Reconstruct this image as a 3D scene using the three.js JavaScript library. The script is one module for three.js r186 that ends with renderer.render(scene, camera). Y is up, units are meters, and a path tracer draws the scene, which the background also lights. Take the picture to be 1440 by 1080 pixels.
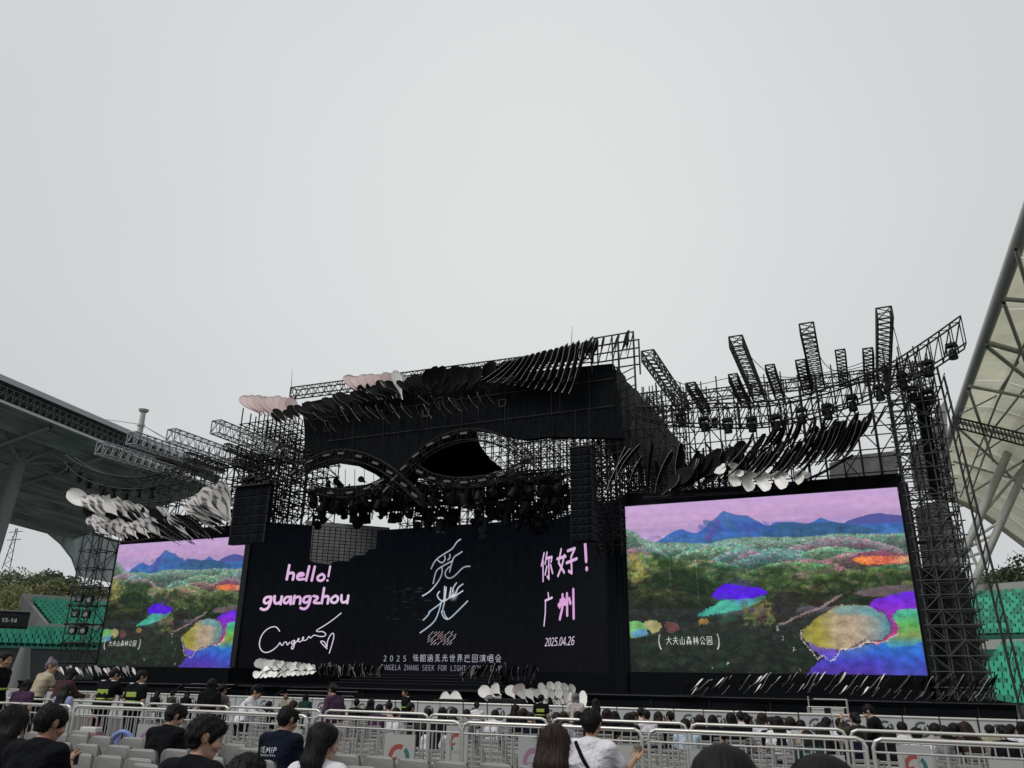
import * as THREE from 'three';
import { mergeGeometries, mergeVertices, toCreasedNormals } from 'three/addons/utils/BufferGeometryUtils.js';
import { RoundedBoxGeometry } from 'three/addons/geometries/RoundedBoxGeometry.js';
import { ImprovedNoise } from 'three/addons/math/ImprovedNoise.js';

// ---------------------------------------------------------------- camera, sky, sun, exposure
const scene = new THREE.Scene();
const renderer = new THREE.WebGLRenderer({ antialias: true });
renderer.toneMapping = THREE.LinearToneMapping;
renderer.toneMappingExposure = 1;
renderer.shadowMap.enabled = true;
const camera = new THREE.PerspectiveCamera(52.72, 4 / 3, 0.1, 2500);
const PITCH = THREE.MathUtils.degToRad(20.2), YAW = THREE.MathUtils.degToRad(24), ROLL = THREE.MathUtils.degToRad(0.68), EYE = new THREE.Vector3(0, 1.75, 0);
const look = new THREE.Vector3(-Math.sin(YAW) * Math.cos(PITCH), Math.sin(PITCH), -Math.cos(YAW) * Math.cos(PITCH));
const right0 = new THREE.Vector3(Math.cos(YAW), 0, -Math.sin(YAW)), up0 = right0.clone().cross(look);
const rightV = right0.clone().multiplyScalar(Math.cos(ROLL)).addScaledVector(up0, Math.sin(ROLL)), upV = up0.clone().multiplyScalar(Math.cos(ROLL)).addScaledVector(right0, -Math.sin(ROLL));
camera.position.copy(EYE);
camera.quaternion.setFromRotationMatrix(new THREE.Matrix4().makeBasis(rightV, upV, look.clone().negate()));
camera.focus = 40; camera.userData.fStop = 5;
scene.add(camera);

const glowDir = new THREE.Vector3(-0.32, 0.52, -0.79).normalize();      // where the overcast is thinnest ahead
const sunDir = new THREE.Vector3(-0.34, 0.72, 0.6).normalize();          // the veiled sun, placed high behind the viewer to brighten camera-facing surfaces
{
  const W = 512, H = 256, data = new Float32Array(W * H * 4), n = new ImprovedNoise();
  for (let j = 0; j < H; j++) for (let i = 0; i < W; i++) {
    const el = ((j + 0.5) / H - 0.5) * Math.PI, az = ((i + 0.5) / W - 0.5) * 2 * Math.PI;
    const x = Math.cos(el) * Math.cos(az), y = Math.sin(el), z = Math.cos(el) * Math.sin(az);
    const ang = Math.acos(THREE.MathUtils.clamp(x * glowDir.x + y * glowDir.y + z * glowDir.z, -1, 1)) * 57.3;
    const g = Math.exp(-((ang / 26) ** 2)), g2 = Math.exp(-((ang / 52) ** 2));
    const mott = n.noise(x * 3.1, y * 4.2, z * 3.1) * 0.012 + n.noise(x * 7, y * 9, z * 7) * 0.006;
    const hs = Math.exp(-((Math.acos(THREE.MathUtils.clamp(x * sunDir.x + y * sunDir.y + z * sunDir.z, -1, 1)) * 57.3 / 42) ** 2));  // out-of-view sky brightening, added round the sun to light the white feathers
    let L = 0.52 + 0.085 * g + 0.14 * g2 + 0.26 * hs + mott;
    const o = (j * W + i) * 4, dn = y < 0 ? Math.max(0.35, 1 + y * 2) : 1;
    data[o] = L * dn * (0.965 + 0.02 * g); data[o + 1] = L * dn * (1.01 + 0.004 * g); data[o + 2] = L * dn * (1.03 - 0.02 * g); data[o + 3] = 1;
  }
  const t = new THREE.DataTexture(data, W, H, THREE.RGBAFormat, THREE.FloatType);
  t.mapping = THREE.EquirectangularReflectionMapping; t.magFilter = t.minFilter = THREE.LinearFilter; t.wrapS = THREE.RepeatWrapping; t.needsUpdate = true;
  scene.background = t; scene.environment = t;
}
const sun = new THREE.DirectionalLight(new THREE.Color(1, 0.97, 0.93), 1.45);
sun.position.set(-28, 0, -40).addScaledVector(sunDir, 150); sun.target.position.set(-28, 0, -40);
sun.castShadow = true; sun.shadow.radius = 40; sun.shadow.mapSize.set(2048, 2048);
Object.assign(sun.shadow.camera, { left: -90, right: 90, top: 90, bottom: -90, near: 1, far: 400 });
scene.add(sun, sun.target);

// ---------------------------------------------------------------- helpers
let seed = 20250426;
const rnd = () => { seed = (seed + 0x6d2b79f5) | 0; let t = Math.imul(seed ^ (seed >>> 15), 1 | seed); t = (t + Math.imul(t ^ (t >>> 7), 61 | t)) ^ t; return ((t ^ (t >>> 14)) >>> 0) / 4294967296; };
const rr = (a, b) => a + (b - a) * rnd(), pick = (a) => a[Math.floor(rnd() * a.length)];
const V = (x, y, z) => new THREE.Vector3(x, y, z);
const clamp = THREE.MathUtils.clamp, lerp = THREE.MathUtils.lerp, sstep = THREE.MathUtils.smoothstep;
const FPX = 1090;
const rayOf = (px, py) => look.clone().multiplyScalar(FPX).addScaledVector(rightV, px - 720).addScaledVector(upV, 540 - py);
const at = (px, py, z) => { const d = rayOf(px, py); return EYE.clone().addScaledVector(d, (z - EYE.z) / d.z); };      // a surveyed point of the photograph on the plane at depth z
const atX = (px, py, x) => { const d = rayOf(px, py); return EYE.clone().addScaledVector(d, (x - EYE.x) / d.x); };
const project = (p) => { const v = p.clone().sub(EYE), w = v.dot(look); return [720 + (FPX * v.dot(rightV)) / w, 540 - (FPX * v.dot(upV)) / w, w]; };
const gnd = (z) => z > -12.9 ? 0 : z > -13.1 ? lerp(0, -0.47, (-12.9 - z) / 0.2) : z > -20 ? lerp(-0.47, -0.53, (-13.1 - z) / 6.9) : z > -30 ? lerp(-0.53, -0.72, (-20 - z) / 10) : z > -43 ? lerp(-0.72, -1.1, (-30 - z) / 13) : -1.1;
const onGround = (px, py, height) => { let best = null, err = 1e9; for (let z = -13.7; z > -29; z -= 0.05) { const p = at(px, py, z), e = Math.abs(p.y - gnd(z) - height); if (e < err) { err = e; best = p; } } best.y = gnd(best.z); return best; };

const counts = {};
const numbered = (n) => { counts[n] = (counts[n] ?? -1) + 1; return counts[n] ? n + '_' + String(counts[n]).padStart(3, '0') : n; };
function shade(o) { o.traverse((m) => { if (m.isMesh) { m.castShadow = true; m.receiveShadow = true; } }); return o; }
function tag(o, label, category, group) { Object.assign(o.userData, { label, category }); if (group) o.userData.group = group; return o; }
function thing(name, label, category, pos, turn = 0, group) {
  const o = new THREE.Group(); o.name = numbered(name); scene.add(o);
  if (pos) o.position.copy(pos.isVector3 ? pos : V(...pos)); o.rotation.y = turn;
  return tag(o, label, category, group);
}
function part(name, geo, mat, parent, kind) { const m = new THREE.Mesh(Array.isArray(geo) ? merge(geo) : geo, mat); m.name = name; m.castShadow = m.receiveShadow = true; if (kind) m.userData.kind = kind; parent.add(m); return m; }
function single(name, geo, mat, label, category, group) { const m = part(numbered(name), geo, mat, scene); return tag(m, label, category, group); }
function struct(name, geo, mat) { const m = part(numbered(name), geo, mat, scene); m.userData.kind = 'structure'; return m; }
function copyOf(o, label, pos, turn) { const c = o.clone(); c.name = numbered(o.name.replace(/_\d+$/, '')); c.userData = { ...o.userData, label }; scene.add(c); if (pos) c.position.copy(pos); if (turn !== undefined) c.rotation.y = turn; return c; }
const merge = (list) => { const l = list.map((g) => { const q = g.index ? g.toNonIndexed() : g; for (const k of Object.keys(q.attributes)) if (!['position', 'normal', 'uv'].includes(k)) q.deleteAttribute(k); q.clearGroups?.(); return q; }); if (l.some((q) => !q.attributes.uv)) l.forEach((q) => q.deleteAttribute('uv')); return mergeGeometries(l); };
const UPY = V(0, 1, 0), qTmp = new THREE.Quaternion();
function bar(a, b, r, seg = 5, r2 = r, capped = false) {
  const d = b.clone().sub(a), g = new THREE.CylinderGeometry(r2, r, d.length(), seg, 1, !capped);
  g.applyQuaternion(qTmp.setFromUnitVectors(UPY, d.normalize())); g.translate((a.x + b.x) / 2, (a.y + b.y) / 2, (a.z + b.z) / 2); return g;
}
const box = (w, h, d, x = 0, y = 0, z = 0, bev = 0) => { const g = bev ? new RoundedBoxGeometry(w, h, d, 1, bev) : new THREE.BoxGeometry(w, h, d); g.translate(x, y, z); return g; };
const tubeAlong = (pts, r, n = 24, seg = 6, closed = false) => new THREE.TubeGeometry(new THREE.CatmullRomCurve3(pts, closed, 'centripetal'), n, r, seg, closed);
const slab = (pts2, depth, bevel = 0) => { const s = new THREE.Shape(pts2.map((p) => new THREE.Vector2(p[0], p[1]))); return new THREE.ExtrudeGeometry(s, { depth, bevelEnabled: bevel > 0, bevelThickness: bevel, bevelSize: bevel, bevelSegments: 1 }); };

// ---------------------------------------------------------------- materials
const noise = new ImprovedNoise();
function grain(size, lo, hi, f = 8, oct = 4, sx = 1) {      // a tileable-enough grey cloud map
  const d = new Uint8Array(size * size * 4);
  for (let y = 0; y < size; y++) for (let x = 0; x < size; x++) {
    let v = 0, a = 1, s = 0; for (let k = 0, q = f; k < oct; k++, q *= 2.1, a *= 0.55) { v += a * noise.noise((x / size) * q * sx, (y / size) * q, k * 7.3 + f); s += a; }
    const c = clamp(lerp(lo, hi, 0.5 + (v / s) * 1.1), 0, 255), o = (y * size + x) * 4; d[o] = d[o + 1] = d[o + 2] = c; d[o + 3] = 255;
  }
  const t = new THREE.DataTexture(d, size, size); t.magFilter = THREE.LinearFilter; t.minFilter = THREE.LinearMipmapLinearFilter; t.generateMipmaps = true; t.wrapS = t.wrapT = THREE.MirroredRepeatWrapping; t.colorSpace = THREE.SRGBColorSpace; t.needsUpdate = true; return t;
}
const rep = (t, x, y) => { const c = t.clone(); c.repeat.set(x, y); c.needsUpdate = true; return c; };
const cloudy = grain(256, 195, 255, 5, 5), streaks = grain(256, 140, 255, 3, 4, 6), reflPatches = (() => { const t = grain(256, -60, 640, 2.2, 4); t.repeat.set(1, 1); return t; })();  // the last map's dark blotches stand in for reflections on feather faces
const creases = (() => { const t = grain(256, 0, 255, 2.5, 4, 3); t.colorSpace = THREE.NoColorSpace; t.repeat.set(0.25, 0.12); return t; })();
const M = (r, g, b, rough = 0.7, o = {}) => { const m = new THREE.MeshStandardMaterial({ roughness: rough, side: THREE.DoubleSide, ...o }); m.color.setRGB(r, g, b); return m; };
const P = (r, g, b, rough, spec, o = {}) => { const m = new THREE.MeshPhysicalMaterial({ roughness: rough, specularIntensity: spec, side: THREE.DoubleSide, ...o }); m.color.setRGB(r, g, b); return m; };
const mat = {
  ground: M(0.1, 0.1, 0.097, 0.95, { map: rep(cloudy, 60, 60) }),
  blackCloth: P(0.008, 0.0105, 0.014, 0.95, 0.25, { map: rep(streaks, 1, 0.2), bumpMap: creases, bumpScale: 0.25 }),
  greyCloth: M(0.045, 0.046, 0.052, 0.9, { map: rep(cloudy, 0.6, 0.4) }),
  paleTarp: M(0.2, 0.2, 0.21, 0.85, { map: rep(cloudy, 0.3, 0.3) }), meshCloth: M(0.045, 0.05, 0.05, 0.95),
  matteBlack: P(0.008, 0.009, 0.011, 1, 0), catwalk: M(0.14, 0.15, 0.15, 0.6),
  greyTarp: M(0.62, 0.6, 0.65, 0.85, { map: rep(cloudy, 0.3, 0.3) }),
  blackBox: P(0.008, 0.009, 0.012, 0.6, 0.5),
  blackSteel: P(0.012, 0.012, 0.014, 0.6, 0.5),
  towerSteel: P(0.06, 0.062, 0.064, 0.55, 0.6),
  darkSteel: P(0.028, 0.028, 0.031, 0.55, 0.6),
  alu: M(0.3, 0.31, 0.32, 0.45, { metalness: 0.5 }),
  rail: M(0.56, 0.545, 0.51, 0.36, { metalness: 0.55 }),
  railDull: M(0.42, 0.41, 0.4, 0.45, { metalness: 0.4 }),
  featherWhite: M(0.95, 0.9, 0.87, 0.4, { map: reflPatches }),
  featherPlain: M(0.92, 0.89, 0.85, 0.4),
  featherPink: new THREE.MeshPhysicalMaterial({ color: new THREE.Color().setRGB(0.95, 0.83, 0.82), roughness: 0.7, transmission: 0.5, thickness: 0, side: THREE.DoubleSide }),
  featherDark: P(0.01, 0.0095, 0.0105, 0.8, 0.35),
  featherEdge: M(0.55, 0.55, 0.53, 0.4),
  lens: M(0.02, 0.025, 0.035, 0.1),
  chair: M(0.25, 0.243, 0.235, 0.45),
  chairWhite: M(0.29, 0.285, 0.275, 0.45),
  chairLeg: M(0.3, 0.3, 0.3, 0.4, { metalness: 0.5 }),
  barrierPanel: M(0.34, 0.33, 0.33, 0.55, { map: rep(cloudy, 1, 1) }),
  roofHazed: M(0.62, 0.7, 0.7, 0.85, { map: rep(streaks, 0.05, 0.05) }),  // underside colour lifted to stand in for distance haze
  roofEdge: M(0.3, 0.32, 0.33, 0.6),
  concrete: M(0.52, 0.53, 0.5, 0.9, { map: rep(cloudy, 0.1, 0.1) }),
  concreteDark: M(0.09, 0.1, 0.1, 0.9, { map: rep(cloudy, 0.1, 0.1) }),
  steelGreen: M(0.52, 0.54, 0.47, 0.55, { map: rep(cloudy, 1, 1) }),
  steelPale: M(0.5, 0.51, 0.48, 0.5, { map: rep(cloudy, 1, 1) }),
  membrane: new THREE.MeshPhysicalMaterial({ color: new THREE.Color().setRGB(0.88, 0.85, 0.66), roughness: 0.9, transmission: 0.65, thickness: 0, side: THREE.DoubleSide, map: rep(cloudy, 0.05, 0.05) }),
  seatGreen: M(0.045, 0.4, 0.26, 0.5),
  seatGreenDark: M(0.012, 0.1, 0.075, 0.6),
  bark: M(0.06, 0.05, 0.04, 0.9),
};
const leafMat = (r, g, b) => new THREE.MeshPhysicalMaterial({ color: new THREE.Color().setRGB(r, g, b), roughness: 0.85, transmission: 0.3, thickness: 0, side: THREE.DoubleSide });
function canvasTex(w, h, draw, srgb = true) { const c = document.createElement('canvas'); c.width = w; c.height = h; draw(c.getContext('2d'), w, h); const t = new THREE.CanvasTexture(c); if (srgb) t.colorSpace = THREE.SRGBColorSpace; t.anisotropy = 8; return t; }
const emitter = (tex, k = 1, base = 0.004) => { const m = new THREE.MeshPhysicalMaterial({ roughness: 0.9, specularIntensity: 0.1, emissiveMap: tex, emissiveIntensity: k, side: THREE.FrontSide }); m.color.setRGB(base, base, base * 1.2); m.emissive.setRGB(1, 1, 1); return m; };
// ---------------------------------------------------------------- ground and stage deck
{
  const zs = [700, 60, 0, -12.9, -13.1, -20, -25, -30, -36, -43, -60, -200, -1400], pos = [], uv = [], idx = [];
  zs.forEach((z, i) => { for (const x of [-1200, -100, -40, 0, 40, 1200]) { pos.push(x, gnd(z), z); uv.push(x / 120, z / 120); } if (i) for (let k = 0; k < 5; k++) { const a = (i - 1) * 6 + k, b = i * 6 + k; idx.push(a, a + 1, b, b, a + 1, b + 1); } });
  const g = new THREE.BufferGeometry(); g.setAttribute('position', new THREE.Float32BufferAttribute(pos, 3)); g.setAttribute('uv', new THREE.Float32BufferAttribute(uv, 2)); g.setIndex(idx); g.computeVertexNormals();
  struct('ground', g, mat.ground);
}
const DECK = 0.55;
{
  const t = thing('stage', 'long black concert stage deck with matt black skirt in front of the video walls', 'stage', [-27, -1.1, -43]);
  const h = DECK + 1.1;
  part('deck', box(66, 0.18, 15, -0.5, h - 0.09, -7.6), mat.matteBlack, t);
  part('skirt', box(66, h - 0.18, 0.12, -0.5, (h - 0.18) / 2, -0.25), mat.blackCloth, t);
  part('edge_trim', box(66, 0.07, 0.1, -0.5, h - 0.03, -0.05, 0.02), mat.darkSteel, t);
  for (let i = 0; i < 22; i++) part('skirt_pole', box(0.07, h - 0.2, 0.05, -32 + i * 3, (h - 0.2) / 2, -0.16), mat.blackBox, t);
  for (let i = 0; i < 4; i++) part('step', box(14 - i, 0.18, 1.2, -2.2, h + 0.09 + i * 0.18, -7 - i * 0.7), mat.matteBlack, t);
  for (let i = 0; i < 4; i++) part('step_nosing', box(14 - i, 0.03, 0.04, -2.2, h + 0.185 + i * 0.18, -6.39 - i * 0.7), mat.darkSteel, t);
}
// two runs of black stairs up to the stage with pale nosings, left of the middle
for (const [px, w, n, lab] of [[262, 5.2, 7, 'left'], [425, 6.5, 6, 'right']]) {
  const p = at(px, 985, -41); const t = thing('stage_stairs', lab === 'left' ? 'black stage stairs with grey treads below the left video wall' : 'black stage stairs with pale nosings below the signature on the screen', 'stairs', [p.x, -1.1, -42.6], 0, 'stairs up to the stage');
  for (let i = 0; i < n; i++) { part('tread', box(w - i * 0.25, 0.06, 0.34, i * 0.12, 0.26 + i * 0.235, 2.1 - i * 0.34), mat.matteBlack, t); part('nosing', box(w - i * 0.25, 0.025, 0.03, i * 0.12, 0.29 + i * 0.235, 2.285 - i * 0.34), mat.alu, t); }
  for (const s of [-1, 1]) part('stringer', bar(V(s * w * 0.5, 0.1, 2.2), V(s * w * 0.42, n * 0.24, 2.2 - n * 0.34), 0.06), mat.blackSteel, t);
}

// ---------------------------------------------------------------- pictures on the video walls
function landscape(W, H) {
  return canvasTex(W, H, (c) => {
    const X = (u) => u * W, Y = (v) => v * H, poly = (p, col) => { c.fillStyle = col; c.beginPath(); p.forEach(([u, v], i) => (i ? c.lineTo(X(u), Y(v)) : c.moveTo(X(u), Y(v)))); c.closePath(); c.fill(); };
    const soft = (p, col) => { c.fillStyle = col; c.beginPath(); const n = p.length; for (let i = 0; i < n; i++) { const a = p[i], b = p[(i + 1) % n], mx = X((a[0] + b[0]) / 2), my = Y((a[1] + b[1]) / 2); i ? c.quadraticCurveTo(X(a[0]), Y(a[1]), mx, my) : c.moveTo(mx, my); } const a = p[0], b = p[1]; c.quadraticCurveTo(X(a[0]), Y(a[1]), X((a[0] + b[0]) / 2), Y((a[1] + b[1]) / 2)); c.fill(); };
    const grad = (v0, v1, ...cols) => { const g = c.createLinearGradient(0, Y(v0), 0, Y(v1)); cols.forEach((q, i) => g.addColorStop(i / (cols.length - 1), q)); return g; };
    const side = (u0, u1, ...cols) => { const g = c.createLinearGradient(X(u0), 0, X(u1), 0); cols.forEach((q, i) => g.addColorStop(i / (cols.length - 1), q)); return g; };
    c.fillStyle = grad(0, 0.24, '#b896cc', '#bd94c2', '#a786b8', '#a58fc0'); c.fillRect(0, 0, W, H);
    for (let i = 0; i < 40; i++) { c.fillStyle = pick(['rgba(205,170,210,0.16)', 'rgba(150,130,195,0.16)', 'rgba(215,150,190,0.12)']); c.fillRect(X(rr(-0.2, 1)), Y(rr(0, 0.2)), X(rr(0.1, 0.5)), Y(rr(0.005, 0.03))); }
    // far ridge, blue peak
    soft([[0.8, 0.2], [0.83, 0.165], [0.88, 0.15], [0.92, 0.135], [0.97, 0.155], [1.05, 0.17], [1.05, 0.3], [0.8, 0.3]], '#4a4f96');
    poly([[0.1, 0.25], [0.15, 0.215], [0.19, 0.175], [0.225, 0.165], [0.25, 0.185], [0.28, 0.195], [0.31, 0.175], [0.335, 0.135], [0.355, 0.11], [0.375, 0.08], [0.39, 0.068], [0.405, 0.078], [0.44, 0.1], [0.47, 0.105], [0.5, 0.135], [0.53, 0.165], [0.555, 0.175], [0.575, 0.155], [0.6, 0.158], [0.64, 0.16], [0.68, 0.18], [0.71, 0.165], [0.735, 0.145], [0.76, 0.165], [0.8, 0.185], [0.86, 0.195], [1, 0.2], [1, 0.4], [0.1, 0.4]], grad(0.07, 0.3, '#4a68a8', '#3560b0', '#356a9a'));
    soft([[0.3, 0.24], [0.34, 0.15], [0.37, 0.11], [0.37, 0.16], [0.33, 0.25]], 'rgba(92,72,160,0.8)');
    poly([[0.54, 0.178], [0.6, 0.162], [0.68, 0.172], [0.78, 0.178], [0.86, 0.2], [0.92, 0.24], [0.8, 0.3], [0.5, 0.28]], 'rgba(44,79,104,0.6)');
    for (let i = 0; i < 60; i++) { c.fillStyle = pick(['rgba(38,96,140,.35)', 'rgba(60,60,150,.3)', 'rgba(40,80,170,.3)', 'rgba(60,100,140,.3)']); const u = rr(0.3, 0.6), v = rr(0.13, 0.2) + Math.abs(u - 0.39) * 0.16; c.beginPath(); c.ellipse(X(u), Y(v), X(rr(0.01, 0.03)), Y(rr(0.006, 0.02)), 0.5, 0, 7); c.fill(); }
    // wooded hills
    soft([[-0.05, 0.13], [0.03, 0.15], [0.07, 0.22], [0.14, 0.245], [0.24, 0.245], [0.3, 0.27], [0.4, 0.235], [0.5, 0.235], [0.62, 0.25], [0.75, 0.25], [0.9, 0.27], [1.05, 0.25], [1.05, 0.6], [-0.05, 0.6]], grad(0.2, 0.6, '#6d8a86', '#6a8f70', '#5d7a48', '#2c4226'));
    { const im = c.getImageData(0, 0, W, H), d = im.data, pal = [[100, 142, 122], [98, 136, 88], [122, 128, 80], [138, 110, 112], [52, 78, 54], [150, 142, 104]], ridge = (u) => 0.245 + 0.02 * noise.noise(u * 5, 3, 0.5) + 0.006 * noise.noise(u * 40, 1, 2) - 0.1 * Math.exp(-((u / 0.05) ** 2));
      const hills = []; for (let k = 0; k < 46; k++) { const v0 = 0.25 + 0.3 * (k / 46); hills.push({ u: rr(-0.05, 1.05), v: v0 + rr(-0.012, 0.012), w: rr(0.05, 0.16) * (1 + 0.3 * (k / 46)), h: rr(0.03, 0.075), c: k < 14 ? pick([[96, 142, 128], [104, 148, 110], [128, 112, 118], [90, 128, 124]]) : k < 30 ? pick([[98, 142, 88], [136, 108, 104], [124, 130, 84], [72, 118, 84], [140, 132, 96]]) : pick([[84, 118, 58], [128, 132, 66], [44, 74, 46], [56, 86, 50], [112, 92, 66]]) }); }
      for (let y = 0; y < H; y++) for (let x = 0; x < W; x++) {
        const u = x / W, v = y / H, o = (y * W + x) * 4, r = ridge(u); if (v < r || v > 0.64) continue;
        let col = [100, 138, 112], dep = v - r, jag = 0.006 * noise.noise(x / 7, 3, 2) + 0.004 * noise.noise(x / 2.7, 8, 5);
        for (const q of hills) { const top = q.v + q.h * ((u - q.u) / q.w) ** 2 + jag; if (v > top && Math.abs(u - q.u) < q.w * 1.6) { col = q.c; dep = v - top; } }
        const t = clamp((v - r) / 0.34, 0, 1), A = noise.noise(u * 60, v * 70, 1), C = noise.noise(x / 9, y / 7.5, 12), D = noise.noise(x / 2.6, y / 2.2, 4), S = noise.noise(x / 5, y / 4.2, 17), lum = (1.12 - 0.3 * t) * (1.08 - Math.min(0.5, dep * 9)) * (1 + 0.22 * A + 0.3 * C + 0.28 * D + 0.3 * S), alt = clamp(noise.noise(u * 34, v * 40, 30) * 2.2, -1, 1), e = clamp((v - r) / 0.01, 0, 1), haze = 0.26 * (1 - t) ** 2;
        const tint = [col[0] + 22 * alt, col[1] - 6 * alt, col[2] + 4 * alt]; for (let k = 0; k < 3; k++) d[o + k] = clamp(lerp(d[o + k], lerp(tint[k] * lum, [128, 138, 160][k], haze), e), 0, 255);
      }
      c.putImageData(im, 0, 0); }
    soft([[0.78, 0.4], [0.83, 0.365], [0.9, 0.34], [0.97, 0.37], [1.03, 0.37], [1.03, 0.43], [0.9, 0.42]], '#7a4458');
    soft([[0.81, 0.385], [0.86, 0.375], [0.93, 0.38], [1.02, 0.385], [1.02, 0.42], [0.92, 0.425], [0.84, 0.42]], side(0.8, 1, '#d07a2a', '#de7238', '#d45a48', '#c79a6a'));
    // dark trees
    for (const [u0, u1, v0, v1, col] of [[0.0, 0.32, 0.36, 0.66, '#1c2a1c'], [0.08, 0.3, 0.33, 0.5, '#27401f'], [0.3, 0.62, 0.42, 0.56, '#233320'], [0.52, 1.0, 0.44, 0.6, '#304b26'], [0.6, 1.0, 0.48, 0.58, '#1d2d1c']])
      for (let i = 0; i < 70; i++) { const u = rr(u0, u1), v = rr(v0, v1); c.fillStyle = col; c.globalAlpha = 0.3; c.beginPath(); c.ellipse(X(u), Y(v), X(rr(0.012, 0.04)), Y(rr(0.015, 0.04)), 0, 0, 7); c.fill(); } c.globalAlpha = 1;
    for (let i = 0; i < 260; i++) { const u = rr(0.3, 1), v = rr(0.43, 0.58); c.fillStyle = pick(['rgba(110,140,72,.25)', 'rgba(84,112,56,.3)', 'rgba(134,126,74,.25)', 'rgba(34,56,34,.4)', 'rgba(110,90,74,.2)']); c.beginPath(); c.ellipse(X(u), Y(v), X(rr(0.004, 0.018)), Y(rr(0.004, 0.016)), 0, 0, 7); c.fill(); }
    for (let i = 0; i < 120; i++) { c.fillStyle = pick(['rgba(110,135,50,.5)', 'rgba(150,150,70,.4)', 'rgba(140,100,70,.4)']); c.beginPath(); c.ellipse(X(0.1 * rnd() * rnd() + rr(0, 0.03)), Y(rr(0.3, 0.5)), X(rr(0.004, 0.014)), Y(rr(0.006, 0.02)), 0, 0, 7); c.fill(); }
    // dark wood in front
    c.fillStyle = grad(0.54, 1, 'rgba(32,37,33,0.0)', 'rgba(33,36,33,0.93)', 'rgba(33,40,34,1)', 'rgba(27,33,29,1)'); c.fillRect(0, Y(0.54), W, H);
    soft([[-0.08, 0.5], [0.05, 0.47], [0.12, 0.42], [0.2, 0.4], [0.3, 0.46], [0.36, 0.58], [0.24, 0.76], [-0.08, 0.8]], 'rgba(24,32,27,0.55)');
    for (let i = 0; i < 220; i++) { c.fillStyle = pick(['rgba(34,62,38,.4)', 'rgba(46,56,40,.35)', 'rgba(28,44,34,.5)', 'rgba(60,52,48,.25)']); c.beginPath(); c.ellipse(X(rr(0, 0.7)), Y(rr(0.66, 0.99)), X(rr(0.006, 0.03)), Y(rr(0.006, 0.02)), 0, 0, 7); c.fill(); }
    soft([[0.5, 0.66], [0.54, 0.57], [0.6, 0.55], [0.66, 0.58], [0.6, 0.68], [0.56, 0.74]], 'rgba(40,38,36,0.8)');
    // leaf mottling
    const im = c.getImageData(0, 0, W, H), d = im.data;
    for (let y = 0; y < H; y++) for (let x = 0; x < W; x++) {
      const o = (y * W + x) * 4, v = y / H, green = d[o + 1] * 1.06 > d[o + 2] && v > 0.15, leafy = green ? 1 : 0.07, n1 = noise.noise(x / 21, y / 15, 3), n2 = noise.noise(x / 7, y / 5.5, 9);
      const n3 = noise.noise(x / 3, y / 2.6, 4), k = 1 + leafy * (0.2 * n1 + 0.24 * n2 + 0.3 * n3) - leafy * 0.02, hue = leafy * 5 * noise.noise(x / 30, y / 24, 12), row = 1;
      for (let q = 0; q < 3; q++) d[o + q] = clamp(d[o + q] * k + (q === 0 ? hue : q === 2 ? -hue : 0), 0, 255);
    }
    c.putImageData(im, 0, 0);
    // coloured ponds
    soft([[0.25, 0.69], [0.29, 0.655], [0.33, 0.62], [0.36, 0.59], [0.5, 0.575], [0.52, 0.59], [0.46, 0.64], [0.38, 0.665], [0.31, 0.68]], side(0.25, 0.52, '#2f8576', '#37a08b', '#3a9a86', '#38706a'));
    soft([[0.325, 0.56], [0.34, 0.53], [0.37, 0.502], [0.4, 0.51], [0.44, 0.525], [0.49, 0.53], [0.525, 0.55], [0.51, 0.58], [0.45, 0.588], [0.37, 0.592], [0.33, 0.59]], '#4a13dc');
    soft([[-0.02, 0.71], [0.04, 0.7], [0.08, 0.74], [0.06, 0.8], [-0.02, 0.81]], '#5fa05a'); soft([[0.0, 0.77], [0.06, 0.75], [0.08, 0.79], [0.02, 0.81]], '#4f86a8'); soft([[0.05, 0.71], [0.11, 0.7], [0.13, 0.75], [0.09, 0.79], [0.07, 0.75]], '#8f8a58'); soft([[0.13, 0.72], [0.17, 0.71], [0.2, 0.76], [0.15, 0.79]], '#5d3a3c'); soft([[0.26, 0.71], [0.3, 0.69], [0.31, 0.73], [0.27, 0.74]], '#8c6a34');
    for (let i = 0; i < 90; i++) { c.fillStyle = pick(['rgba(130,120,60,.5)', 'rgba(70,100,50,.5)', 'rgba(120,80,60,.4)']); c.beginPath(); c.ellipse(X(rr(0.43, 0.54)), Y(rr(0.6, 0.74)), X(rr(0.003, 0.012)), Y(rr(0.004, 0.014)), 0, 0, 7); c.fill(); }
    c.strokeStyle = '#7c6868'; c.lineWidth = H * 0.013; c.lineCap = 'round'; c.beginPath(); c.moveTo(X(0.55), Y(0.735)); c.bezierCurveTo(X(0.62), Y(0.7), X(0.68), Y(0.66), X(0.77), Y(0.585)); c.stroke();
    soft([[0.8, 0.58], [0.85, 0.55], [0.95, 0.54], [1.02, 0.53], [1.02, 0.58], [0.9, 0.6]], '#5b4f52');
    poly([[0.62, 1.0], [0.7, 0.9], [0.78, 0.86], [0.86, 0.84], [1, 0.8], [1, 1]], grad(0.82, 1, '#2b6fc0', '#2a59c2', '#4036b4', '#4a2f9c'));
    soft([[0.9, 0.66], [0.94, 0.63], [1.03, 0.62], [1.03, 0.84], [0.92, 0.86], [0.88, 0.85]], grad(0.63, 0.86, '#4fa39a', '#3da887', '#4fa04a', '#8a9a2e', '#2f8ab0'));
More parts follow.
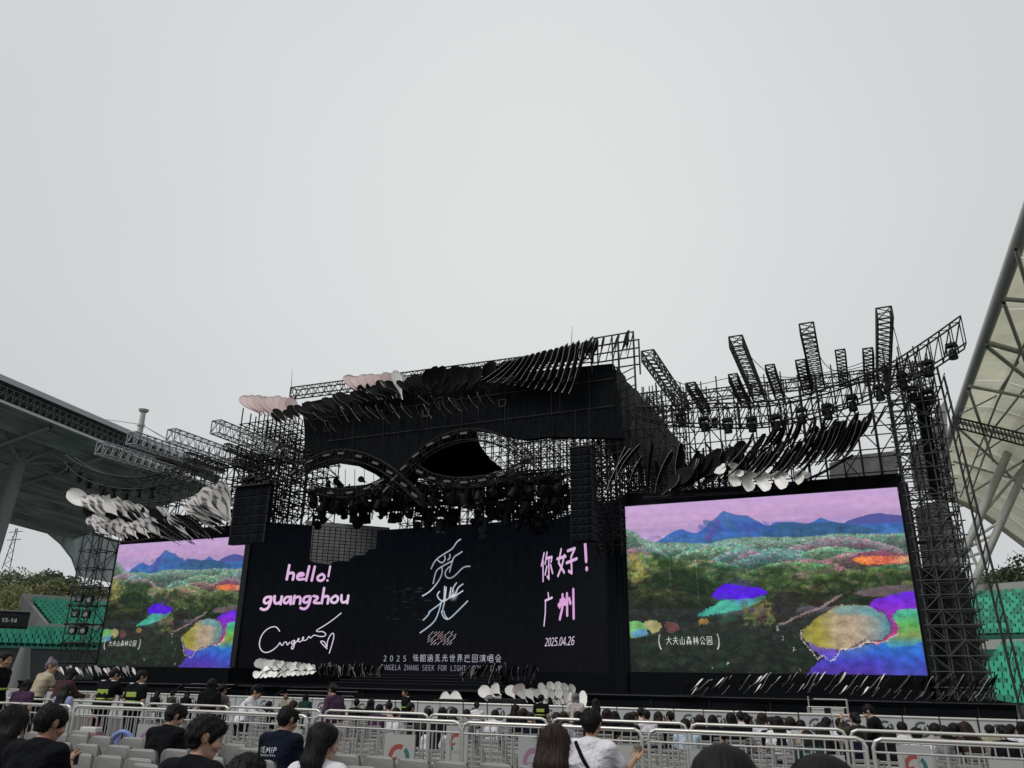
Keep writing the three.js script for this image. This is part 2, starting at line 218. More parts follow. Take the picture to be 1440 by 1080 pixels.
    soft([[0.85, 0.62], [0.9, 0.6], [0.94, 0.585], [1.03, 0.56], [1.03, 0.665], [0.95, 0.66], [0.92, 0.7], [0.94, 0.77], [0.9, 0.83], [0.84, 0.86]], grad(0.58, 0.86, '#5a1fd8', '#7a22cc', '#a02ba6', '#c02c6a', '#b0473e'));
    soft([[0.62, 0.77], [0.65, 0.74], [0.69, 0.7], [0.73, 0.645], [0.8, 0.635], [0.86, 0.65], [0.91, 0.7], [0.92, 0.77], [0.88, 0.83], [0.83, 0.83], [0.78, 0.87], [0.72, 0.88], [0.66, 0.87], [0.63, 0.82]], side(0.62, 0.92, '#7a7a34', '#948a32', '#9a8a66', '#a08c74', '#7f8a86', '#4a8290'));
    soft([[0.72, 0.655], [0.8, 0.635], [0.87, 0.66], [0.9, 0.72], [0.84, 0.69], [0.76, 0.69]], 'rgba(70,140,150,0.7)');
    soft([[0.63, 0.82], [0.66, 0.85], [0.7, 0.87], [0.74, 0.87], [0.73, 0.91], [0.68, 0.92]], '#5b46c4');
    for (const [cu, cv, ru, rv, col] of [[0.78, 0.77, 0.1, 0.09, 'rgba(176,150,128,.5)'], [0.68, 0.82, 0.05, 0.06, 'rgba(150,140,40,.5)'], [0.9, 0.74, 0.03, 0.08, 'rgba(60,110,130,.6)'], [0.95, 0.92, 0.12, 0.07, 'rgba(30,110,200,.5)'], [0.43, 0.55, 0.06, 0.03, 'rgba(90,40,240,.5)'], [0.36, 0.64, 0.06, 0.03, 'rgba(70,170,150,.4)']]) { const q = c.createRadialGradient(X(cu), Y(cv), 1, X(cu), Y(cv), X(ru)); q.addColorStop(0, col); q.addColorStop(1, col.replace(/[\d.]+\)$/, '0)')); c.fillStyle = q; c.fillRect(X(cu - ru), Y(cv) - X(ru), X(2 * ru), X(2 * ru)); }
    c.strokeStyle = 'rgba(60,44,50,.55)'; c.lineWidth = H * 0.009; c.beginPath(); [[0.73, 0.885], [0.79, 0.855], [0.83, 0.825], [0.88, 0.83], [0.915, 0.775], [0.91, 0.7], [0.87, 0.65]].forEach(([u, v], i) => (i ? c.lineTo(X(u), Y(v)) : c.moveTo(X(u), Y(v)))); c.stroke();
    c.strokeStyle = 'rgba(214,196,200,.8)'; c.lineWidth = H * 0.005; c.beginPath(); [[0.62, 0.77], [0.625, 0.82], [0.645, 0.87], [0.665, 0.92], [0.685, 0.905], [0.705, 0.93], [0.725, 0.915], [0.745, 0.87], [0.79, 0.865], [0.83, 0.83], [0.88, 0.84], [0.93, 0.79]].forEach(([u, v], i) => (i ? c.lineTo(X(u), Y(v)) : c.moveTo(X(u), Y(v)))); c.stroke();
    for (const [u, v, q] of [[0.555, 0.8, 0.02], [0.59, 0.86, 0.018], [0.36, 0.94, 0.012], [0.6, 0.97, 0.01], [0.3, 0.97, 0.012], [0.545, 0.745, 0.03]]) { c.fillStyle = 'rgba(200,200,205,.75)'; c.fillRect(X(u), Y(v), X(0.004), Y(q)); }
    { const im = c.getImageData(0, 0, W, H), src = im.data.slice(), d = im.data; for (let y = 0; y < H; y++) for (let x = 0; x < W; x++) { const sx = x + 10 * noise.noise(x / 55, y / 50, 2) + 8 * sstep(y / H, 0.2, 0.5) * noise.noise(x / 15, y / 13, 6) + (2 + 6 * sstep(y / H, 0.1, 0.45)) * noise.noise(x / 6, y / 5, 8), sy = y + 6 * noise.noise(x / 50, y / 45, 21) * sstep(y / H, 0.2, 0.5) + 4 * noise.noise(x / 15, y / 17, 26) * sstep(y / H, 0.1, 0.4) + (2 + 5 * sstep(y / H, 0.12, 0.45)) * noise.noise(x / 5, y / 6, 28), o = (y * W + x) * 4, q0 = (clamp(Math.round(sy), 0, H - 1) * W + clamp(Math.round(sx), 0, W - 1)) * 4, k = 1 + 0.22 * noise.noise(x / 40, y / 30, 31) + 0.12 * noise.noise(x / 12, y / 9, 33); for (let q = 0; q < 3; q++) d[o + q] = clamp(src[q0 + q] * (y / H > 0.2 ? k : 1 + (k - 1) * 0.2), 0, 255); } c.putImageData(im, 0, 0); }
    { const im = c.getImageData(0, 0, W, H), d = im.data; for (let y = 0; y < H; y++) for (let x = 0; x < W; x++) { const o = (y * W + x) * 4, row = (y % 4 === 0 ? 0.9 : 1) * (x % 4 === 0 ? 0.94 : 1) * (1 + 0.05 * noise.noise(x / 2.2, y / 2.2, 1)); const gy = 0.35 * d[o] + 0.5 * d[o + 1] + 0.15 * d[o + 2]; for (let q = 0; q < 3; q++) d[o + q] = clamp(lerp(gy, d[o + q], 0.87) * row * 1.08 + 5, 0, 255); } c.putImageData(im, 0, 0); }
    for (const [u, v0, v1] of [[0.166, 0, 0.52], [0.268, 0.36, 0.6], [0.4, 0, 0.12]]) for (let v = v0; v < v1; v += 0.012) { c.fillStyle = 'rgba(235,235,235,' + rr(0.15, 0.6) + ')'; c.fillRect(X(u + v * 0.002), Y(v), 2, Y(0.006)); }  // dotted lines: daylight through the panel seams, painted into the picture
  });
}
const glyphs = {
  ni: 'M30 8L10 45M22 30L22 95M52 8L38 42M46 26L88 26 82 40M65 28L65 92 54 84M50 52L38 76M78 50L92 76', hao: 'M25 8L12 50 38 85M40 30L28 62 8 92M5 36L46 34M56 18L90 16 72 40M72 40L74 92 60 84M50 56L98 50',
  guang: 'M50 5L54 20M18 26L90 20M22 26L20 60 6 98', zhou: 'M15 34L10 54M26 16L24 60 10 94M4 48L52 44M36 32L40 46M50 15L50 84M62 32L68 46M84 4L84 96',
  zhang: 'M8 14L38 14 38 34 10 34 10 54 38 54 36 86 24 80M80 10L58 34M46 46L96 46M58 12L58 92 74 80M66 50L94 90', shao: 'M24 6L24 16M6 20L42 20M14 24L18 36M36 24L30 36M4 40L46 40M10 50L40 50 40 92 10 92 10 50M10 70L40 70M54 12L94 12 90 44 80 40M70 12L54 46M58 56L92 56 92 92 58 92 58 56',
  han: 'M8 14L18 24M4 38L14 46M6 92L20 62M34 12L84 12 60 28M60 28L60 74 50 70M42 38L52 48M78 36L68 48M40 68L54 54M66 54L80 66M30 30L30 90 92 90 92 30', mi: 'M78 6L18 14M22 20L28 32M46 18L50 30M76 16L64 32M26 40L26 72M26 40L74 40 74 70M50 48L48 66 14 96M56 62L56 88 90 90 92 78',
  light: 'M50 6L50 42M22 14L34 32M78 12L66 32M8 44L94 44M36 44L32 72 8 94M60 44L60 86 90 88 92 72', shi: 'M6 38L96 38M26 12L26 88 90 88M52 8L52 64M76 10L76 64M52 64L76 64', jie: 'M24 8L78 8 78 44 24 44 24 8M24 26L78 26M51 8L51 44M50 44L10 70M52 46L94 70M38 62L34 78 18 96M66 62L66 96',
  xun: 'M36 10L26 30 38 52M58 10L48 30 60 52M82 10L72 30 84 52M8 14L18 24M4 42L20 42 14 76 4 90M10 84L40 94 96 94', hui: 'M10 10L90 10 90 94 10 94 10 10M34 34L66 34 66 68 34 68 34 34', yan: 'M8 14L18 24M4 38L14 46M6 92L20 62M62 4L64 14M34 28L34 18 94 18 94 28M44 32L84 32M42 42L86 42 86 74 42 74 42 42M42 58L86 58M64 32L64 74M54 78L36 94M74 78L94 94',
  chang: 'M6 26L30 26 30 74 6 74 6 26M44 8L88 8 88 44 44 44 44 8M44 26L88 26M40 52L94 52 94 96 40 96 40 52M40 74L94 74', gathering: 'M50 4L6 46M50 4L94 46M30 46L70 46M14 62L88 62M50 62L24 90 80 88M66 74L84 96', da: 'M8 36L94 32M50 6L46 50 8 94M50 40L92 94', fu: 'M20 26L82 24M8 50L94 48M50 6L48 54 8 94M52 52L92 94', shan: 'M50 8L50 86M14 36L14 88 88 88M88 34L88 92',
  sen: 'M24 16L78 16M50 4L50 40M48 20L26 42M52 20L76 42M6 58L44 58M26 46L26 96M24 62L8 84M28 62L44 78M54 58L96 58M74 46L74 96M72 62L56 84M76 62L94 84', lin: 'M4 32L46 32M26 6L26 94M26 36L6 72M28 40L44 60M50 32L96 32M74 6L74 94M72 36L52 74M76 38L96 76', gong: 'M38 10L10 50M60 10L92 48M48 50L22 88 78 84M64 66L84 94', yuan: 'M10 8L90 8 90 94 10 94 10 8M32 28L68 28M24 46L76 46M42 46L38 66 24 80M56 46L56 74 78 76',
};
function strokes(c, s, fx, fy, lw, smooth) {      // draws a string of pen strokes; fx, fy turn its units into pixels
  c.lineWidth = lw; c.lineCap = c.lineJoin = 'round';
  for (const one of s.split('M').slice(1)) {
    const n = one.replace('L', ' ').trim().split(/\s+/).map(Number), p = []; for (let i = 0; i < n.length; i += 2) p.push([fx(n[i], n[i + 1]), fy(n[i], n[i + 1])]);
    c.beginPath(); c.moveTo(...p[0]);
    if (smooth && p.length > 2) { for (let i = 1; i < p.length - 1; i++) c.quadraticCurveTo(p[i][0], p[i][1], (p[i][0] + p[i + 1][0]) / 2, (p[i][1] + p[i + 1][1]) / 2); c.lineTo(...p[p.length - 1]); } else p.slice(1).forEach((q) => c.lineTo(...q));
    c.stroke();
  }
}
const glyph = (c, g, x, y, w, h, lw, skew = 0) => strokes(c, glyphs[g], (a, b) => x + (a / 100) * w + skew * (1 - b / 100) * h, (a, b) => y + (b / 100) * h, lw);
const letters = { h: 'M2 -34L4 34M4 8L16 -2 22 8 22 34', e: 'M4 16L22 12 18 0 6 2 2 20 8 34 24 28', l: 'M4 -34L4 34', o: 'M14 0L2 10 4 30 16 34 24 22 22 6 14 0', g: 'M22 2L8 0 2 18 8 32 20 26 24 0 22 50 10 60 0 54', u: 'M2 0L4 26 12 34 22 24M23 0L24 34', a: 'M22 4L10 0 2 16 6 32 16 30 22 6M22 2L25 34', n: 'M3 0L4 34M4 10L14 0 22 8 23 34', z: 'M2 2L22 2 2 32 24 32' };
const dimDots = (c, W, H, k) => { const im = c.getImageData(0, 0, W, H), d = im.data; for (let y = 0; y < H; y++) for (let x = 0; x < W; x++) { const o = (y * W + x) * 4, s = (y % 5 === 0 ? k : 1) * (x % 5 === 0 ? k : 1), n = 2.5 * noise.noise(x / 40, y / 70, 5) + (x % 84 < 42 ? 1 : 0); for (let q = 0; q < 3; q++) d[o + q] = clamp(d[o + q] * s + n + (q === 2 ? 1 : 0), 0, 255); } c.putImageData(im, 0, 0); };
const dark = (c, W, H) => { const g = c.createLinearGradient(0, 0, 0, H); g.addColorStop(0, '#06090d'); g.addColorStop(0.5, '#0b0e10'); g.addColorStop(1, '#0c0d11'); c.fillStyle = g; c.fillRect(0, 0, W, H); };
const PX = 90;       // texture pixels per metre of wall
const helloTex = canvasTex(Math.round(10.47 * PX), Math.round(11 * PX), (c, W, H) => {
  dark(c, W, H); const fx = (a) => a * PX, fy = (a, b) => H - (b - 1.6) * PX;
  const g = c.createLinearGradient(0, 0, W, 0); g.addColorStop(0.1, '#f0cdea'); g.addColorStop(0.5, '#e2b4e6'); g.addColorStop(0.85, '#eed8f0'); c.strokeStyle = g;
  let x = 3.3; for (const [q, w] of [['h', 0.78], ['e', 0.72], ['l', 0.44], ['l', 0.44], ['o', 0.8]]) { const k = 0.026; strokes(c, letters[q], (a, b) => fx(x + a * k + (34 - b) * 0.002), (a, b) => H - (8.22 - 1.6 + (34 - b) * k * 0.62) * PX, PX * 0.2, true); x += w; }
  strokes(c, 'M6.7 9.4L6.63 8.62', fx, fy, PX * 0.16); strokes(c, 'M6.58 8.3L6.59 8.28', fx, fy, PX * 0.17);
  x = 1.75; for (const [q, w] of [['g', 0.76], ['u', 0.74], ['a', 0.76], ['n', 0.72], ['g', 0.76], ['z', 0.7], ['h', 0.72], ['o', 0.78], ['u', 0.7]]) { const k = 0.026, base = 6.27 + (x - 1.75) * 0.055; strokes(c, letters[q], (a, b) => fx(x + a * k + (34 - b) * 0.002), (a, b) => H - (base - 1.6 + (34 - b) * k * 0.66) * PX, PX * 0.2, true); x += w; }
  c.strokeStyle = '#eadfee';
  strokes(c, 'M3.29 4.30L3.12 4.57 2.79 4.65 2.32 4.44 1.96 3.95 1.87 3.33 2.07 2.86 2.46 2.69 2.92 2.88 3.27 3.22 3.41 3.47M3.41 3.47L3.59 3.16 3.72 3.51 3.90 3.54 3.97 3.24 4.14 3.52M4.49 3.66L4.25 3.59 4.27 3.35 4.47 3.46 4.52 3.69 4.51 3.25 4.43 2.97 4.24 3.11 4.67 3.60M4.67 3.60L4.87 3.74 4.76 3.84 4.70 3.60 4.96 3.53 5.19 3.85 5.09 3.96 5.06 3.68 5.38 3.66 5.56 4.04 5.66 3.80 5.91 4.12 6.22 4.01 6.66 3.97 6.90 4.14 6.62 4.39 6.18 4.33 6.03 4.43 6.72 4.84 7.41 5.37 7.90 5.81M7.03 3.09L6.71 3.36 6.46 3.60 6.57 3.68 6.84 3.58 7.03 3.09 6.99 3.58 7.16 4.08 7.39 4.32 7.50 4.08 7.43 3.59 7.24 2.77', fx, fy, PX * 0.075, true);
  dimDots(c, W, H, 0.85);
});
const titleTex = canvasTex(Math.round(14.7 * PX), Math.round(11.6 * PX), (c, W, H) => {
  dark(c, W, H); const fx = (a) => a * PX, fy = (a, b) => H - (b - 1) * PX;
  for (let i = 0; i < 26; i++) { c.strokeStyle = 'rgba(70,76,92,' + rr(0.15, 0.5) + ')'; const x = rr(1.2, 5), y = rr(5.2, 7.9); strokes(c, 'M' + x + ' ' + y + 'L' + (x + rr(0.05, 0.6)) + ' ' + y, fx, fy, PX * rr(0.04, 0.12)); }
  const g = c.createLinearGradient(0, fy(0, 12), 0, fy(0, 4)); g.addColorStop(0, '#d2d0da'); g.addColorStop(0.45, '#aaa7b4'); g.addColorStop(0.55, '#e8e9f0'); g.addColorStop(0.75, '#b4cbd8'); g.addColorStop(1, '#cccbd2');
  const mark = 'M7.93 11.43L7.65 11.32 7.38 10.92 7.17 10.68 6.54 10.37 5.84 9.99 5.57 9.66 5.37 9.23M5.92 9.90L6.14 9.67 6.43 9.66 6.63 9.93 6.55 10.18M7.01 10.28L7.06 10.03 6.85 9.86M8.10 10.45L7.76 10.25 7.41 10.11 7.22 9.66 7.05 8.92M7.28 9.78L6.58 9.47 5.95 9.18 5.75 8.85 5.61 8.08M6.34 9.32L6.43 8.89 6.14 8.28 5.67 7.75 5.26 7.39 4.69 7.13M7.02 9.32L6.71 9.09 6.62 8.69 6.92 8.41 7.34 8.46 7.75 8.78 8.08 9.10 8.43 9.29 8.84 9.28M6.66 7.81L6.64 6.81M6.80 7.74L6.74 6.81M6.22 7.43L5.98 7.25 6.14 6.89 6.50 6.67 6.85 6.75 7.26 7.04 7.67 7.09 8.28 7.43M7.70 8.05L7.44 7.76 7.38 7.40M8.27 7.94L7.86 7.74 7.67 7.27M7.23 7.70L7.12 6.98M6.64 6.81L6.30 6.46 5.82 6.20 5.34 5.88M6.43 6.64L6.25 5.99M6.71 6.69L6.54 5.92M8.72 6.65L8.33 6.30 7.86 5.90M5.44 5.94L5.35 5.70 4.87 5.29M6.22 5.93L6.07 5.45 5.74 5.04 5.19 4.66 4.64 4.34M6.47 5.92L6.55 5.56 6.99 5.26 7.39 5.49 7.86 5.90M6.68 5.92L6.76 5.59 7.02 5.38';
  c.strokeStyle = 'rgba(120,130,170,.25)'; strokes(c, mark, fx, fy, PX * 0.2, true); c.strokeStyle = g; strokes(c, mark, fx, fy, PX * 0.092, true);
  const gl = c.createRadialGradient(fx(7.45), fy(0, 7.1), 2, fx(7.45), fy(0, 7.1), PX * 0.5); gl.addColorStop(0, 'rgba(240,240,250,.95)'); gl.addColorStop(1, 'rgba(240,240,250,0)'); c.fillStyle = gl; c.fillRect(fx(6.9), fy(0, 7.7), PX * 1.2, PX * 1.2);
  for (let i = 0; i < 9; i++) for (let j = 0; j < 5; j++) { if ((i + j) % 5 === 4 || ((i === 0 || i === 8) && (j === 0 || j === 4))) continue; c.strokeStyle = i > 2 && i < 6 ? '#a99096' : '#a9a2a4'; const x = 5.35 + i * 0.28 + rr(-0.03, 0.03), y = 3.45 + j * 0.2; strokes(c, 'M' + x + ' ' + y + 'L' + (x + 0.2) + ' ' + (y + 0.17), fx, fy, PX * 0.055); }
  c.fillStyle = c.strokeStyle = '#a7a8b2'; c.font = '52px monospace'; c.textBaseline = 'alphabetic'; ['2', '0', '2', '5'].forEach((q, i) => c.fillText(q, fx(1.4 + i * 0.6), fy(0, 2.22)));
  ['zhang', 'shao', 'han', 'mi', 'light', 'shi', 'jie', 'xun', 'hui', 'yan', 'chang', 'gathering'].forEach((q, i) => glyph(c, q, fx(4.1 + i * 0.64), fy(0, 2.78), PX * 0.52, PX * 0.58, PX * 0.05));
  c.fillStyle = '#8d8e99'; c.font = '40px monospace'; c.save(); c.translate(fx(1.42), fy(0, 1.58)); c.scale(1.02, 1.25); c.fillText('ANGELA ZHANG SEEK FOR LIGHT WORLD TOUR', 0, 0); c.restore();
  dimDots(c, W, H, 0.8);
});
const cityTex = canvasTex(Math.round(11.56 * PX), Math.round(10.6 * PX), (c, W, H) => {
  dark(c, W, H); const X = (a) => a * PX, Y = (b) => H - (b - 1.6) * PX; c.strokeStyle = '#e4bce4';
  glyph(c, 'ni', X(0.3), Y(10.1), PX * 2.1, PX * 2.3, PX * 0.2); glyph(c, 'hao', X(2.8), Y(10.05), PX * 3, PX * 2.15, PX * 0.22); c.strokeStyle = '#e2aee2'; strokes(c, 'M6.9 9.85L6.98 8.7', X, (a, b) => Y(b), PX * 0.34); strokes(c, 'M7.02 8.16L7.04 8.15', X, (a, b) => Y(b), PX * 0.34);
  c.strokeStyle = '#e6c6e8'; glyph(c, 'guang', X(0.8), Y(7.1), PX * 1.5, PX * 2.4, PX * 0.17); c.strokeStyle = '#e2aae2'; glyph(c, 'zhou', X(3), Y(7), PX * 2.6, PX * 2, PX * 0.3);
  c.fillStyle = '#e4d4ea'; c.font = 'italic 66px sans-serif'; c.save(); c.translate(X(0.95), Y(3.32)); c.scale(1.17, 1.05); c.fillText('2025.04.26', 0, 0); c.restore();
  dimDots(c, W, H, 0.85);
});
function laurel(c, x, y, w, h, lw) {      // the park's name between two sprigs
  c.strokeStyle = '#d7dad6'; ['da', 'fu', 'shan', 'sen', 'lin', 'gong', 'yuan'].forEach((q, i) => glyph(c, q, x + w * (0.14 + i * 0.107), y + h * 0.2, w * 0.092, h * 0.6, lw));
  for (const s of [-1, 1]) for (let i = 0; i < 9; i++) { const a = (i / 8 - 0.45) * 1.7, px = x + w * 0.5 + s * (w * 0.42 + Math.cos(a) * w * 0.06), py = y + h * 0.5 + Math.sin(a) * h * 0.62; strokes(c, 'M' + px + ' ' + py + 'L' + (px - s * w * 0.012) + ' ' + (py + h * 0.07), (p) => p, (p, q) => q, lw * (1.1 + i * 0.1)); }
}
const parkTex = landscape(1280, 800); laurel(parkTex.image.getContext('2d'), 1280 * 0.105, 800 * 0.78, 1280 * 0.235, 800 * 0.085, 2.6);
const parkTexLeft = (() => { const t = landscape(900, 704); laurel(t.image.getContext('2d'), 900 * 0.02, 704 * 0.78, 900 * 0.3, 704 * 0.08, 2.4); return t; })();

// ---------------------------------------------------------------- video walls
function wall2(a, b, y0, y1, notch) {      // upright panel from plan point a to b; returns front (uv 0..1) and a box behind it
  const A = V(a[0], 0, a[1]), B = V(b[0], 0, b[1]), len = A.distanceTo(B), g = new THREE.PlaneGeometry(len, y1 - y0, 1, 1), ang = Math.atan2(-(B.z - A.z), B.x - A.x);
  return { mid: V((a[0] + b[0]) / 2, y0, (a[1] + b[1]) / 2), len, ang, front: g.translate(0, (y1 - y0) / 2, 0.16), h: y1 - y0 };
}
function videoWall(label, a, b, y0, y1, tex, k, frame = true) {
  const w = wall2(a, b, y0, y1), t = thing('video_wall', label, 'video wall', w.mid, w.ang);
  part('display', w.front, emitter(tex, k), t);
  part('housing', box(w.len, w.h, 0.3, 0, w.h / 2, 0), mat.blackBox, t);
  if (frame) { part('top_edge', box(w.len + 0.12, 0.05, 0.36, 0, w.h + 0.03, 0), mat.blackSteel, t); for (const s of [-1, 1]) part('side_edge', box(0.05, w.h, 0.36, s * (w.len / 2 + 0.03), w.h / 2, 0), mat.blackSteel, t); }
  part('plinth', box(w.len, y0 - DECK, 0.7, 0, (DECK - y0) / 2, -0.05), mat.matteBlack, t);
  for (let i = 0; i < 8; i++) part('support_post', box(0.12, w.h + y0 - DECK, 0.12, -w.len / 2 + (i + 0.5) * w.len / 8, (w.h - y0 + DECK) / 2, -0.35), mat.darkSteel, t);
  return t;
}
videoWall('large video wall on the right showing a painted forest valley with purple ponds', [-13.3, -48], [2.42, -48], 1.68, 11.57, parkTex, 1);
videoWall('left-hand video wall showing the forest valley seen at a slant', [-58, -48], [-43.95, -48], 1.6, 11.38, parkTexLeft, 0.95);
{
  const s = new THREE.Shape(); const w = 10.47, h = 11;
  // the wall with hello! guangzhou: its upper right corner is an open mesh through which the back scaffold shows
  [[-w / 2, 0], [w / 2, 0], [w / 2, 9.5], [4.5, 9.35], [4.2, 8.9], [3.3, 8.75], [2.9, 8.3], [1.7, 8.2], [1.5, 7.95], [0.2, 8.05], [-0.2, 8.2], [-0.25, h], [-w / 2, h]].forEach(([x, y], i) => (i ? s.lineTo(x, y) : s.moveTo(x, y)));
  const g = new THREE.ShapeGeometry(s), uv = g.attributes.uv, p = g.attributes.position; for (let i = 0; i < p.count; i++) uv.setXY(i, p.getX(i) / w + 0.5, p.getY(i) / h);
  g.translate(0, 0, 0.16); const W = wall2([-44.2, -48], [-36.9, -55.5], 1.6, 12.6);
  const t = thing('video_wall', 'dark video wall reading hello! guangzhou in pink above a white signature', 'video wall', W.mid, W.ang);
  part('display', g, emitter(helloTex, 1), t); const e = new THREE.ExtrudeGeometry(s, { depth: 0.28, bevelEnabled: false }); e.translate(0, 0, -0.13); part('housing', e, mat.blackBox, t);
  part('plinth', box(w, 1.05, 0.7, 0, -0.525, -0.05), mat.matteBlack, t);
  const bars = []; for (let i = 0; i < 13; i++) bars.push(bar(V(-0.1 + i * 0.44, 8, 0), V(-0.1 + i * 0.44, 11, 0), 0.03, 4)); for (let i = 0; i < 11; i++) bars.push(bar(V(-0.2, 8.3 + i * 0.27, 0), V(w / 2, 8.3 + i * 0.27, 0), 0.025, 4));
  part('open_mesh', bars, mat.blackSteel, t, 'stuff');
}
videoWall('dark central video wall with silver brush logo and tour title', [-36.9, -55.5], [-22.2, -55.5], 1, 12.6, titleTex, 1, false);
videoWall('dark video wall with pink Chinese greeting and handwritten date', [-22.2, -55.5], [-13.4, -48], 1.6, 12.2, cityTex, 1, false);
// ---------------------------------------------------------------- trusses and scaffolds
function boxTruss(name, label, category, group, A, B, w, h, bays, r, m, up = UPY) {
  const t = thing(name, label, category, A, 0, group), d = B.clone().sub(A), s = d.clone().cross(up).normalize(), u = s.clone().cross(d).normalize(), c = (k, i, j) => d.clone().multiplyScalar(k).addScaledVector(s, i * w / 2).addScaledVector(u, j * h / 2);
  for (const i of [-1, 1]) for (const j of [-1, 1]) part('chord', bar(c(0, i, j), c(1, i, j), r, 6), m, t);
  const l = [];
  for (let k = 0; k < bays; k++) {
    const a = k / bays, b = (k + 1) / bays, mid = (a + b) / 2;
    for (const i of [-1, 1]) { l.push(bar(c(a, i, -1), c(mid, i, 1), r * 0.6, 4), bar(c(mid, i, 1), c(b, i, -1), r * 0.6, 4)); if (k % 2 === 0) l.push(bar(c(a, i, -1), c(a, i, 1), r * 0.6, 4)); }
    for (const j of [-1, 1]) { l.push(bar(c(a, -1, j), c(b, 1, j), r * 0.55, 4), bar(c(a, -1, j), c(a, 1, j), r * 0.6, 4)); }
  }
  part('lacing', l, m, t, 'stuff');
  for (const k of [0, 1]) part('end_frame', [bar(c(k, -1, -1), c(k, 1, -1), r), bar(c(k, -1, 1), c(k, 1, 1), r), bar(c(k, -1, -1), c(k, -1, 1), r), bar(c(k, 1, -1), c(k, 1, 1), r), bar(c(k, -1, -1), c(k, 1, 1), r * 0.7)], m, t);
  return t;
}
function curvedTruss(label, topPts, dropY, dz, r, m, group, seg = 40, bays = 26) {
  const t = thing('curved_truss', label, 'truss', V(0, 0, 0), 0, group), cT = new THREE.CatmullRomCurve3(topPts, false, 'centripetal');
  const lower = topPts.map((p, i) => V(p.x, p.y - (Array.isArray(dropY) ? dropY[i] : dropY), p.z)), cB = new THREE.CatmullRomCurve3(lower, false, 'centripetal'), back = (c) => new THREE.CatmullRomCurve3(c.points.map((p) => V(p.x, p.y, p.z - dz)), false, 'centripetal'), cT2 = back(cT), cB2 = back(cB);
  for (const c of [cT, cB, cT2, cB2]) part('chord', new THREE.TubeGeometry(c, seg, r, 6), m, t);
  const l = []; for (let k = 0; k <= bays; k++) { const f = k / bays, n = Math.min(1, (k + 1) / bays), a = cT.getPoint(f), b = cB.getPoint(f), a2 = cT2.getPoint(f), b2 = cB2.getPoint(f); l.push(bar(a, b, r * 0.6, 4), bar(a2, b2, r * 0.6, 4), bar(a, a2, r * 0.6, 4), bar(b, b2, r * 0.6, 4)); if (k < bays) l.push(bar(b, cT.getPoint(n), r * 0.55, 4), bar(b2, cT2.getPoint(n), r * 0.55, 4), bar(a, cT2.getPoint(n), r * 0.5, 4)); }
  part('lacing', l, m, t, 'stuff');
  t.userData.curve = undefined; return { t, cT, cB };
}
function scaffold(label, xs, ys, zs, r, m, { diag = 0.6, group, jitter = 0 } = {}) {
  const t = thing('scaffold', label, 'scaffolding', V(xs[0], ys[0], zs[0]), 0, group), o = V(xs[0], ys[0], zs[0]), P = (x, y, z) => V(x, y, z).sub(o), led = [], br = [], y1 = ys[ys.length - 1];
  for (const x of xs) for (const z of zs) { const e = jitter * rnd(); part('standard', bar(P(x, ys[0], z), P(x, y1 + 0.6 + e, z), r, 5), m, t); }
  for (const y of ys.slice(1)) { for (const z of zs) led.push(bar(P(xs[0] - 0.2, y, z), P(xs[xs.length - 1] + 0.2, y, z), r * 0.85, 4)); for (const x of xs) if (zs.length > 1) led.push(bar(P(x, y - 0.08, zs[0] + 0.2), P(x, y - 0.08, zs[zs.length - 1] - 0.2), r * 0.85, 4)); }
  for (let i = 0; i < xs.length - 1; i++) for (let j = 0; j < ys.length - 1; j++) for (const z of zs) if (rnd() < diag) { const f = rnd() < 0.5; br.push(bar(P(xs[i + (f ? 0 : 1)], ys[j], z), P(xs[i + (f ? 1 : 0)], ys[j + 1], z), r * 0.8, 4)); }
  if (zs.length > 1) for (const x of [xs[0], xs[xs.length - 1]]) for (let j = 0; j < ys.length - 1; j++) br.push(bar(P(x, ys[j], zs[j % 2 ? 0 : zs.length - 1]), P(x, ys[j + 1], zs[j % 2 ? zs.length - 1 : 0]), r * 0.8, 4));
  part('ledger', led, m, t, 'stuff'); if (br.length) part('brace', br, m, t, 'stuff'); return t;
}
const range = (a, b, n) => Array.from({ length: n + 1 }, (_, i) => lerp(a, b, i / n));

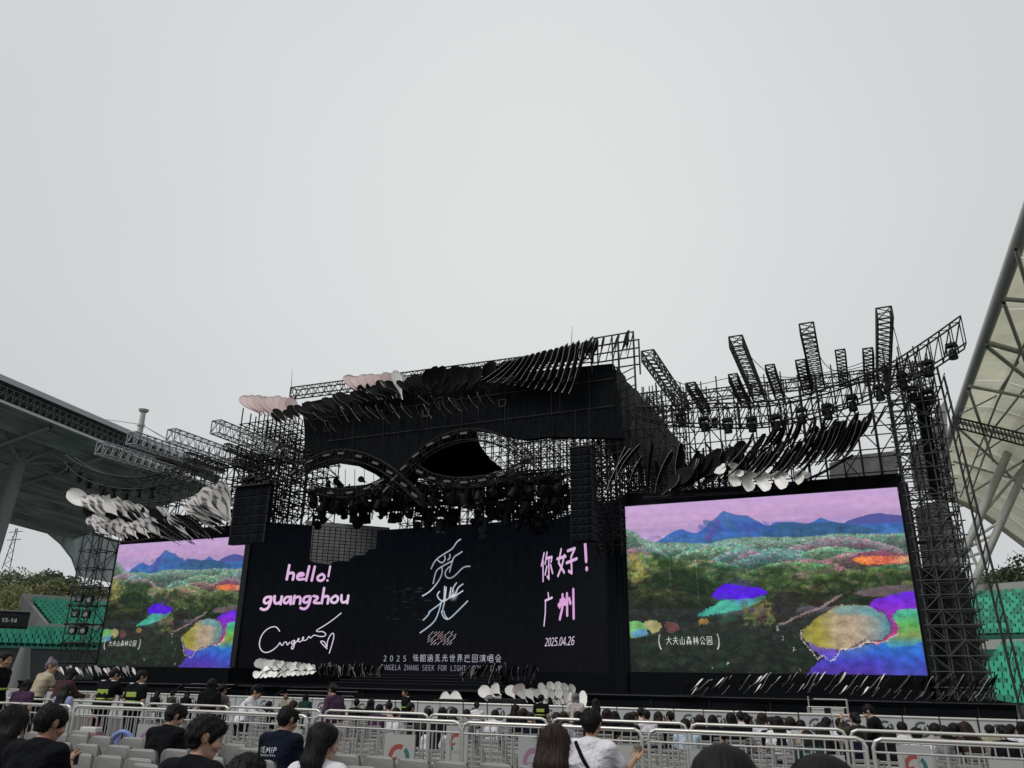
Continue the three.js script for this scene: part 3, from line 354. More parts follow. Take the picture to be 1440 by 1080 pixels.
// portal: black header over the centre stage, with openings like two eyes
{
  const z = -46.5, q = (x, y) => { const p = at(x, y, z); return [p.x, p.y]; }, base = [-27, 12, z];
  const t = thing('stage_portal', 'huge black cloth-covered stage portal with an eye-shaped lower edge above the middle screens', 'stage portal', base);
  const outline = [[424, 567], [480, 556], [600, 539], [700, 527], [862, 511], [868, 560], [876, 616], [820, 615], [770, 614], [740, 618], [712, 613], [690, 607], [660, 604], [630, 611], [602, 624], [574, 648], [556, 669], [542, 656], [522, 644], [500, 637], [478, 634], [458, 640], [444, 646], [430, 622]].map(([x, y]) => q(x, y)).map(([x, y]) => [x - base[0], y - base[1]]);
  part('header_drape', slab(outline, 0.5).translate(0, 0, -0.5), mat.blackCloth, t);
  const rx = at(862, 511, z).x, lx = at(424, 567, z).x, ytop = at(862, 511, z).y;
  part('roof_deck', box(rx - lx, 0.5, 7, (rx + lx) / 2 - base[0], ytop - base[1] - 0.45, -4.1), mat.blackCloth, t);
  for (let i = 1; i < 16; i++) { const f = (i + rr(-0.4, 0.4)) / 16; if (i % 4 === 0) continue; part('seam_pipe', bar(V(lerp(lx, rx, f) - base[0], ytop - base[1] - 0.1, 0.04), V(lerp(lx, rx, f) - base[0], ytop - base[1] - rr(1.5, 4.2), 0.04), 0.025, 4), mat.darkSteel, t); }
  for (let i = 0; i < 4; i += 2) part('seam_pipe', bar(V(lx - base[0] + rr(0, 9), ytop - base[1] - 1.1 - i * 0.95, 0.08), V(rx - base[0], ytop - base[1] - 1.1 - i * 0.95, 0.08), 0.03, 4), mat.darkSteel, t);
  // inner black cloths hung further back
  const zi = -54, qi = (x, y) => { const p = at(x, y, zi); return [p.x - base[0], p.y - base[1]]; };
  part('inner_drape', slab([[430, 600], [585, 600], [590, 672], [575, 692], [558, 690], [530, 668], [505, 656], [478, 652], [452, 658], [430, 665]].map(([x, y]) => qi(x, y)), 0.2).translate(0, 0, zi - z), mat.blackCloth, t);
  part('inner_drape', slab([[585, 600], [668, 600], [676, 628], [690, 646], [708, 660], [670, 672], [610, 676], [585, 672]].map(([x, y]) => qi(x, y)), 0.2).translate(0, 0, zi - z), mat.blackCloth, t);
  // grey pleated cloth down the right-hand flank
  const n = 44, pos = [], idx = [];
  for (let i = 0; i <= n; i++) for (let j = 0; j <= 10; j++) { const f = i / n, g = j / 10, fold = Math.sin(i * 1.9) * 0.16 + Math.sin(i * 0.7 + j * 0.5) * 0.22; pos.push(rx - base[0] + 0.15 + fold * (0.3 + g) - g * 0.7, ytop - base[1] - 0.1 - 0.5 * Math.sin(f * 9) * 0.25 - g * (5.6 + Math.sin(f * 13) * 0.7 - f * 0.8), -f * 21 - 0.3); }
  for (let i = 0; i < n; i++) for (let j = 0; j < 10; j++) { const a = i * 11 + j; idx.push(a, a + 1, a + 11, a + 1, a + 12, a + 11); }
  const g = new THREE.BufferGeometry(); g.setAttribute('position', new THREE.Float32BufferAttribute(pos, 3)); g.setAttribute('uv', new THREE.Float32BufferAttribute(pos.flatMap((_, i) => (i % 3 ? [] : [pos[i + 2] / 4, pos[i + 1] / 4])), 2)); g.setIndex(idx); g.computeVertexNormals();
  part('flank_drape', g, mat.greyCloth, t);
  // small square lamps on the header cloth
  for (const [x, y] of [[461, 602], [599, 582], [619, 564], [707, 567], [804, 531], [600, 580]]) { const p = at(x, y, z); part('square_marker', [box(0.5, 0.06, 0.06, 0, 0.25), box(0.5, 0.06, 0.06, 0, -0.25), box(0.06, 0.5, 0.06, 0.25), box(0.06, 0.5, 0.06, -0.25)].map((b) => b.translate(p.x - base[0], p.y - base[1], 0.06)), mat.darkSteel, t); }
  // legs wrapped in black cloth
  for (const [px0, px1, lab] of [[842, 880]]) { const a = at(px0, 700, z).x, b = at(px1, 700, z).x; part('leg_drape', box(b - a, 9, 0.3, (a + b) / 2 - base[0], DECK - base[1] + 4.4, -1.6), mat.blackCloth, t); }
}
// lattice legs of the portal and the scaffold behind it all
scaffold('scaffold leg of the portal beside the right-hand video wall, black cloth round its foot', range(-15, -13.3, 3), range(8.4, 16.6, 14), [-46.7, -48], 0.045, mat.blackSteel, { diag: 0.8 });
scaffold('scaffold leg of the portal right of the hanging left speaker box', range(-42, -37.8, 4), range(12.4, 19, 7), [-46.7, -48.6, -50.5], 0.05, mat.blackSteel, { diag: 0.9 });
scaffold('tangled scaffold tower at the left shoulder of the portal under pink feathers', range(-45.6, -41, 5), range(12.2, 20.6, 9), [-47.2, -48.8, -50.4], 0.055, mat.blackSteel, { diag: 0.95, jitter: 0.8 });
scaffold('wide back scaffold closing the stage behind the centre screens', range(-42, -13, 34), range(DECK, 26, 24), [-67, -68.4], 0.055, mat.blackSteel, { diag: 0.55 });
scaffold('scaffold frame behind the right eye opening under the portal roof', range(-27, -13.6, 22), range(11.6, 23.4, 18), [-60, -61.5], 0.05, mat.blackSteel, { diag: 0.6 });
scaffold('tall scaffold wall carrying the right-hand video wall', range(-13.2, 4.9, 18), range(-1.1, 18.4, 14), [-49.2, -51.2], 0.045, mat.darkSteel, { diag: 0.6, jitter: 1.2 });
scaffold('low dense scaffold lattice just above the left half of the right screen', range(-13.3, -6.6, 16), range(11.7, 14.3, 6), [-48.6, -49], 0.04, mat.blackSteel, { diag: 1, jitter: 0.5 });
scaffold('scaffold corner tower at the far right end of the stage', range(2.75, 5.1, 3), range(-1.1, 18.2, 26), [-46.4, -48, -49], 0.042, mat.towerSteel, { diag: 0.7, jitter: 0.6 });
scaffold('dense scaffold wall carrying the left-hand video wall', range(-58.2, -44.6, 11), range(-1.1, 18.2, 13), [-49.2, -51.2], 0.055, mat.darkSteel, { diag: 0.75, jitter: 1.2 });
scaffold('slim scaffold tower at the far left end of the stage', range(-61, -58.6, 2), range(-1.1, 12.4, 9), [-46.6, -48.2], 0.05, mat.darkSteel, { diag: 0.9 });
// raking props of the right tower
{
  const t = thing('raking_prop', 'long raking scaffold prop on the outer side of the right tower', 'scaffold prop', [5.3, -1.1, -46.2]);
  part('tube', [bar(V(0, 18.9, 0), V(0.7, 0, 0.6), 0.06), bar(V(0.25, 18.3, 0), V(1.05, 0, 0.6), 0.06)], mat.darkSteel, t); const l = []; for (let i = 0; i < 22; i++) l.push(bar(V(0.7 - i * 0.03, i * 0.85, 0.6 - i * 0.027), V(1.0 - i * 0.033, (i + 1) * 0.84, 0.6 - i * 0.027), 0.03, 4)); part('lacing', l, mat.darkSteel, t, 'stuff');
}
// grey tarpaulins behind the upper right scaffold and at the right end
for (const [pts, z, lab] of [[[[1166, 652], [1196, 641], [1262, 634], [1264, 690], [1168, 700]], -52, 'pale grey tarpaulin behind the scaffold above the right screen corner'], [[[1286, 715], [1330, 700], [1352, 770], [1350, 812], [1300, 816]], -50, 'grey tarpaulin strung in the right end tower'], [[[1278, 640], [1330, 560], [1338, 690], [1286, 690]], -51, 'dark grey tarpaulin behind the right hanging speaker']]) {
  const p = pts.map(([x, y]) => at(x, y, z)), o = p[0]; single('tarpaulin', slab(p.map((v) => [v.x - o.x, v.y - o.y]), 0.04), mat.greyTarp, lab, 'tarpaulin').position.copy(o);
}
{ const p = [[430, 732], [548, 742], [548, 812], [430, 812]].map(([x, y]) => at(x, y, -59)), o = p[0]; single('tarpaulin', slab(p.map((v) => [v.x - o.x, v.y - o.y]), 0.05), mat.paleTarp, 'light grey tarpaulin showing through the open mesh behind hello! guangzhou', 'tarpaulin').position.copy(o); }
single('black_drape', slab([[-15, DECK], [2.6, DECK], [2.6, 11.4], [-15, 11.4]], 0.06), mat.blackCloth, 'black drape hung behind the right-hand video wall', 'drape').position.z = -48.8;
single('mesh_drape', slab([[2.6, -1], [5.2, -1], [5.2, 7], [2.6, 7.4]], 0.06), mat.meshCloth, 'dark mesh cloth hung behind the lower right end tower', 'drape').position.z = -49.6;
single('black_drape', slab([[-60, -1.1], [-14, -1.1], [-14, 12.4], [-22, 12.6], [-30, 12.4], [-36.5, 12], [-36.5, 9], [-60, 9]], 0.06), mat.blackCloth, 'long black drape closing the back of the centre stage', 'drape').position.z = -60;
single('black_drape', slab([[-45, DECK], [-59, DECK], [-59, 11.9], [-45, 12.6]], 0.06), mat.blackCloth, 'black drape hung behind the left-hand video wall', 'drape').position.z = -48.8;
single('screen_pelmet', box(16.2, 0.75, 0.3, -5.4, 12.05, -48.3), mat.blackCloth, 'black pelmet strip above the right-hand video wall', 'pelmet');
single('screen_pelmet', box(14, 0.9, 0.3, -51.2, 11.95, -48.3), mat.blackCloth, 'black pelmet strip above the left-hand video wall', 'pelmet');
single('screen_return', box(0.5, 9.9, 0.3, -43.5, 6.6, -47.6), mat.blackBox, 'narrow black return beside the left video wall under the speaker', 'panel');
{ const p0 = at(1266, 700, -48.1), p1 = at(1308, 955, -48.1); single('screen_return', box(0.5, 10.4, 0.3, 2.75, 6.6, -48.1), mat.blackBox, 'narrow black frame on the right edge of the right video wall', 'panel'); }

// catwalk along the back of the right wing and railing over the portal roof
boxTruss('catwalk_truss', 'long thin catwalk truss along the top of the right scaffold', 'truss', null, V(-9.4, 19.1, -50), V(5.2, 19.1, -50), 0.6, 0.6, 18, 0.045, mat.darkSteel);
boxTruss('catwalk_truss', 'thin catwalk truss along the top of the left scaffold', 'truss', null, V(-60, 18.3, -50), V(-43, 18.3, -50), 0.6, 0.6, 18, 0.05, mat.darkSteel);
boxTruss('catwalk_truss', 'pipe truss railing along the front of the portal roof', 'truss', null, at(412, 553, -46.4), at(832, 499, -46.4), 0.7, 0.75, 30, 0.05, mat.darkSteel);
{
  const xs = [at(832, 500, -46.4).x, at(862, 500, -46.4).x, at(892, 500, -46.4).x], t = thing('roof_cage', 'open pipe cage on the right end of the portal roof', 'scaffolding', [xs[0], 20.8, -46.4]), W = xs[2] - xs[0];
  for (const z of [0, -1.4]) for (const x of [0, W / 2, W]) part('standard', bar(V(x, -0.4, z), V(x, 2.1, z), 0.06), mat.darkSteel, t);
  for (const z of [0, -1.4]) for (const y of [0.3, 0.9, 1.5, 2.1]) part('ledger', bar(V(-0.1, y, z), V(W + 0.05, y + 0.03, z), 0.055), mat.darkSteel, t);
  for (let i = 0; i < 6; i++) part('brace', bar(V(i * W / 6, 0.3, 0), V((i + 1) * W / 6, 2.1, 0), 0.035), mat.darkSteel, t);
  part('down_leg', bar(V(W, 2.1, 0), V(W, -3, 0), 0.07), mat.darkSteel, t); part('down_leg', bar(V(W * 0.55, 2.1, -1), V(W * 0.55, -3, -1), 0.06), mat.darkSteel, t); for (let i = 0; i < 5; i++) part('rung', bar(V(W * 0.55, -0.4 - i * 0.6, -1), V(W, -0.4 - i * 0.6, 0), 0.04), mat.darkSteel, t);
}
// cantilever trusses that reach out over the front, seen end on
const ordinal = ['first', 'second', 'third', 'fourth', 'fifth', 'sixth', 'seventh', 'eighth', 'ninth', 'tenth', 'eleventh', 'twelfth', 'thirteenth', 'fourteenth', 'fifteenth', 'sixteenth', 'seventeenth', 'eighteenth', 'nineteenth', 'twentieth'];
const nth = (i) => i < 20 ? ordinal[i] : (i + 1) % 10 === 0 ? ['', '', 'twentieth', 'thirtieth', 'fortieth', 'fiftieth', 'sixtieth'][(i + 1) / 10] : ['', '', 'twenty', 'thirty', 'forty', 'fifty', 'sixty'][Math.floor((i + 1) / 10)] + '-' + ordinal[i % 10];
[[905, 492], [1029, 472], [1129, 454], [1238, 432]].forEach(([x, y], i) => { const a = at(x + 6, y + 8, -40); boxTruss('cantilever_truss', `long cantilever truss over the right wing, ${ordinal[i]} of four from the portal`, 'truss', 'long cantilever trusses on the right', a, V(a.x, a.y - 0.1, -49.4), 0.7, 0.62, 14, 0.045, mat.darkSteel); });
[[968, 538], [1027, 526], [1079, 513], [1122, 506], [1178, 492], [1217, 490]].forEach(([x, y], i) => { const a = at(x + 4, y + 5, -44.5); boxTruss('cantilever_truss', `short dark cantilever truss over the right wing, ${ordinal[i]} of six from the portal`, 'truss', 'short cantilever trusses on the right', a, V(a.x, a.y - 0.1, -49.4), 0.5, 0.45, 9, 0.045, mat.blackSteel); });
[[136, 622], [180, 608], [236, 604], [299, 592]].forEach(([x, y], i) => { const a = at(x + 4, y + 8, -40); boxTruss('cantilever_truss', `pale cantilever truss over the left wing, ${ordinal[i]} of four from the stadium roof`, 'truss', 'long cantilever trusses on the left', a, V(a.x, a.y - 0.1, -49.4), 0.8, 0.95, 13, 0.05, mat.alu); });  // paler metal than the right trusses: their lit look put into the colour
[[222, 640], [262, 640], [318, 628], [330, 650]].forEach(([x, y], i) => { const a = at(x, y, -45); boxTruss('cantilever_truss', `short cantilever truss in the left scaffold, ${ordinal[i]} from the left`, 'truss', 'short cantilever trusses on the left', a, V(a.x, a.y - 0.1, -49.4), 0.5, 0.5, 8, 0.05, mat.darkSteel); });
// swooping light trusses
const swoopR = curvedTruss('swooping curved truss of lamps over the right wing, rising to a point', [[893, 572], [925, 572], [965, 568], [1010, 567], [1060, 566], [1110, 560], [1160, 547], [1205, 532], [1250, 512], [1300, 480], [1351, 444]].map(([x, y]) => at(x, y, -45)), [0.5, 0.9, 1.2, 1.3, 1.3, 1.25, 1.2, 1.2, 1.15, 1.5, 1.6], 0.9, 0.05, mat.blackSteel, null, 50, 34);
const swoopL = curvedTruss('swooping curved truss of lamps over the left wing', [[92, 640], [108, 651], [130, 661], [160, 669], [195, 671], [230, 664], [262, 650], [285, 640]].map(([x, y]) => at(x, y, -45)), [0.6, 0.9, 1, 1, 1, 1, 0.9, 0.6], 0.9, 0.05, mat.darkSteel, null, 40, 24);
// curved trusses that outline the eyes
const eyes = [
  [[404, 668], [430, 648], [458, 636], [480, 632], [508, 636], [534, 647], [556, 662], [578, 682], [592, 696]],
  [[540, 690], [556, 668], [574, 648], [600, 624], [630, 609], [664, 603], [700, 610], [728, 624], [754, 642]],
  [[585, 652], [604, 664], [628, 670], [655, 672], [685, 668], [715, 658], [742, 645]],
  [[430, 676], [455, 685], [482, 688], [508, 684], [530, 676], [548, 664]],
].map((p, i) => curvedTruss(['left arched truss over the eye opening beside the portal leg', 'right arched truss over the larger eye opening', 'lower curved truss of the right eye opening', 'lower curved truss of the left eye opening'][i], p.map(([x, y]) => at(x, y, -45.8 - i * 0.25)), i < 2 ? 0.75 : 0.6, 0.5, 0.045, mat.blackSteel, null, 36, 20));

// ---------------------------------------------------------------- lamps and loudspeakers
function makeMovingHead() {
  const t = thing('moving_light', 'moving light', 'stage light', V(0, 0, 0), 0, 'moving stage lights');
  part('clamp', bar(V(0, 0.14, 0), V(0, 0.3, 0), 0.04), mat.blackBox, t);
  part('base', new RoundedBoxGeometry(0.5, 0.2, 0.42, 1, 0.05).translate(0, 0.05, 0), mat.blackBox, t);
  for (const s of [-1, 1]) part('yoke_arm', box(0.07, 0.48, 0.16, s * 0.26, -0.22, 0, 0.02), mat.blackBox, t);
  const h = part('head', new THREE.LatheGeometry([[0, 0.22], [0.13, 0.21], [0.19, 0.12], [0.19, -0.1], [0.22, -0.16], [0.22, -0.3], [0.18, -0.32]].map(([x, y]) => new THREE.Vector2(x, y)), 14), mat.blackBox, t); h.position.set(0, -0.38, 0); h.rotation.x = 0.35;
  part('lens', new THREE.CircleGeometry(0.18, 14).rotateX(Math.PI / 2).translate(0, -0.31, 0), mat.lens, h);
  return t;
}
let movingProto = null;
function movingHead(p, label, group, scale = 1, turn = rr(-0.6, 0.6), tilt = rr(-0.5, 0.7)) {
  let t = movingProto ? copyOf(movingProto, label) : (movingProto = makeMovingHead()); t.userData.label = label; t.userData.group = group; t.position.copy(p); t.rotation.y = turn; t.scale.setScalar(scale); const h = t.children.find((c) => c.name === 'head'); h.rotation.x = tilt; return t;
}
[[958, 588], [990, 594], [1005, 594], [1023, 596], [1057, 594], [1091, 592], [1127, 582], [1163, 576], [1198, 564], [1236, 549], [1269, 533], [1304, 515], [1338, 491]].forEach(([x, y], i) => movingHead(at(x, y - 4, -45.4), `black moving light under the right swooping truss, ${nth(i)} from the portal`, 'lights under the right swooping truss', i === 2 ? 0.7 : 1.08, -0.3, 0.15 - i * 0.02));
[[1283, 548], [1305, 552]].forEach(([x, y], i) => movingHead(at(x, y, -47), i ? 'moving light on top of the right hanging speaker' : 'moving light left of the right hanging speaker', 'lights by the right speaker', 1.1));
[[97, 655], [112, 668], [126, 676], [145, 686], [160, 690], [178, 692], [196, 690], [214, 690]].forEach(([x, y], i) => movingHead(at(x, y - 2, -45.4), `black moving light under the left swooping truss, ${nth(i)} from the left`, 'lights under the left swooping truss', 1.1));
[[346, 676], [356, 674], [366, 676], [376, 680]].forEach(([x, y], i) => movingHead(at(x, y, -45.6), `moving light on top of the left hanging speaker, ${nth(i)} from the left`, 'lights on the left speaker', 1.3));
// four lamp bars across the centre stage, dense with lamps
const barLabels = ['nearest', 'second', 'third', 'rearmost'];
for (let k = 0; k < 4; k++) {
  const z = -48.5 - k * 3.2, a = at(446 + k * 8, 700 - k * 2, z), b = at(800 - k * 6, 690 + k * 6, z); a.y += 0.4 - k * 0.2; b.y = a.y - 0.2;
  boxTruss('lamp_bar', `straight lamp truss across the centre stage, ${barLabels[k]} of four`, 'truss', null, a, b, 0.45, 0.45, 20, 0.04, mat.blackSteel);
  const n = 17; for (let i = 0; i < n; i++) { const p = a.clone().lerp(b, (i + 0.5 + rr(-0.3, 0.3)) / n); p.y -= 0.42 + rr(0, 0.25); movingHead(p, `black moving light on the ${barLabels[k]} centre lamp truss, ${nth(i)} from the left`, `lights on the ${barLabels[k]} centre truss`, rr(1.1, 1.7), rr(-1, 1), rr(-0.7, 0.9)); }
}
// clusters hung lower, in stepped rows
for (let i = 0; i < 56; i++) { const px = lerp(440, 800, (i + rr(0, 1)) / 56), py = 700 + rr(-14, 30) + (px > 560 && px < 720 ? 6 : 0), z = rr(-50, -54), p = at(px, py, z); movingHead(p, `black moving light hung low over the centre stage, ${nth(i)} from the left`, 'lights hung low over the centre stage', rr(1.2, 1.9), rr(-1, 1), rr(-0.6, 0.9)); }
for (let i = 0; i < 26; i++) { const px = lerp(452, 800, (i + 0.5) / 26), z = -52 - (i % 3); const p = at(px, 660, z), q = at(px, 724, z); single('drop_pipe', bar(p, q, 0.03, 4), mat.blackSteel, `thin drop pipe for hanging lamps over the centre stage, ${nth(i)} from the left`, 'pipe', 'drop pipes over the centre stage'); }
// strobes on the eye trusses
const strobe = thing('strobe_light', 'flat white strobe', 'stage light'); part('case', new RoundedBoxGeometry(0.62, 0.2, 0.18, 1, 0.03), mat.darkSteel, strobe); part('face', box(0.52, 0.12, 0.02, 0, 0, 0.1), M(0.09, 0.09, 0.1, 0.5), strobe);
let strobeUsed = false;
eyes.forEach(({ cT }, e) => { const n = [9, 11, 7, 5][e]; for (let i = 0; i < n; i++) { const f = (i + 0.5) / n, p = cT.getPoint(f), d = cT.getTangent(f), lab = `flat strobe on the ${['left arch', 'right arch', 'lower right eye', 'lower left eye'][e]} truss, ${nth(i)} from the left`; const s = strobeUsed ? copyOf(strobe, lab) : strobe; strobeUsed = true; s.userData = { label: lab, category: 'stage light', group: 'strobes on the eye trusses' }; s.position.set(p.x, p.y - 0.38, p.z + 0.2); s.rotation.z = Math.atan2(d.y, d.x) * 0.8; } });
function lineArray(label, p0, p1, z, n, w, m, bend = 0, deep = 0.9) {      // stack of cabinets
  const a = at(...p0, z), b = at(...p1, z), H = a.y - b.y, t = thing('line_array', label, 'loudspeaker', [(a.x + b.x) / 2, a.y, z]); const W = w ?? b.x - a.x;
  for (let i = 0; i < n; i++) { const c = part('cabinet', new RoundedBoxGeometry(W, H / n - 0.03, deep, 1, 0.04), m, t); c.position.set(0, -(i + 0.5) * H / n, -bend * (i / n) ** 2); c.rotation.x = bend * 0.25 * (i / n); part('grille', box(W * 0.9, H / n - 0.12, 0.03, 0, 0, deep / 2 + 0.01), mat.blackCloth, c); }
  part('flying_frame', box(W * 1.02, 0.12, 1, 0, 0.1, 0), mat.blackSteel, t); for (const s of [-1, 1]) part('hoist_chain', bar(V(s * W * 0.3, 0.1, 0), V(s * W * 0.3, 2.6, 0), 0.025, 4), mat.blackSteel, t);
  return t;
}
lineArray('tall black line array hung in front of the right portal leg', [804, 634], [839, 762], -45, 12, null, mat.blackBox);
lineArray('broad black speaker box hung left of the portal above the left screen edge', [334, 688], [374, 764], -45, 6, null, mat.blackBox, 0, 0.5);
lineArray('black line array hung in the right end tower', [1287, 566], [1326, 694], -47.2, 11, null, mat.blackBox, 0.8);
for (const [px, lab] of [[333, 'left of']]) for (let i = 0; i < 3; i++) { const p = at(px + 10 + i * 14, 690, -46); single('speaker_bracket', box(0.4, 1.1, 0.4, p.x, p.y + 0.5, p.z, 0.05), mat.blackBox, `black hoist motor above the left hanging speaker, ${ordinal[i]} from the left`, 'hoist'); }
// slack cables between the right trusses, rods and aerials
[[[910, 496], [960, 540], [1040, 530], [1130, 536]], [[1034, 478], [1090, 528], [1180, 520], [1240, 500]], [[1134, 460], [1170, 520], [1230, 512], [1300, 508]], [[1250, 436], [1262, 480], [1272, 520]]].forEach((p, i) => single('slack_cable', tubeAlong(p.map(([x, y]) => at(x, y, -46)), 0.022, 24, 4), mat.blackSteel, ['slack cable from the outermost left of the right-hand trusses', 'slack cable between the second and fourth long trusses', 'slack cable from the third long truss to the tower', 'cable hanging beside the tallest truss', 'thin cable strung over the portal roof'][i], 'cable'));
for (const [x, y0, y1, lab] of [[409, 520, 553, 'left'], [803, 458, 490, 'right']]) single('lightning_rod', bar(at(x, y1, -48), at(x + 2, y0, -48), 0.03, 5, 0.012), mat.darkSteel, `thin lightning rod on the ${lab} half of the portal roof`, 'lightning rod');
for (let i = 0; i < 9; i++) { const x = 1095 + i * 26, y = 640 - i * 6; single('leaning_pole', bar(at(x, y, -47.6), at(x + 26 + rr(-6, 6), y - 42 + rr(-8, 8), -47.2), 0.05, 5), mat.darkSteel, `leaning scaffold pole above the right screen, ${ordinal[i]} from the left`, 'pole', 'leaning poles above the right screen'); }
// ---------------------------------------------------------------- feather wings
function featherGeo(kind) {      // a curved blade: bright face, dark back, pale rim; unit length along y, unit width along x
  const NT = 16, NS = 5, th = kind === 'petal' ? 0.009 : 0.004, pos = [], uv = [], groups = [[], [], []], wid = (t) => kind === 'petal' ? (0.1 + 0.9 * sstep(t, 0.12, 0.68)) * Math.sqrt(Math.max(0, 1 - Math.max(0, (t - 0.7) / 0.3) ** 2)) : (0.3 + 0.7 * sstep(t, 0.0, 0.5)) * Math.sqrt(Math.max(0, 1 - Math.max(0, (t - 0.82) / 0.18) ** 2));
  const put = (t, s, side) => { const w = wid(t); pos.push(s * 0.5 * w + (kind === 'petal' ? 0.12 : 0.1) * Math.sin(t * 2.2), t, (kind === 'petal' ? 0.16 : 0.3) * (t * t - 0.7 * t) + 0.05 * s * s * w + side * th); uv.push(s * 0.5 + 0.5, t); return pos.length / 3 - 1; };
  const F = [], B = []; for (let i = 0; i <= NT; i++) { F.push([]); B.push([]); for (let j = 0; j <= NS; j++) { const s = (j / NS) * 2 - 1, t = i / NT; F[i].push(put(t, s, 1)); B[i].push(put(t, s, -1)); } }
  for (let i = 0; i < NT; i++) { for (let j = 0; j < NS; j++) { groups[0].push(F[i][j], F[i][j + 1], F[i + 1][j + 1], F[i][j], F[i + 1][j + 1], F[i + 1][j]); groups[1].push(B[i][j], B[i + 1][j + 1], B[i][j + 1], B[i][j], B[i + 1][j], B[i + 1][j + 1]); } for (const j of [0, NS]) groups[2].push(F[i][j], F[i + 1][j], B[i + 1][j], F[i][j], B[i + 1][j], B[i][j]); }
  const g = new THREE.BufferGeometry(); g.setAttribute('position', new THREE.Float32BufferAttribute(pos, 3)); g.setAttribute('uv', new THREE.Float32BufferAttribute(uv, 2)); g.setIndex(groups.flat()); g.computeVertexNormals();
  let o = 0; groups.forEach((q, i) => { g.addGroup(o, q.length, i); o += q.length; }); return g;
}
const petal = featherGeo('petal'), blade = featherGeo('blade');
const looks = { white: [mat.featherWhite, mat.featherDark, mat.featherEdge], plain: [mat.featherPlain, mat.featherDark, mat.featherDark], dark: [mat.featherDark, mat.featherDark, mat.featherEdge], black: [mat.featherDark, mat.featherDark, mat.featherDark], pink: [mat.featherPink, mat.featherPink, mat.featherDark] };
function wing(label, anchor) { return thing('feather_wing', label, 'wing ornament', anchor, 0, null); }
function feather(t, root, tip, width, look, facing, geo = petal) {      // root and tip are points of the scene; facing is where its bright side looks
  const d = tip.clone().sub(root), len = d.length(), y = d.normalize(), zv = facing.clone().addScaledVector(y, -facing.dot(y)).normalize(), x = y.clone().cross(zv), m = part('feather', geo, looks[look], t);
  m.matrix.makeBasis(x, y, zv); m.quaternion.setFromRotationMatrix(m.matrix); m.position.copy(root).sub(t.position); m.scale.set(width, len, len * rr(0.8, 1.3)); return m;
}
const cam2 = (p) => EYE.clone().sub(p).normalize(), jig = (v, k) => v.add(V(rr(-k, k), rr(-k, k), rr(-k, k)));
{ // left wing: discs with painted-in reflections, turned to the viewer
  const t = wing('wing of white-tipped feathers on the left above the left screen', at(215, 735, -47));
  const F = (x, y, dx, dy, w, look = 'white', k = 0.35, z = -46) => feather(t, at(x + dx, y + dy, z - 0.8), at(x, y, z + rr(-0.3, 0.3)), w, look, jig(cam2(at(x, y, z)).add(V(0.2, 0.1, 0.2)), k));
  [[96, 694, 46, 26, 1.35], [112, 703, 46, 30, 0.95], [123, 700, 40, 36, 1.05], [134, 699, 40, 40, 1.0], [147, 700, 42, 40, 1.3], [160, 706, 44, 40, 0.8], [174, 707, 44, 42, 0.7], [190, 712, 42, 36, 0.6]].forEach((a, i) => F(...a, i === 0 || i === 4 ? 'plain' : 'white'));
  for (let i = 0; i < 16; i++) F(120 + i * 9 + rr(-4, 4), 718 + rr(-6, 12), 36 + rr(-6, 10), 30 + rr(-4, 8), rr(0.5, 0.95), rnd() < 0.25 ? 'white' : 'dark', 0.9, -46.3);
  [[122, 730, 26, 18, 0.8], [133, 738, 24, 18, 0.8], [146, 735, 22, 22, 1.0], [157, 733, 22, 24, 1.1], [172, 738, 22, 20, 0.95], [186, 735, 24, 22, 1], [202, 731, 26, 26, 1.05], [160, 745, 14, 14, 0.8]].forEach((a) => F(...a, 'white', 0.4, -45.6));
  for (let i = 0; i < 26; i++) F(205 + i * 4 + rr(-6, 6), 745 - i * 1.4 + rr(-10, 6), 36 + rr(-6, 12), 20 + rr(-4, 10), rr(0.25, 0.5), rnd() < 0.3 ? 'white' : 'dark', 0.9, -46);
  [[262, 707, 50, 26, 0.9], [268, 702, 50, 30, 1], [276, 698, 48, 34, 1.2], [284, 690, 44, 46, 1.7], [280, 694, 44, 44, 1.2], [298, 690, 30, 50, 1.3], [306, 679, 22, 34, 0.9], [258, 716, 50, 22, 0.7]].forEach((a) => F(...a, 'white', 0.3, -45.4));
  part('spine_pipe', tubeAlong([[120, 745], [170, 762], [230, 752], [290, 735], [335, 720]].map(([x, y]) => at(x, y, -46.9).sub(t.position)), 0.08), mat.blackSteel, t);
  part('spine_pipe', tubeAlong([[130, 720], [180, 738], [240, 740], [300, 722], [335, 706]].map(([x, y]) => at(x, y, -46.9).sub(t.position)), 0.08), mat.blackSteel, t);
}
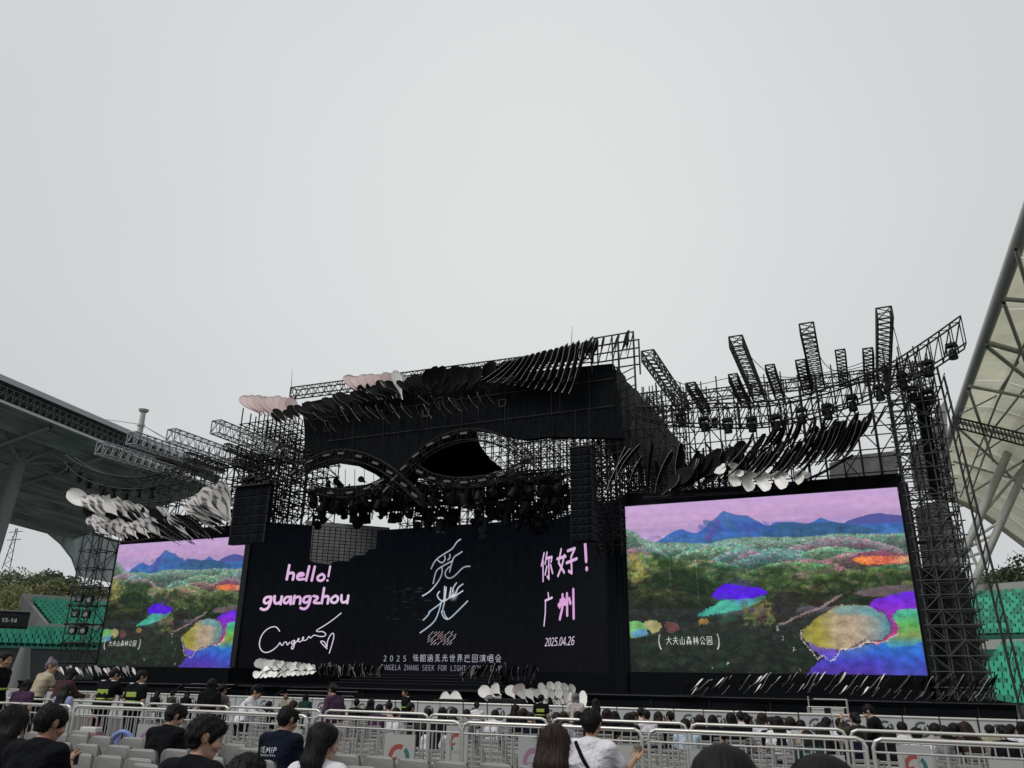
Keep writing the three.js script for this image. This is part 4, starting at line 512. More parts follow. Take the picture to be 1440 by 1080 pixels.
{ // right wing: the backs of the feathers, dark, pale below
  const t = wing('wing of dark feathers with pale undersides on the right above the right screen', at(1090, 660, -47));
  const F = (x, y, tx, ty, w, look, f, z = -46, g = blade) => feather(t, at(x, y, z - 0.3), at(tx, ty, z + rr(-0.4, 0.4)), w, look, jig(f.clone(), 0.25), g);
  for (let i = 0; i < 44; i++) { const f = i / 43, x = lerp(1030, 1192, f), y = 672 - 30 * f ** 1.6 + rr(-6, 6); F(x, y, x + lerp(42, 34, f) + rr(-6, 6), y - lerp(38, 56, f) + rr(-6, 6), rr(0.32, 0.55), i % 4 ? 'dark' : 'black', V(-0.8, 0.45, 0.35), -46 - (i % 3) * 0.5); }
  for (let i = 0; i < 24; i++) { const f = i / 23, x = lerp(1040, 1205, f), y = 640 - 18 * f + rr(-4, 4); F(x, y, x + rr(18, 34), y - rr(30, 48), rr(0.35, 0.6), i % 2 ? 'dark' : 'black', V(-0.8, 0.3, 0.5), -47); }
  [[1018, 652, 1012, 668], [1026, 662, 1040, 683], [1043, 665, 1060, 689], [1063, 666, 1084, 689], [1088, 665, 1108, 686], [1118, 664, 1131, 677]].forEach(([x, y, tx, ty], i) => { F(x, y, tx, ty, 0.62, 'plain', V(-0.15, 0.2, 0.95), -45.4, blade); F(x + 4, y - 2, x + 22, y + 6, 0.4, 'plain', V(-0.1, 0.3, 0.9), -45.5, blade); F(x - 4, y + 8, x + 36, y - 26, 0.45, 'dark', V(-0.8, 0.5, 0.3), -45.3, blade); });
  for (let i = 0; i < 26; i++) { const f = i / 25, x = lerp(930, 1020, f), y = 690 - 24 * f + rr(-8, 12); F(x, y, x + rr(22, 42), y - rr(24, 46), rr(0.7, 1.2), i % 4 ? 'black' : 'dark', V(-0.4, 0.3, 0.85), -46.2, petal); }
  for (let i = 0; i < 8; i++) { const x = 905 + i * 8; F(x, 690 + rr(-10, 10), x + rr(-14, 20), 640 + rr(-20, 16), rr(0.25, 0.5), i % 2 ? 'black' : 'dark', V(0.6, 0.3, 0.6), -46.5); }
  part('spine_pipe', tubeAlong([[905, 700], [980, 696], [1060, 690], [1140, 672], [1200, 640]].map(([x, y]) => at(x, y, -47).sub(t.position)), 0.08), mat.blackSteel, t);
}
{ // lean pale blades on the portal's right leg
  const t = wing('two pale curved blades beside the right portal leg', at(868, 665, -45.4));
  for (const [x, y, tx, ty] of [[853, 690, 880, 628], [866, 676, 874, 628], [868, 668, 896, 622], [885, 680, 900, 640]]) feather(t, at(x, y, -45.2), at(tx, ty, -45.2), 0.4, 'dark', V(0.9, 0.2, 0.1), blade);
}
{ // wing spread along the portal roof
  const t = wing('broad feather wing along the portal roof, pink left, black right', at(600, 550, -46));
  const F = (x, y, tx, ty, w, look, f, z = -46, g = petal) => feather(t, at(x, y, z), at(tx, ty, z + rr(0.1, 0.6)), w, look, jig(f.clone(), 0.2), g);
  for (let i = 0; i < 8; i++) F(368 + i * 7, 584 + i * 1.5, 337 + i * 9.5, 561 - (i % 3), 1.0, 'pink', V(0.1, 0.6, 0.8));
  for (let i = 0; i < 8; i++) F(528 + i * 5, 563 - i * 0.5, 482 + i * 11, 533 - i * 1.2 + rr(-2, 2), 1.0, 'pink', V(0.1, 0.6, 0.8), -45.8);
  F(566, 562, 553, 522, 0.75, 'plain', V(0.3, 0.2, 0.9), -45.6);
  for (let i = 0; i < 20; i++) { const x = 380 + i * 8.6; F(x + 18, 597 - i * 2.2 + rr(-3, 3), x - 2 + rr(-4, 4), 580 - i * 2.0 + rr(-5, 5), rr(0.5, 0.9), i % 3 ? 'dark' : 'black', V(0.7, 0.4, 0.6), -45.6); }
  for (let i = 0; i < 14; i++) { const x = 500 + i * 7; F(x + 16, 568 - i * 1.2 + rr(-3, 3), x + rr(-8, 4), 546 - i * 1.4 + rr(-4, 4), rr(0.5, 0.9), 'black', V(0.4, 0.4, 0.8), -45.7); }
  for (let i = 0; i < 16; i++) { const x = 596 + i * 9; F(x - 4 + rr(-6, 6), 556 - i * 1.1, x + 8, 517 - i * 0.7 + rr(-3, 5), rr(0.7, 1.0), 'black', V(0.3, 0.2, 0.9), -45.7); }
  for (let i = 0; i < 14; i++) { const x = 676 + i * 9.6; F(x, 536 + i * 1.4, x + 46 - i * 1.2, 511 - i * 2.5, rr(0.34, 0.46), 'dark', V(-0.85, 0.5, 0.1), -45.5, blade); F(x + 30, 522 - i * 1.2, x + 52 - i, 506 - i * 2.3, 0.9, 'black', V(-0.4, 0.2, 0.8), -45.9); }
  for (let i = 0; i < 44; i++) { const x = lerp(436, 690, i / 43) + rr(-4, 4), y = lerp(596, 556, i / 43) + rr(-9, 9); F(x + rr(4, 14), y + rr(6, 14), x - rr(2, 8), y - rr(4, 10), rr(0.22, 0.42), i % 3 ? 'dark' : 'black', V(0.75, 0.55, 0.3), -45.7, i % 2 ? blade : petal); }
  for (let i = 0; i < 11; i++) { const x = 690 + i * 10.5; F(x, 540 + rr(-2, 4), x + 12, 534 + rr(-4, 2), 0.3, 'dark', V(-0.6, 0.7, 0.2), -45.45, blade); }
  [[796, 508, 806, 483], [806, 506, 818, 482], [817, 505, 836, 473], [830, 504, 840, 478], [842, 503, 852, 472], [858, 500, 873, 470], [872, 500, 886, 464], [880, 498, 884, 470]].forEach(([x, y, tx, ty]) => F(x, y, tx, ty, 0.55, 'dark', V(-0.7, 0.3, 0.5), -45.8));
}
function lowWing(label, rows) { const a = at(rows[0][0], rows[0][1], -42.6), t = wing(label, V(a.x, DECK, -42.8)); for (const [x, y, tx, ty, w, look, z = -42.6, f] of rows) feather(t, at(x, y, z), at(tx, ty, z + rr(0, 0.4)), w, look, jig(f ?? V(0.2, 0.5, 0.9), f ? 0.35 : 0.22)); part('foot_rail', box(1.6, 0.06, 0.2, 0.4, 0.04, 0), mat.blackBox, t); return t; }
{
  const L = []; // white cluster under the signature
  for (let i = 0; i < 13; i++) { const f = i / 12, x = lerp(366, 440, f), y = lerp(944, 943, f), k = lerp(1, 0.5, f); L.push([x + 4, y, x - 7 * k + rr(-1, 1), y - 15 * k + rr(-1, 1), lerp(0.62, 0.3, f), 'plain', -42.6 + i * 0.02, V(rr(0, 0.5), 0.45, 0.9)]); L.push([x + 5, y + 1, x - 9 * k + rr(-1, 1), y + 9 * k + rr(-1, 2), lerp(0.58, 0.28, f), 'plain', -42.4 + i * 0.02, V(rr(0, 0.5), 0.45, 0.9)]); if (i % 2) L.push([x + 8, y - 2, x - 2, y - 3, 0.4, 'plain', -42.2, V(0.2, 0.5, 0.9)]); }
  lowWing('cluster of white feathers on the stage under the signature', L);
  const D = []; for (let i = 0; i < 34; i++) { const x = 448 + i * 2.6; D.push([x, 950 + rr(-2, 3), x + rr(-6, 5), 934 + rr(-3, 5), rr(0.18, 0.32), i % 4 === 0 ? 'white' : i % 2 ? 'dark' : 'black', -42.8, V(0.9, 0.2, rr(-0.2, 0.6))]); }
  lowWing('row of thin dark feathers on the stage right of the white cluster', D);
  const P = []; for (let i = 0; i < 7; i++) { P.push([738 + i * 11, 982, 736 + i * 11.5 + rr(-2, 3), 957 + Math.abs(i - 3.5) * 1.5 + (i < 2 ? 6 : 0), rr(0.4, 0.5), 'plain']); P.push([742 + i * 9.5, 988, 728 + i * 11 + rr(-2, 2), 970 + rr(-2, 4), rr(0.34, 0.45), 'plain', -42.2]); }
  P.push([806, 990, 826, 977, 0.95, 'plain'], [792, 986, 803, 972, 0.7, 'plain'], [700, 982, 672, 972, 0.7, 'plain'], [705, 978, 690, 966, 0.65, 'plain'], [725, 985, 712, 966, 0.6, 'plain'], [735, 985, 724, 963, 0.75, 'pink'], [640, 988, 618, 984, 0.8, 'plain'], [655, 988, 632, 980, 0.7, 'plain'], [690, 990, 684, 978, 0.5, 'plain'], [702, 992, 696, 980, 0.5, 'plain']);
  for (let i = 0; i < 12; i++) P.push([766 + i * 3, 992, 760 + i * 4.5, 982 + rr(-2, 3), 0.34, 'plain', -42]);
  lowWing('large cluster of white upright feathers on the stage below the pink greeting', P);
  const K = []; for (let i = 0; i < 40; i++) { const x = 645 + i * 2.8; K.push([x, 955 + rr(-8, 8), x + rr(-4, 8), 940 + rr(-8, 6), rr(0.16, 0.34), i < 9 && i % 2 === 0 ? 'plain' : i % 3 ? 'black' : 'dark', -44, V(0.8, 0.3, rr(-0.3, 0.6))]); }
  lowWing('low row of dark feathers with a few pale ones right of the tour title', K);
  const R = []; for (let i = 0; i < 58; i++) { const f = i / 57, x = lerp(962, 1392, f), y = 972 - 8 * Math.sin(Math.min(1, f * 1.35) * Math.PI) + f * 6; R.push([x - 6, y + rr(-2, 4), x + rr(6, 14) + f * 6, y - rr(10, 16) - f * 14, rr(0.16, 0.24), f < 0.64 ? (i % 4 === 3 ? 'dark' : 'plain') : (i % 5 ? 'black' : 'dark'), -43.4, V(-0.75, 0.65, 0.15)]); if (i % 2) R.push([x, y + 8, x + 12, y - 4, 0.2, f < 0.6 && i % 4 === 1 ? 'plain' : 'dark', -43, V(-0.7, 0.7, 0.15)]); }
  lowWing('long low row of slanting feathers in front of the right video wall', R);
  const Q = []; for (let i = 0; i < 26; i++) { const x = 78 + i * 4.4; Q.push([x + 4, 948 + rr(0, 4) + i * 0.1, x - 3, 938 + rr(-2, 3), rr(0.16, 0.26), i % 3 ? 'plain' : 'dark', -43.4, V(0.3, 0.75, 0.5)]); }
  lowWing('long low row of slanting feathers in front of the left video wall', Q);
}
{ // dark petals crowded among the hanging lamps
  const t = wing('ragged band of small dark feathers hanging among the centre lamps', at(620, 705, -50));
  for (let i = 0; i < 190; i++) { const px = rr(446, 802), py = 700 + rr(-22, 28) * (0.6 + 0.4 * Math.sin(px / 37)), z = rr(-48, -55), a = rr(0, 6.28), l = rr(9, 17); feather(t, at(px, py, z), at(px + Math.cos(a) * l, py + Math.sin(a) * l * 0.8 - 3, z - 0.2), rr(0.3, 0.7), i % 9 === 0 ? 'dark' : 'black', jig(V(rr(-0.6, 0.6), 0.2, 0.9), 0.4)); }
  const a = at(446, 694, -51), b = at(802, 690, -51); part('carrier_pipe', bar(a.clone().sub(t.position), b.clone().sub(t.position), 0.05), mat.blackSteel, t);
}
// ---------------------------------------------------------------- stadium roof and stand on the left
{
  const edgeY = (z) => 32 - (-50.7 - z) * 0.085, z0 = -18, z1 = -86, t = thing('stadium_roof', 'dark grand stand roof with pale edge and catwalk at the far left', 'stadium roof', [-85, 30, -60]), o = t.position;
  const strip = (a, b, za = z0, zb = z1, n = 16) => { const pos = [], uv = [], idx = []; for (let i = 0; i <= n; i++) { const z = lerp(za, zb, i / n), e = edgeY(z); for (const p of [a, b]) { pos.push(p[0] - o.x, e + p[1] - o.y, z - o.z); uv.push(p[0] + p[1], z); } if (i) idx.push(2 * i - 2, 2 * i - 1, 2 * i, 2 * i - 1, 2 * i + 1, 2 * i); } const g = new THREE.BufferGeometry(); g.setAttribute('position', new THREE.Float32BufferAttribute(pos, 3)); g.setAttribute('uv', new THREE.Float32BufferAttribute(uv, 2)); g.setIndex(idx); g.computeVertexNormals(); return g; };
  part('roof_skin', [strip([-85, 0], [-100, 1.5]), strip([-100, 1.5], [-120, -4])], mat.roofEdge, t);
  part('edge_fascia', strip([-85, 0], [-84.7, -0.75]), mat.roofEdge, t);
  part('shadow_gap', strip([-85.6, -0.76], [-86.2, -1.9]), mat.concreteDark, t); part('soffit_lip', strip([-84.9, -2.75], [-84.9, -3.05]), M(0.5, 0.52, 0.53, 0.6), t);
  const prof = [[-84.9, -2.75], [-92, -3.6], [-100, -5.2], [-108, -6.9], [-115, -8.7]];
  for (let i = 0; i < prof.length - 1; i++) part('soffit_panel', strip(prof[i], prof[i + 1]), mat.roofHazed, t);
  const zz = range(z0, z1, 80); for (let i = 0; i < 80; i++) { const e = (z) => edgeY(z) - o.y; part('catwalk_bay', [bar(V(-0.2, e(zz[i]) - 1, zz[i] - o.z), V(-0.2, e(zz[i]) - 2.6, zz[i] - o.z), 0.05, 4), bar(V(-0.2, e(zz[i]) - 2.6, zz[i] - o.z), V(-0.2, e(zz[i + 1]) - 1, zz[i + 1] - o.z), 0.04, 4), bar(V(-0.2, e(zz[i]) - 1.1, zz[i] - o.z), V(-0.2, e(zz[i + 1]) - 1.1, zz[i + 1] - o.z), 0.07, 4), bar(V(-0.2, e(zz[i]) - 1.8, zz[i] - o.z), V(-0.2, e(zz[i + 1]) - 1.8, zz[i + 1] - o.z), 0.05, 4)], mat.catwalk, t); }
  // rear wall with the arch
  const w = [[-18, 20], [-75.4, 21.3], [-78, 21.7], [-80.7, 21.2], [-84, 19.5], [-86.4, 17.6], [-87.4, 16], [-88, 15], [-112, 13.5], [-112, 19.5], [-86, 17.9 - 0.5], [-86, 18.2], [-18, 23.8]];
  const shp = [[18, 21], [75.4, 21.3], [78, 21.5], [80.7, 21.1], [84, 19.4], [86.4, 17.5], [87.4, 16], [88, 15], [114, 13.2], [114, 20], [88, 22], [18, 25]];
  part('rear_wall', slab(shp, 0.5).rotateY(Math.PI / 2).translate(-115 - o.x, -o.y, -o.z), mat.roofHazed, t);
  // ribs that meet on the pillar head
  const hub = V(-95, 25.3, -61.75).sub(o); for (const [px, py, x] of [[0, 600, -92], [80, 590, -92], [160, 690, -100], [0, 662, -98], [100, 650, -94], [110, 620, -90]]) part('rib', bar(hub, atX(px, py, x).sub(o), 0.28, 6, 0.2), M(0.25, 0.28, 0.28, 0.8), t);
  for (let i = 0; i < 6; i++) { const a = V(-86, edgeY(-30 - i * 9.5) - 3.2, -30 - i * 9.5).sub(o), b = V(-112, edgeY(-30 - i * 9.5) - 7.4, -30 - i * 9.5).sub(o); part('rib', bar(a, b, 0.25, 6), mat.roofHazed, t); }
  single('roof_pillar', bar(V(-96, -1, -60.5), V(-95, 30, -62), 1.0, 10, 0.75), M(0.22, 0.23, 0.23, 0.8), 'big grey pillar holding the left stadium roof', 'pillar');
  part('lamp_strip', box(0.3, 0.15, 2.6), M(0.6, 0.62, 0.62, 0.4), t).position.copy(atX(121, 614, -93).sub(o));
}
function seat(m) { return m; }
const seatGeo = (() => { const s = new THREE.Shape(); s.moveTo(-0.21, 0); s.lineTo(-0.21, 0.3); s.quadraticCurveTo(-0.2, 0.4, -0.1, 0.4); s.lineTo(0.1, 0.4); s.quadraticCurveTo(0.2, 0.4, 0.21, 0.3); s.lineTo(0.21, 0); s.closePath(); const b = new THREE.ExtrudeGeometry(s, { depth: 0.05, bevelEnabled: false, curveSegments: 3 }); b.rotateX(-0.18); b.translate(0, 0.28, -0.2); return merge([b, box(0.42, 0.06, 0.4, 0, 0.26, 0.02), box(0.1, 0.26, 0.2, 0, 0.12, 0)]); })();
function seatsStuff(t, list, turn, scale, m = mat.seatGreen) { const im = new THREE.InstancedMesh(seatGeo, m, list.length), q = new THREE.Quaternion().setFromAxisAngle(UPY, turn), mm = new THREE.Matrix4(), col = new THREE.Color(); list.forEach((p, i) => { im.setMatrixAt(i, mm.compose(p, q, V(scale, scale, scale))); const k = rr(0.75, 1.2); im.setColorAt(i, col.setRGB(k, k, k)); }); im.name = 'seat_rows'; im.userData.kind = 'stuff'; im.castShadow = im.receiveShadow = true; t.add(im); }
{
  const t = thing('grandstand', 'low grandstand with green plastic seats on the far left below the trees', 'grandstand', [-80, -1.1, -66], -0.3), o = t.position, S = [], S2 = [];
  const steps = []; for (let j = 0; j < 11; j++) steps.push(box(0.95, 0.5 + j * 0.36, 16, -1.6 - j * 0.9, 5.75 + j * 0.18, -3));
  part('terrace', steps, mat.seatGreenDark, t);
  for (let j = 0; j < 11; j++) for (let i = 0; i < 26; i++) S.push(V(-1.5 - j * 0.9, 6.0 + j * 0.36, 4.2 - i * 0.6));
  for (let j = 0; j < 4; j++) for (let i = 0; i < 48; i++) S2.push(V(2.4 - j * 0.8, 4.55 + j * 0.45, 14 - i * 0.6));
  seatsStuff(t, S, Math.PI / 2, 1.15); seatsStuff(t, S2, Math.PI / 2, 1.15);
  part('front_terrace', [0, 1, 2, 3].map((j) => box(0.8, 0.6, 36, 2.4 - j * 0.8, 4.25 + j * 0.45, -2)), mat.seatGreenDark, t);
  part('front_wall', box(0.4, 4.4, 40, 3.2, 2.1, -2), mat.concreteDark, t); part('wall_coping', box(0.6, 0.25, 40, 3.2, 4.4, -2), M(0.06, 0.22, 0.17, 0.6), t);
  part('side_wall', slab([[-0.9, 4.2], [-0.9, 6.4], [-11.5, 10.4], [-11.5, 4.2]], 0.4).translate(0, 0, 4.9), mat.concrete, t);
  part('back_wall', box(0.5, 1.5, 20, -11.8, 10, -4.6), mat.concrete, t); part('parapet', box(0.35, 1.7, 12, -0.5, 6.1, 1), mat.concrete, t); part('stair_block', box(1.4, 1.9, 3.4, 0.2, 5.9, -5.2), mat.concrete, t); part('vent', box(0.1, 0.5, 0.9, -0.28, 6.1, 5.6), mat.concreteDark, t);
  part('hand_rail', [bar(V(-0.2, 7.2, 3), V(0.6, 5.2, -2), 0.06), bar(V(-0.2, 6.8, 3), V(0.6, 4.8, -2), 0.05)], mat.darkSteel, t);
  const board = canvasTex(256, 96, (c, W, H) => { c.fillStyle = '#16191b'; c.fillRect(0, 0, W, H); c.fillStyle = '#d4d8d8'; c.font = 'bold 44px sans-serif'; c.fillText('15-14', 66, 66); });
  const p = atX(14, 872, -76.2), s = thing('block_sign', 'black block number sign reading 15-14 on the left grandstand', 'sign', p, Math.PI / 2 - 0.5); s.scale.setScalar(0.72); part('board', box(4.4, 2.2, 0.15), mat.blackBox, s); part('face', new THREE.PlaneGeometry(4.3, 1.61).translate(0, 0, 0.082), M(1, 1, 1, 0.6, { map: board, side: THREE.FrontSide }), s); part('cap', box(4.6, 0.15, 0.3, 0, 1.2, 0), mat.roofEdge, s);
  const c = atX(28, 946, -70); single('concrete_buttress', new THREE.CylinderGeometry(0.4, 1.1, 4.2, 10).translate(0, 2.1, 0), M(0.2, 0.21, 0.2, 0.9), 'tapering grey buttress against the dark wall under the left grandstand', 'buttress').position.set(c.x, -1.1, c.z);
}
// lamps stacked on the tower in front of the left stand
for (const [i, x, y] of [[0, 112, 842], [1, 126, 844], [2, 106, 863], [3, 121, 864], [4, 102, 887], [5, 117, 887]]) { const p = at(x, y, -47.5), t = thing('wash_light', `square black wash light on the left end tower, ${['top left', 'top right', 'middle left', 'middle right', 'bottom left', 'bottom right'][i]} of six`, 'stage light', p, 0.4, 'wash lights on the left end tower'); part('case', new RoundedBoxGeometry(0.62, 0.62, 0.3, 1, 0.05), mat.blackBox, t); part('lens', new THREE.CircleGeometry(0.2, 14).translate(0, 0, 0.156), M(0.3, 0.32, 0.33, 0.2), t); part('bracket', [box(0.05, 0.5, 0.05, -0.36, 0.1), box(0.05, 0.5, 0.05, 0.36, 0.1), box(0.78, 0.05, 0.05, 0, 0.36)], mat.blackSteel, t); }
// mast and pylon beyond the left roof
{
  const a = at(195, 616, -110), b = at(200, 578, -110), t = thing('floodlight_mast', 'pale steel mast with a flat round head above the left stadium roof', 'mast', a.clone().setY(a.y - 6)); const k = b.y - a.y + 6; part('shaft', new THREE.CylinderGeometry(0.5, 0.75, k, 12).translate(0, k / 2, 0), mat.steelPale, t); part('head', new THREE.CylinderGeometry(1.05, 0.85, 0.45, 16).translate(0, k, 0), mat.steelPale, t); part('collar', new THREE.CylinderGeometry(0.75, 0.75, 0.4, 12).translate(0, k - 3.2, 0), mat.steelPale, t);
  for (const [x, y] of [[150, 590], [240, 622], [255, 628]]) part('stay', bar(V(0, k - 3, 0), at(x, y, -110).sub(t.position), 0.07, 4), mat.alu, t);
}
{ const a = at(8, 800, -140), t = thing('power_pylon', 'thin lattice power pylon in the arch under the left roof', 'pylon', a), h = at(16, 744, -140).y - a.y; for (const s of [-1, 1]) part('leg', bar(V(s * 1.6, 0, 0), V(s * 0.25 + 0.8, h, 0), 0.12, 5), mat.darkSteel, t); part('lattice', Array.from({ length: 9 }, (_, i) => bar(V((i % 2 ? -1 : 1) * lerp(1.6, 0.4, i / 9), (i / 9) * h, 0), V((i % 2 ? 1 : -1) * lerp(1.6, 0.4, (i + 1) / 9) + 0.5, ((i + 1) / 9) * h, 0), 0.08, 4)), mat.darkSteel, t); for (const y of [0.72, 0.92]) part('cross_arm', bar(V(-2.2, h * y, 0), V(3.4, h * y, 0), 0.1, 4), mat.darkSteel, t); }

// ---------------------------------------------------------------- trees
function tree(label, base, h, r, m, n, group, squash = 0.75) {
  const t = thing('broadleaf_tree', label, 'tree', base, 0, group), crown = []; part('trunk', [bar(V(0, 0, 0), V(0.2, h * 0.55, 0.1), h * 0.03, 7, h * 0.018), ...[0, 1, 2, 3].map((i) => bar(V(0.15, h * 0.4 + i * 0.25, 0.1), V(Math.cos(i * 1.7) * r * 0.6, h * (0.62 + 0.06 * i), Math.sin(i * 1.7) * r * 0.6), h * 0.012, 5, h * 0.006))], mat.bark, t);
  const clumps = []; for (let i = 0; i < 26; i++) { const a = rnd() * 6.28, e = rnd() * 2 - 0.9, q = Math.pow(rnd(), 0.4); clumps.push([V(Math.cos(a) * r * q * Math.sqrt(Math.max(0.1, 1 - e * e * 0.8)), h * 0.68 + e * r * squash * 0.62, Math.sin(a) * r * q * Math.sqrt(Math.max(0.1, 1 - e * e * 0.8))), r * rr(0.22, 0.42)]); }
  const pos = [], idx = []; for (let i = 0; i < n; i++) { const [c, cr] = pick(clumps), d = V(rr(-1, 1), rr(-1, 1), rr(-1, 1)).normalize().multiplyScalar(cr * Math.pow(rnd(), 0.35)), p = c.clone().add(d), a = V(rr(-1, 1), rr(-1, 1), rr(-1, 1)).normalize(), b = a.clone().cross(V(rr(-1, 1), rr(-1, 1), rr(-1, 1))).normalize(), s = rr(0.2, 0.44), k = pos.length / 3; for (const [u, v] of [[-1, 0], [0, -0.5], [1, 0], [0, 0.5]]) pos.push(p.x + (a.x * u + b.x * v) * s, p.y + (a.y * u + b.y * v) * s, p.z + (a.z * u + b.z * v) * s); idx.push(k, k + 1, k + 2, k, k + 2, k + 3); }
  const g = new THREE.BufferGeometry(); g.setAttribute('position', new THREE.Float32BufferAttribute(pos, 3)); g.setIndex(idx); g.computeVertexNormals(); part('crown', g, m, t); return t;
}
const olive = leafMat(0.26, 0.28, 0.12), deep = leafMat(0.14, 0.17, 0.085), dusk = leafMat(0.07, 0.095, 0.05), yellowish = leafMat(0.27, 0.26, 0.1);
[[8, 862, 13.5, 8, olive, 'olive-green bushy tree beside the block sign'], [42, 850, 14.5, 8, yellowish, 'yellowish tree in the middle of the trees behind the left stand'], [78, 845, 15.5, 7.5, olive, 'olive tree behind the top of the left stand'], [116, 840, 16, 7, deep, 'dark tree beside the left end tower'], [28, 836, 18, 7.5, deep, 'tall dark tree under the roof arch'], [66, 832, 19.5, 7, dusk, 'tallest dark tree at the right foot of the roof arch'], [150, 840, 15.5, 6.5, deep, 'dark tree partly behind the left end tower']].forEach(([px, py, h, r, m, lab], i) => { const p = atX(px, py, -122 - (i % 3) * 7); p.y = -1; tree(lab, p, h, r, m, 9000, 'trees behind the left stand'); });
[[1376, 10.5, 4.6, 'leftmost low dark tree beyond the right stand'], [1396, 12, 5, 'dark bushy tree beyond the right stand'], [1418, 14, 5.2, 'taller dark tree beyond the right stand'], [1444, 16, 5.8, 'dark tree cut by the picture edge beyond the right stand']].forEach(([px, h, r, lab]) => { const p = at(px, 850, -118); p.y = -1; tree(lab, p, h + 3, r, px === 1418 ? deep : dusk, 3200, 'trees beyond the right stand'); });

// ---------------------------------------------------------------- stadium roof and stand on the right
{
  const prof = [[11.2, 27.2], [13.8, 26.8], [16.1, 25.6], [19, 23], [22.4, 19.4], [28, 12.6]], t = thing('stadium_roof', 'cream membrane stadium roof on steel trusses at the far right', 'stadium roof', [11.2, 27.2, -60]), o = t.position, zA = -18, zB = -136;
  const yAt = (x) => { for (let i = 0; i < prof.length - 1; i++) if (x <= prof[i + 1][0]) return lerp(prof[i][1], prof[i + 1][1], (x - prof[i][0]) / (prof[i + 1][0] - prof[i][0])); return 12.6 - (x - 28) * 1.2; };
  const under = (px, py, k = 0.975) => { const d = rayOf(px, py); let s = 0.02; for (; s < 0.2; s += 0.00005) { const x = d.x * s, y = EYE.y + d.y * s; if (x > 11.2 && y > yAt(x)) break; } return EYE.clone().addScaledVector(d, s * k).sub(o); };
  const zs = range(zA, zB, 14);
  for (let j = 0; j < 14; j++) for (let i = 0; i < prof.length - 1; i++) { const a = prof[i], b = prof[i + 1], g = new THREE.BufferGeometry(), z0 = zs[j] - 0.06, z1 = zs[j + 1] + 0.06, P = []; for (let u = 0; u <= 4; u++) for (let v = 0; v <= 4; v++) { const f = u / 4, q = v / 4, sag = 0.35 * Math.sin(Math.PI * q); P.push(lerp(a[0], b[0], f) - o.x, lerp(a[1], b[1], f) - o.y + sag, lerp(z0, z1, q) - o.z); } const ix = []; for (let u = 0; u < 4; u++) for (let v = 0; v < 4; v++) { const k = u * 5 + v; ix.push(k, k + 1, k + 5, k + 1, k + 6, k + 5); } g.setAttribute('position', new THREE.Float32BufferAttribute(P, 3)); g.setAttribute('uv', new THREE.Float32BufferAttribute(P.flatMap((_, n) => (n % 3 ? [] : [P[n], P[n + 2]])), 2)); g.setIndex(ix); g.computeVertexNormals(); part('membrane_panel', g, mat.membrane, t); }
  part('edge_tube', bar(V(0, 0, zA - o.z), V(0, 0, zB - o.z), 0.42, 12), mat.steelPale, t);
  const end = prof.map(([x, y]) => V(x - o.x, y - o.y - 0.2, zB - o.z)); part('end_beam', tubeAlong(end, 0.55, 30, 8), mat.steelGreen, t);
  for (const [x0, y0, x1, y1, r] of [[1408, 405, 1470, 410, 0.22], [1386, 471, 1462, 493, 0.32], [1361, 537, 1460, 556, 0.22], [1339, 590, 1460, 620, 0.3], [1342, 652, 1424, 675, 0.2], [1424, 675, 1462, 684, 0.2], [1408, 410, 1446, 515, 0.2], [1386, 477, 1452, 532, 0.24], [1361, 541, 1397, 650, 0.2], [1339, 593, 1394, 645, 0.22], [1394, 645, 1450, 700, 0.22], [1424, 330, 1450, 420, 0.18], [1366, 700, 1440, 648, 0.2], [1352, 706, 1402, 560, 0.14], [1402, 560, 1440, 470, 0.14], [1440, 540, 1398, 600, 0.14], [1398, 600, 1370, 690, 0.16], [1374, 645, 1446, 590, 0.12], [1430, 500, 1404, 545, 0.12], [1350, 580, 1400, 552, 0.1]]) part('truss_member', bar(under(x0, y0), under(x1, y1), r * 0.72, 8), mat.steelGreen, t);
  for (const [x0, y0, x1, y1] of [[1339, 584, 1462, 612], [1339, 598, 1462, 630]]) part('catwalk_rail', bar(under(x0, y0, 0.95), under(x1, y1, 0.95), 0.1, 6), mat.darkSteel, t);
  const cw = []; for (let i = 0; i < 22; i++) { const f = i / 22, n = (i + 1) / 22; cw.push(bar(under(lerp(1339, 1462, f), lerp(584, 612, f), 0.95), under(lerp(1339, 1462, n), lerp(598, 630, n), 0.95), 0.06, 4)); } part('catwalk_lattice', cw, mat.darkSteel, t, 'stuff');
  t.rotation.x = 0.0215; t.position.y -= 0.75;
  const P = (x, y, z = -100) => at(x, y, z);
  const c = thing('roof_column', 'pair of raking tubular columns with lattice under the right stadium roof', 'column', P(1366, 830)), co = c.position;
  const tube2 = (n, x0, y0, x1, y1, r, z = -100) => part(n, bar(P(x0, y0, z).sub(co), P(x1, y1, z).sub(co), r, 10), mat.steelPale, c);
  tube2('raking_tube', 1340, 812, 1442, 582, 0.45); tube2('raking_tube', 1365, 830, 1446, 650, 0.42);
  for (const [a, b, d, e] of [[1366, 760, 1412, 730], [1362, 770, 1404, 748], [1354, 786, 1395, 772], [1370, 752, 1384, 790], [1376, 800, 1362, 768], [1385, 720, 1440, 655]]) tube2('brace', a, b, d, e, 0.16);
}
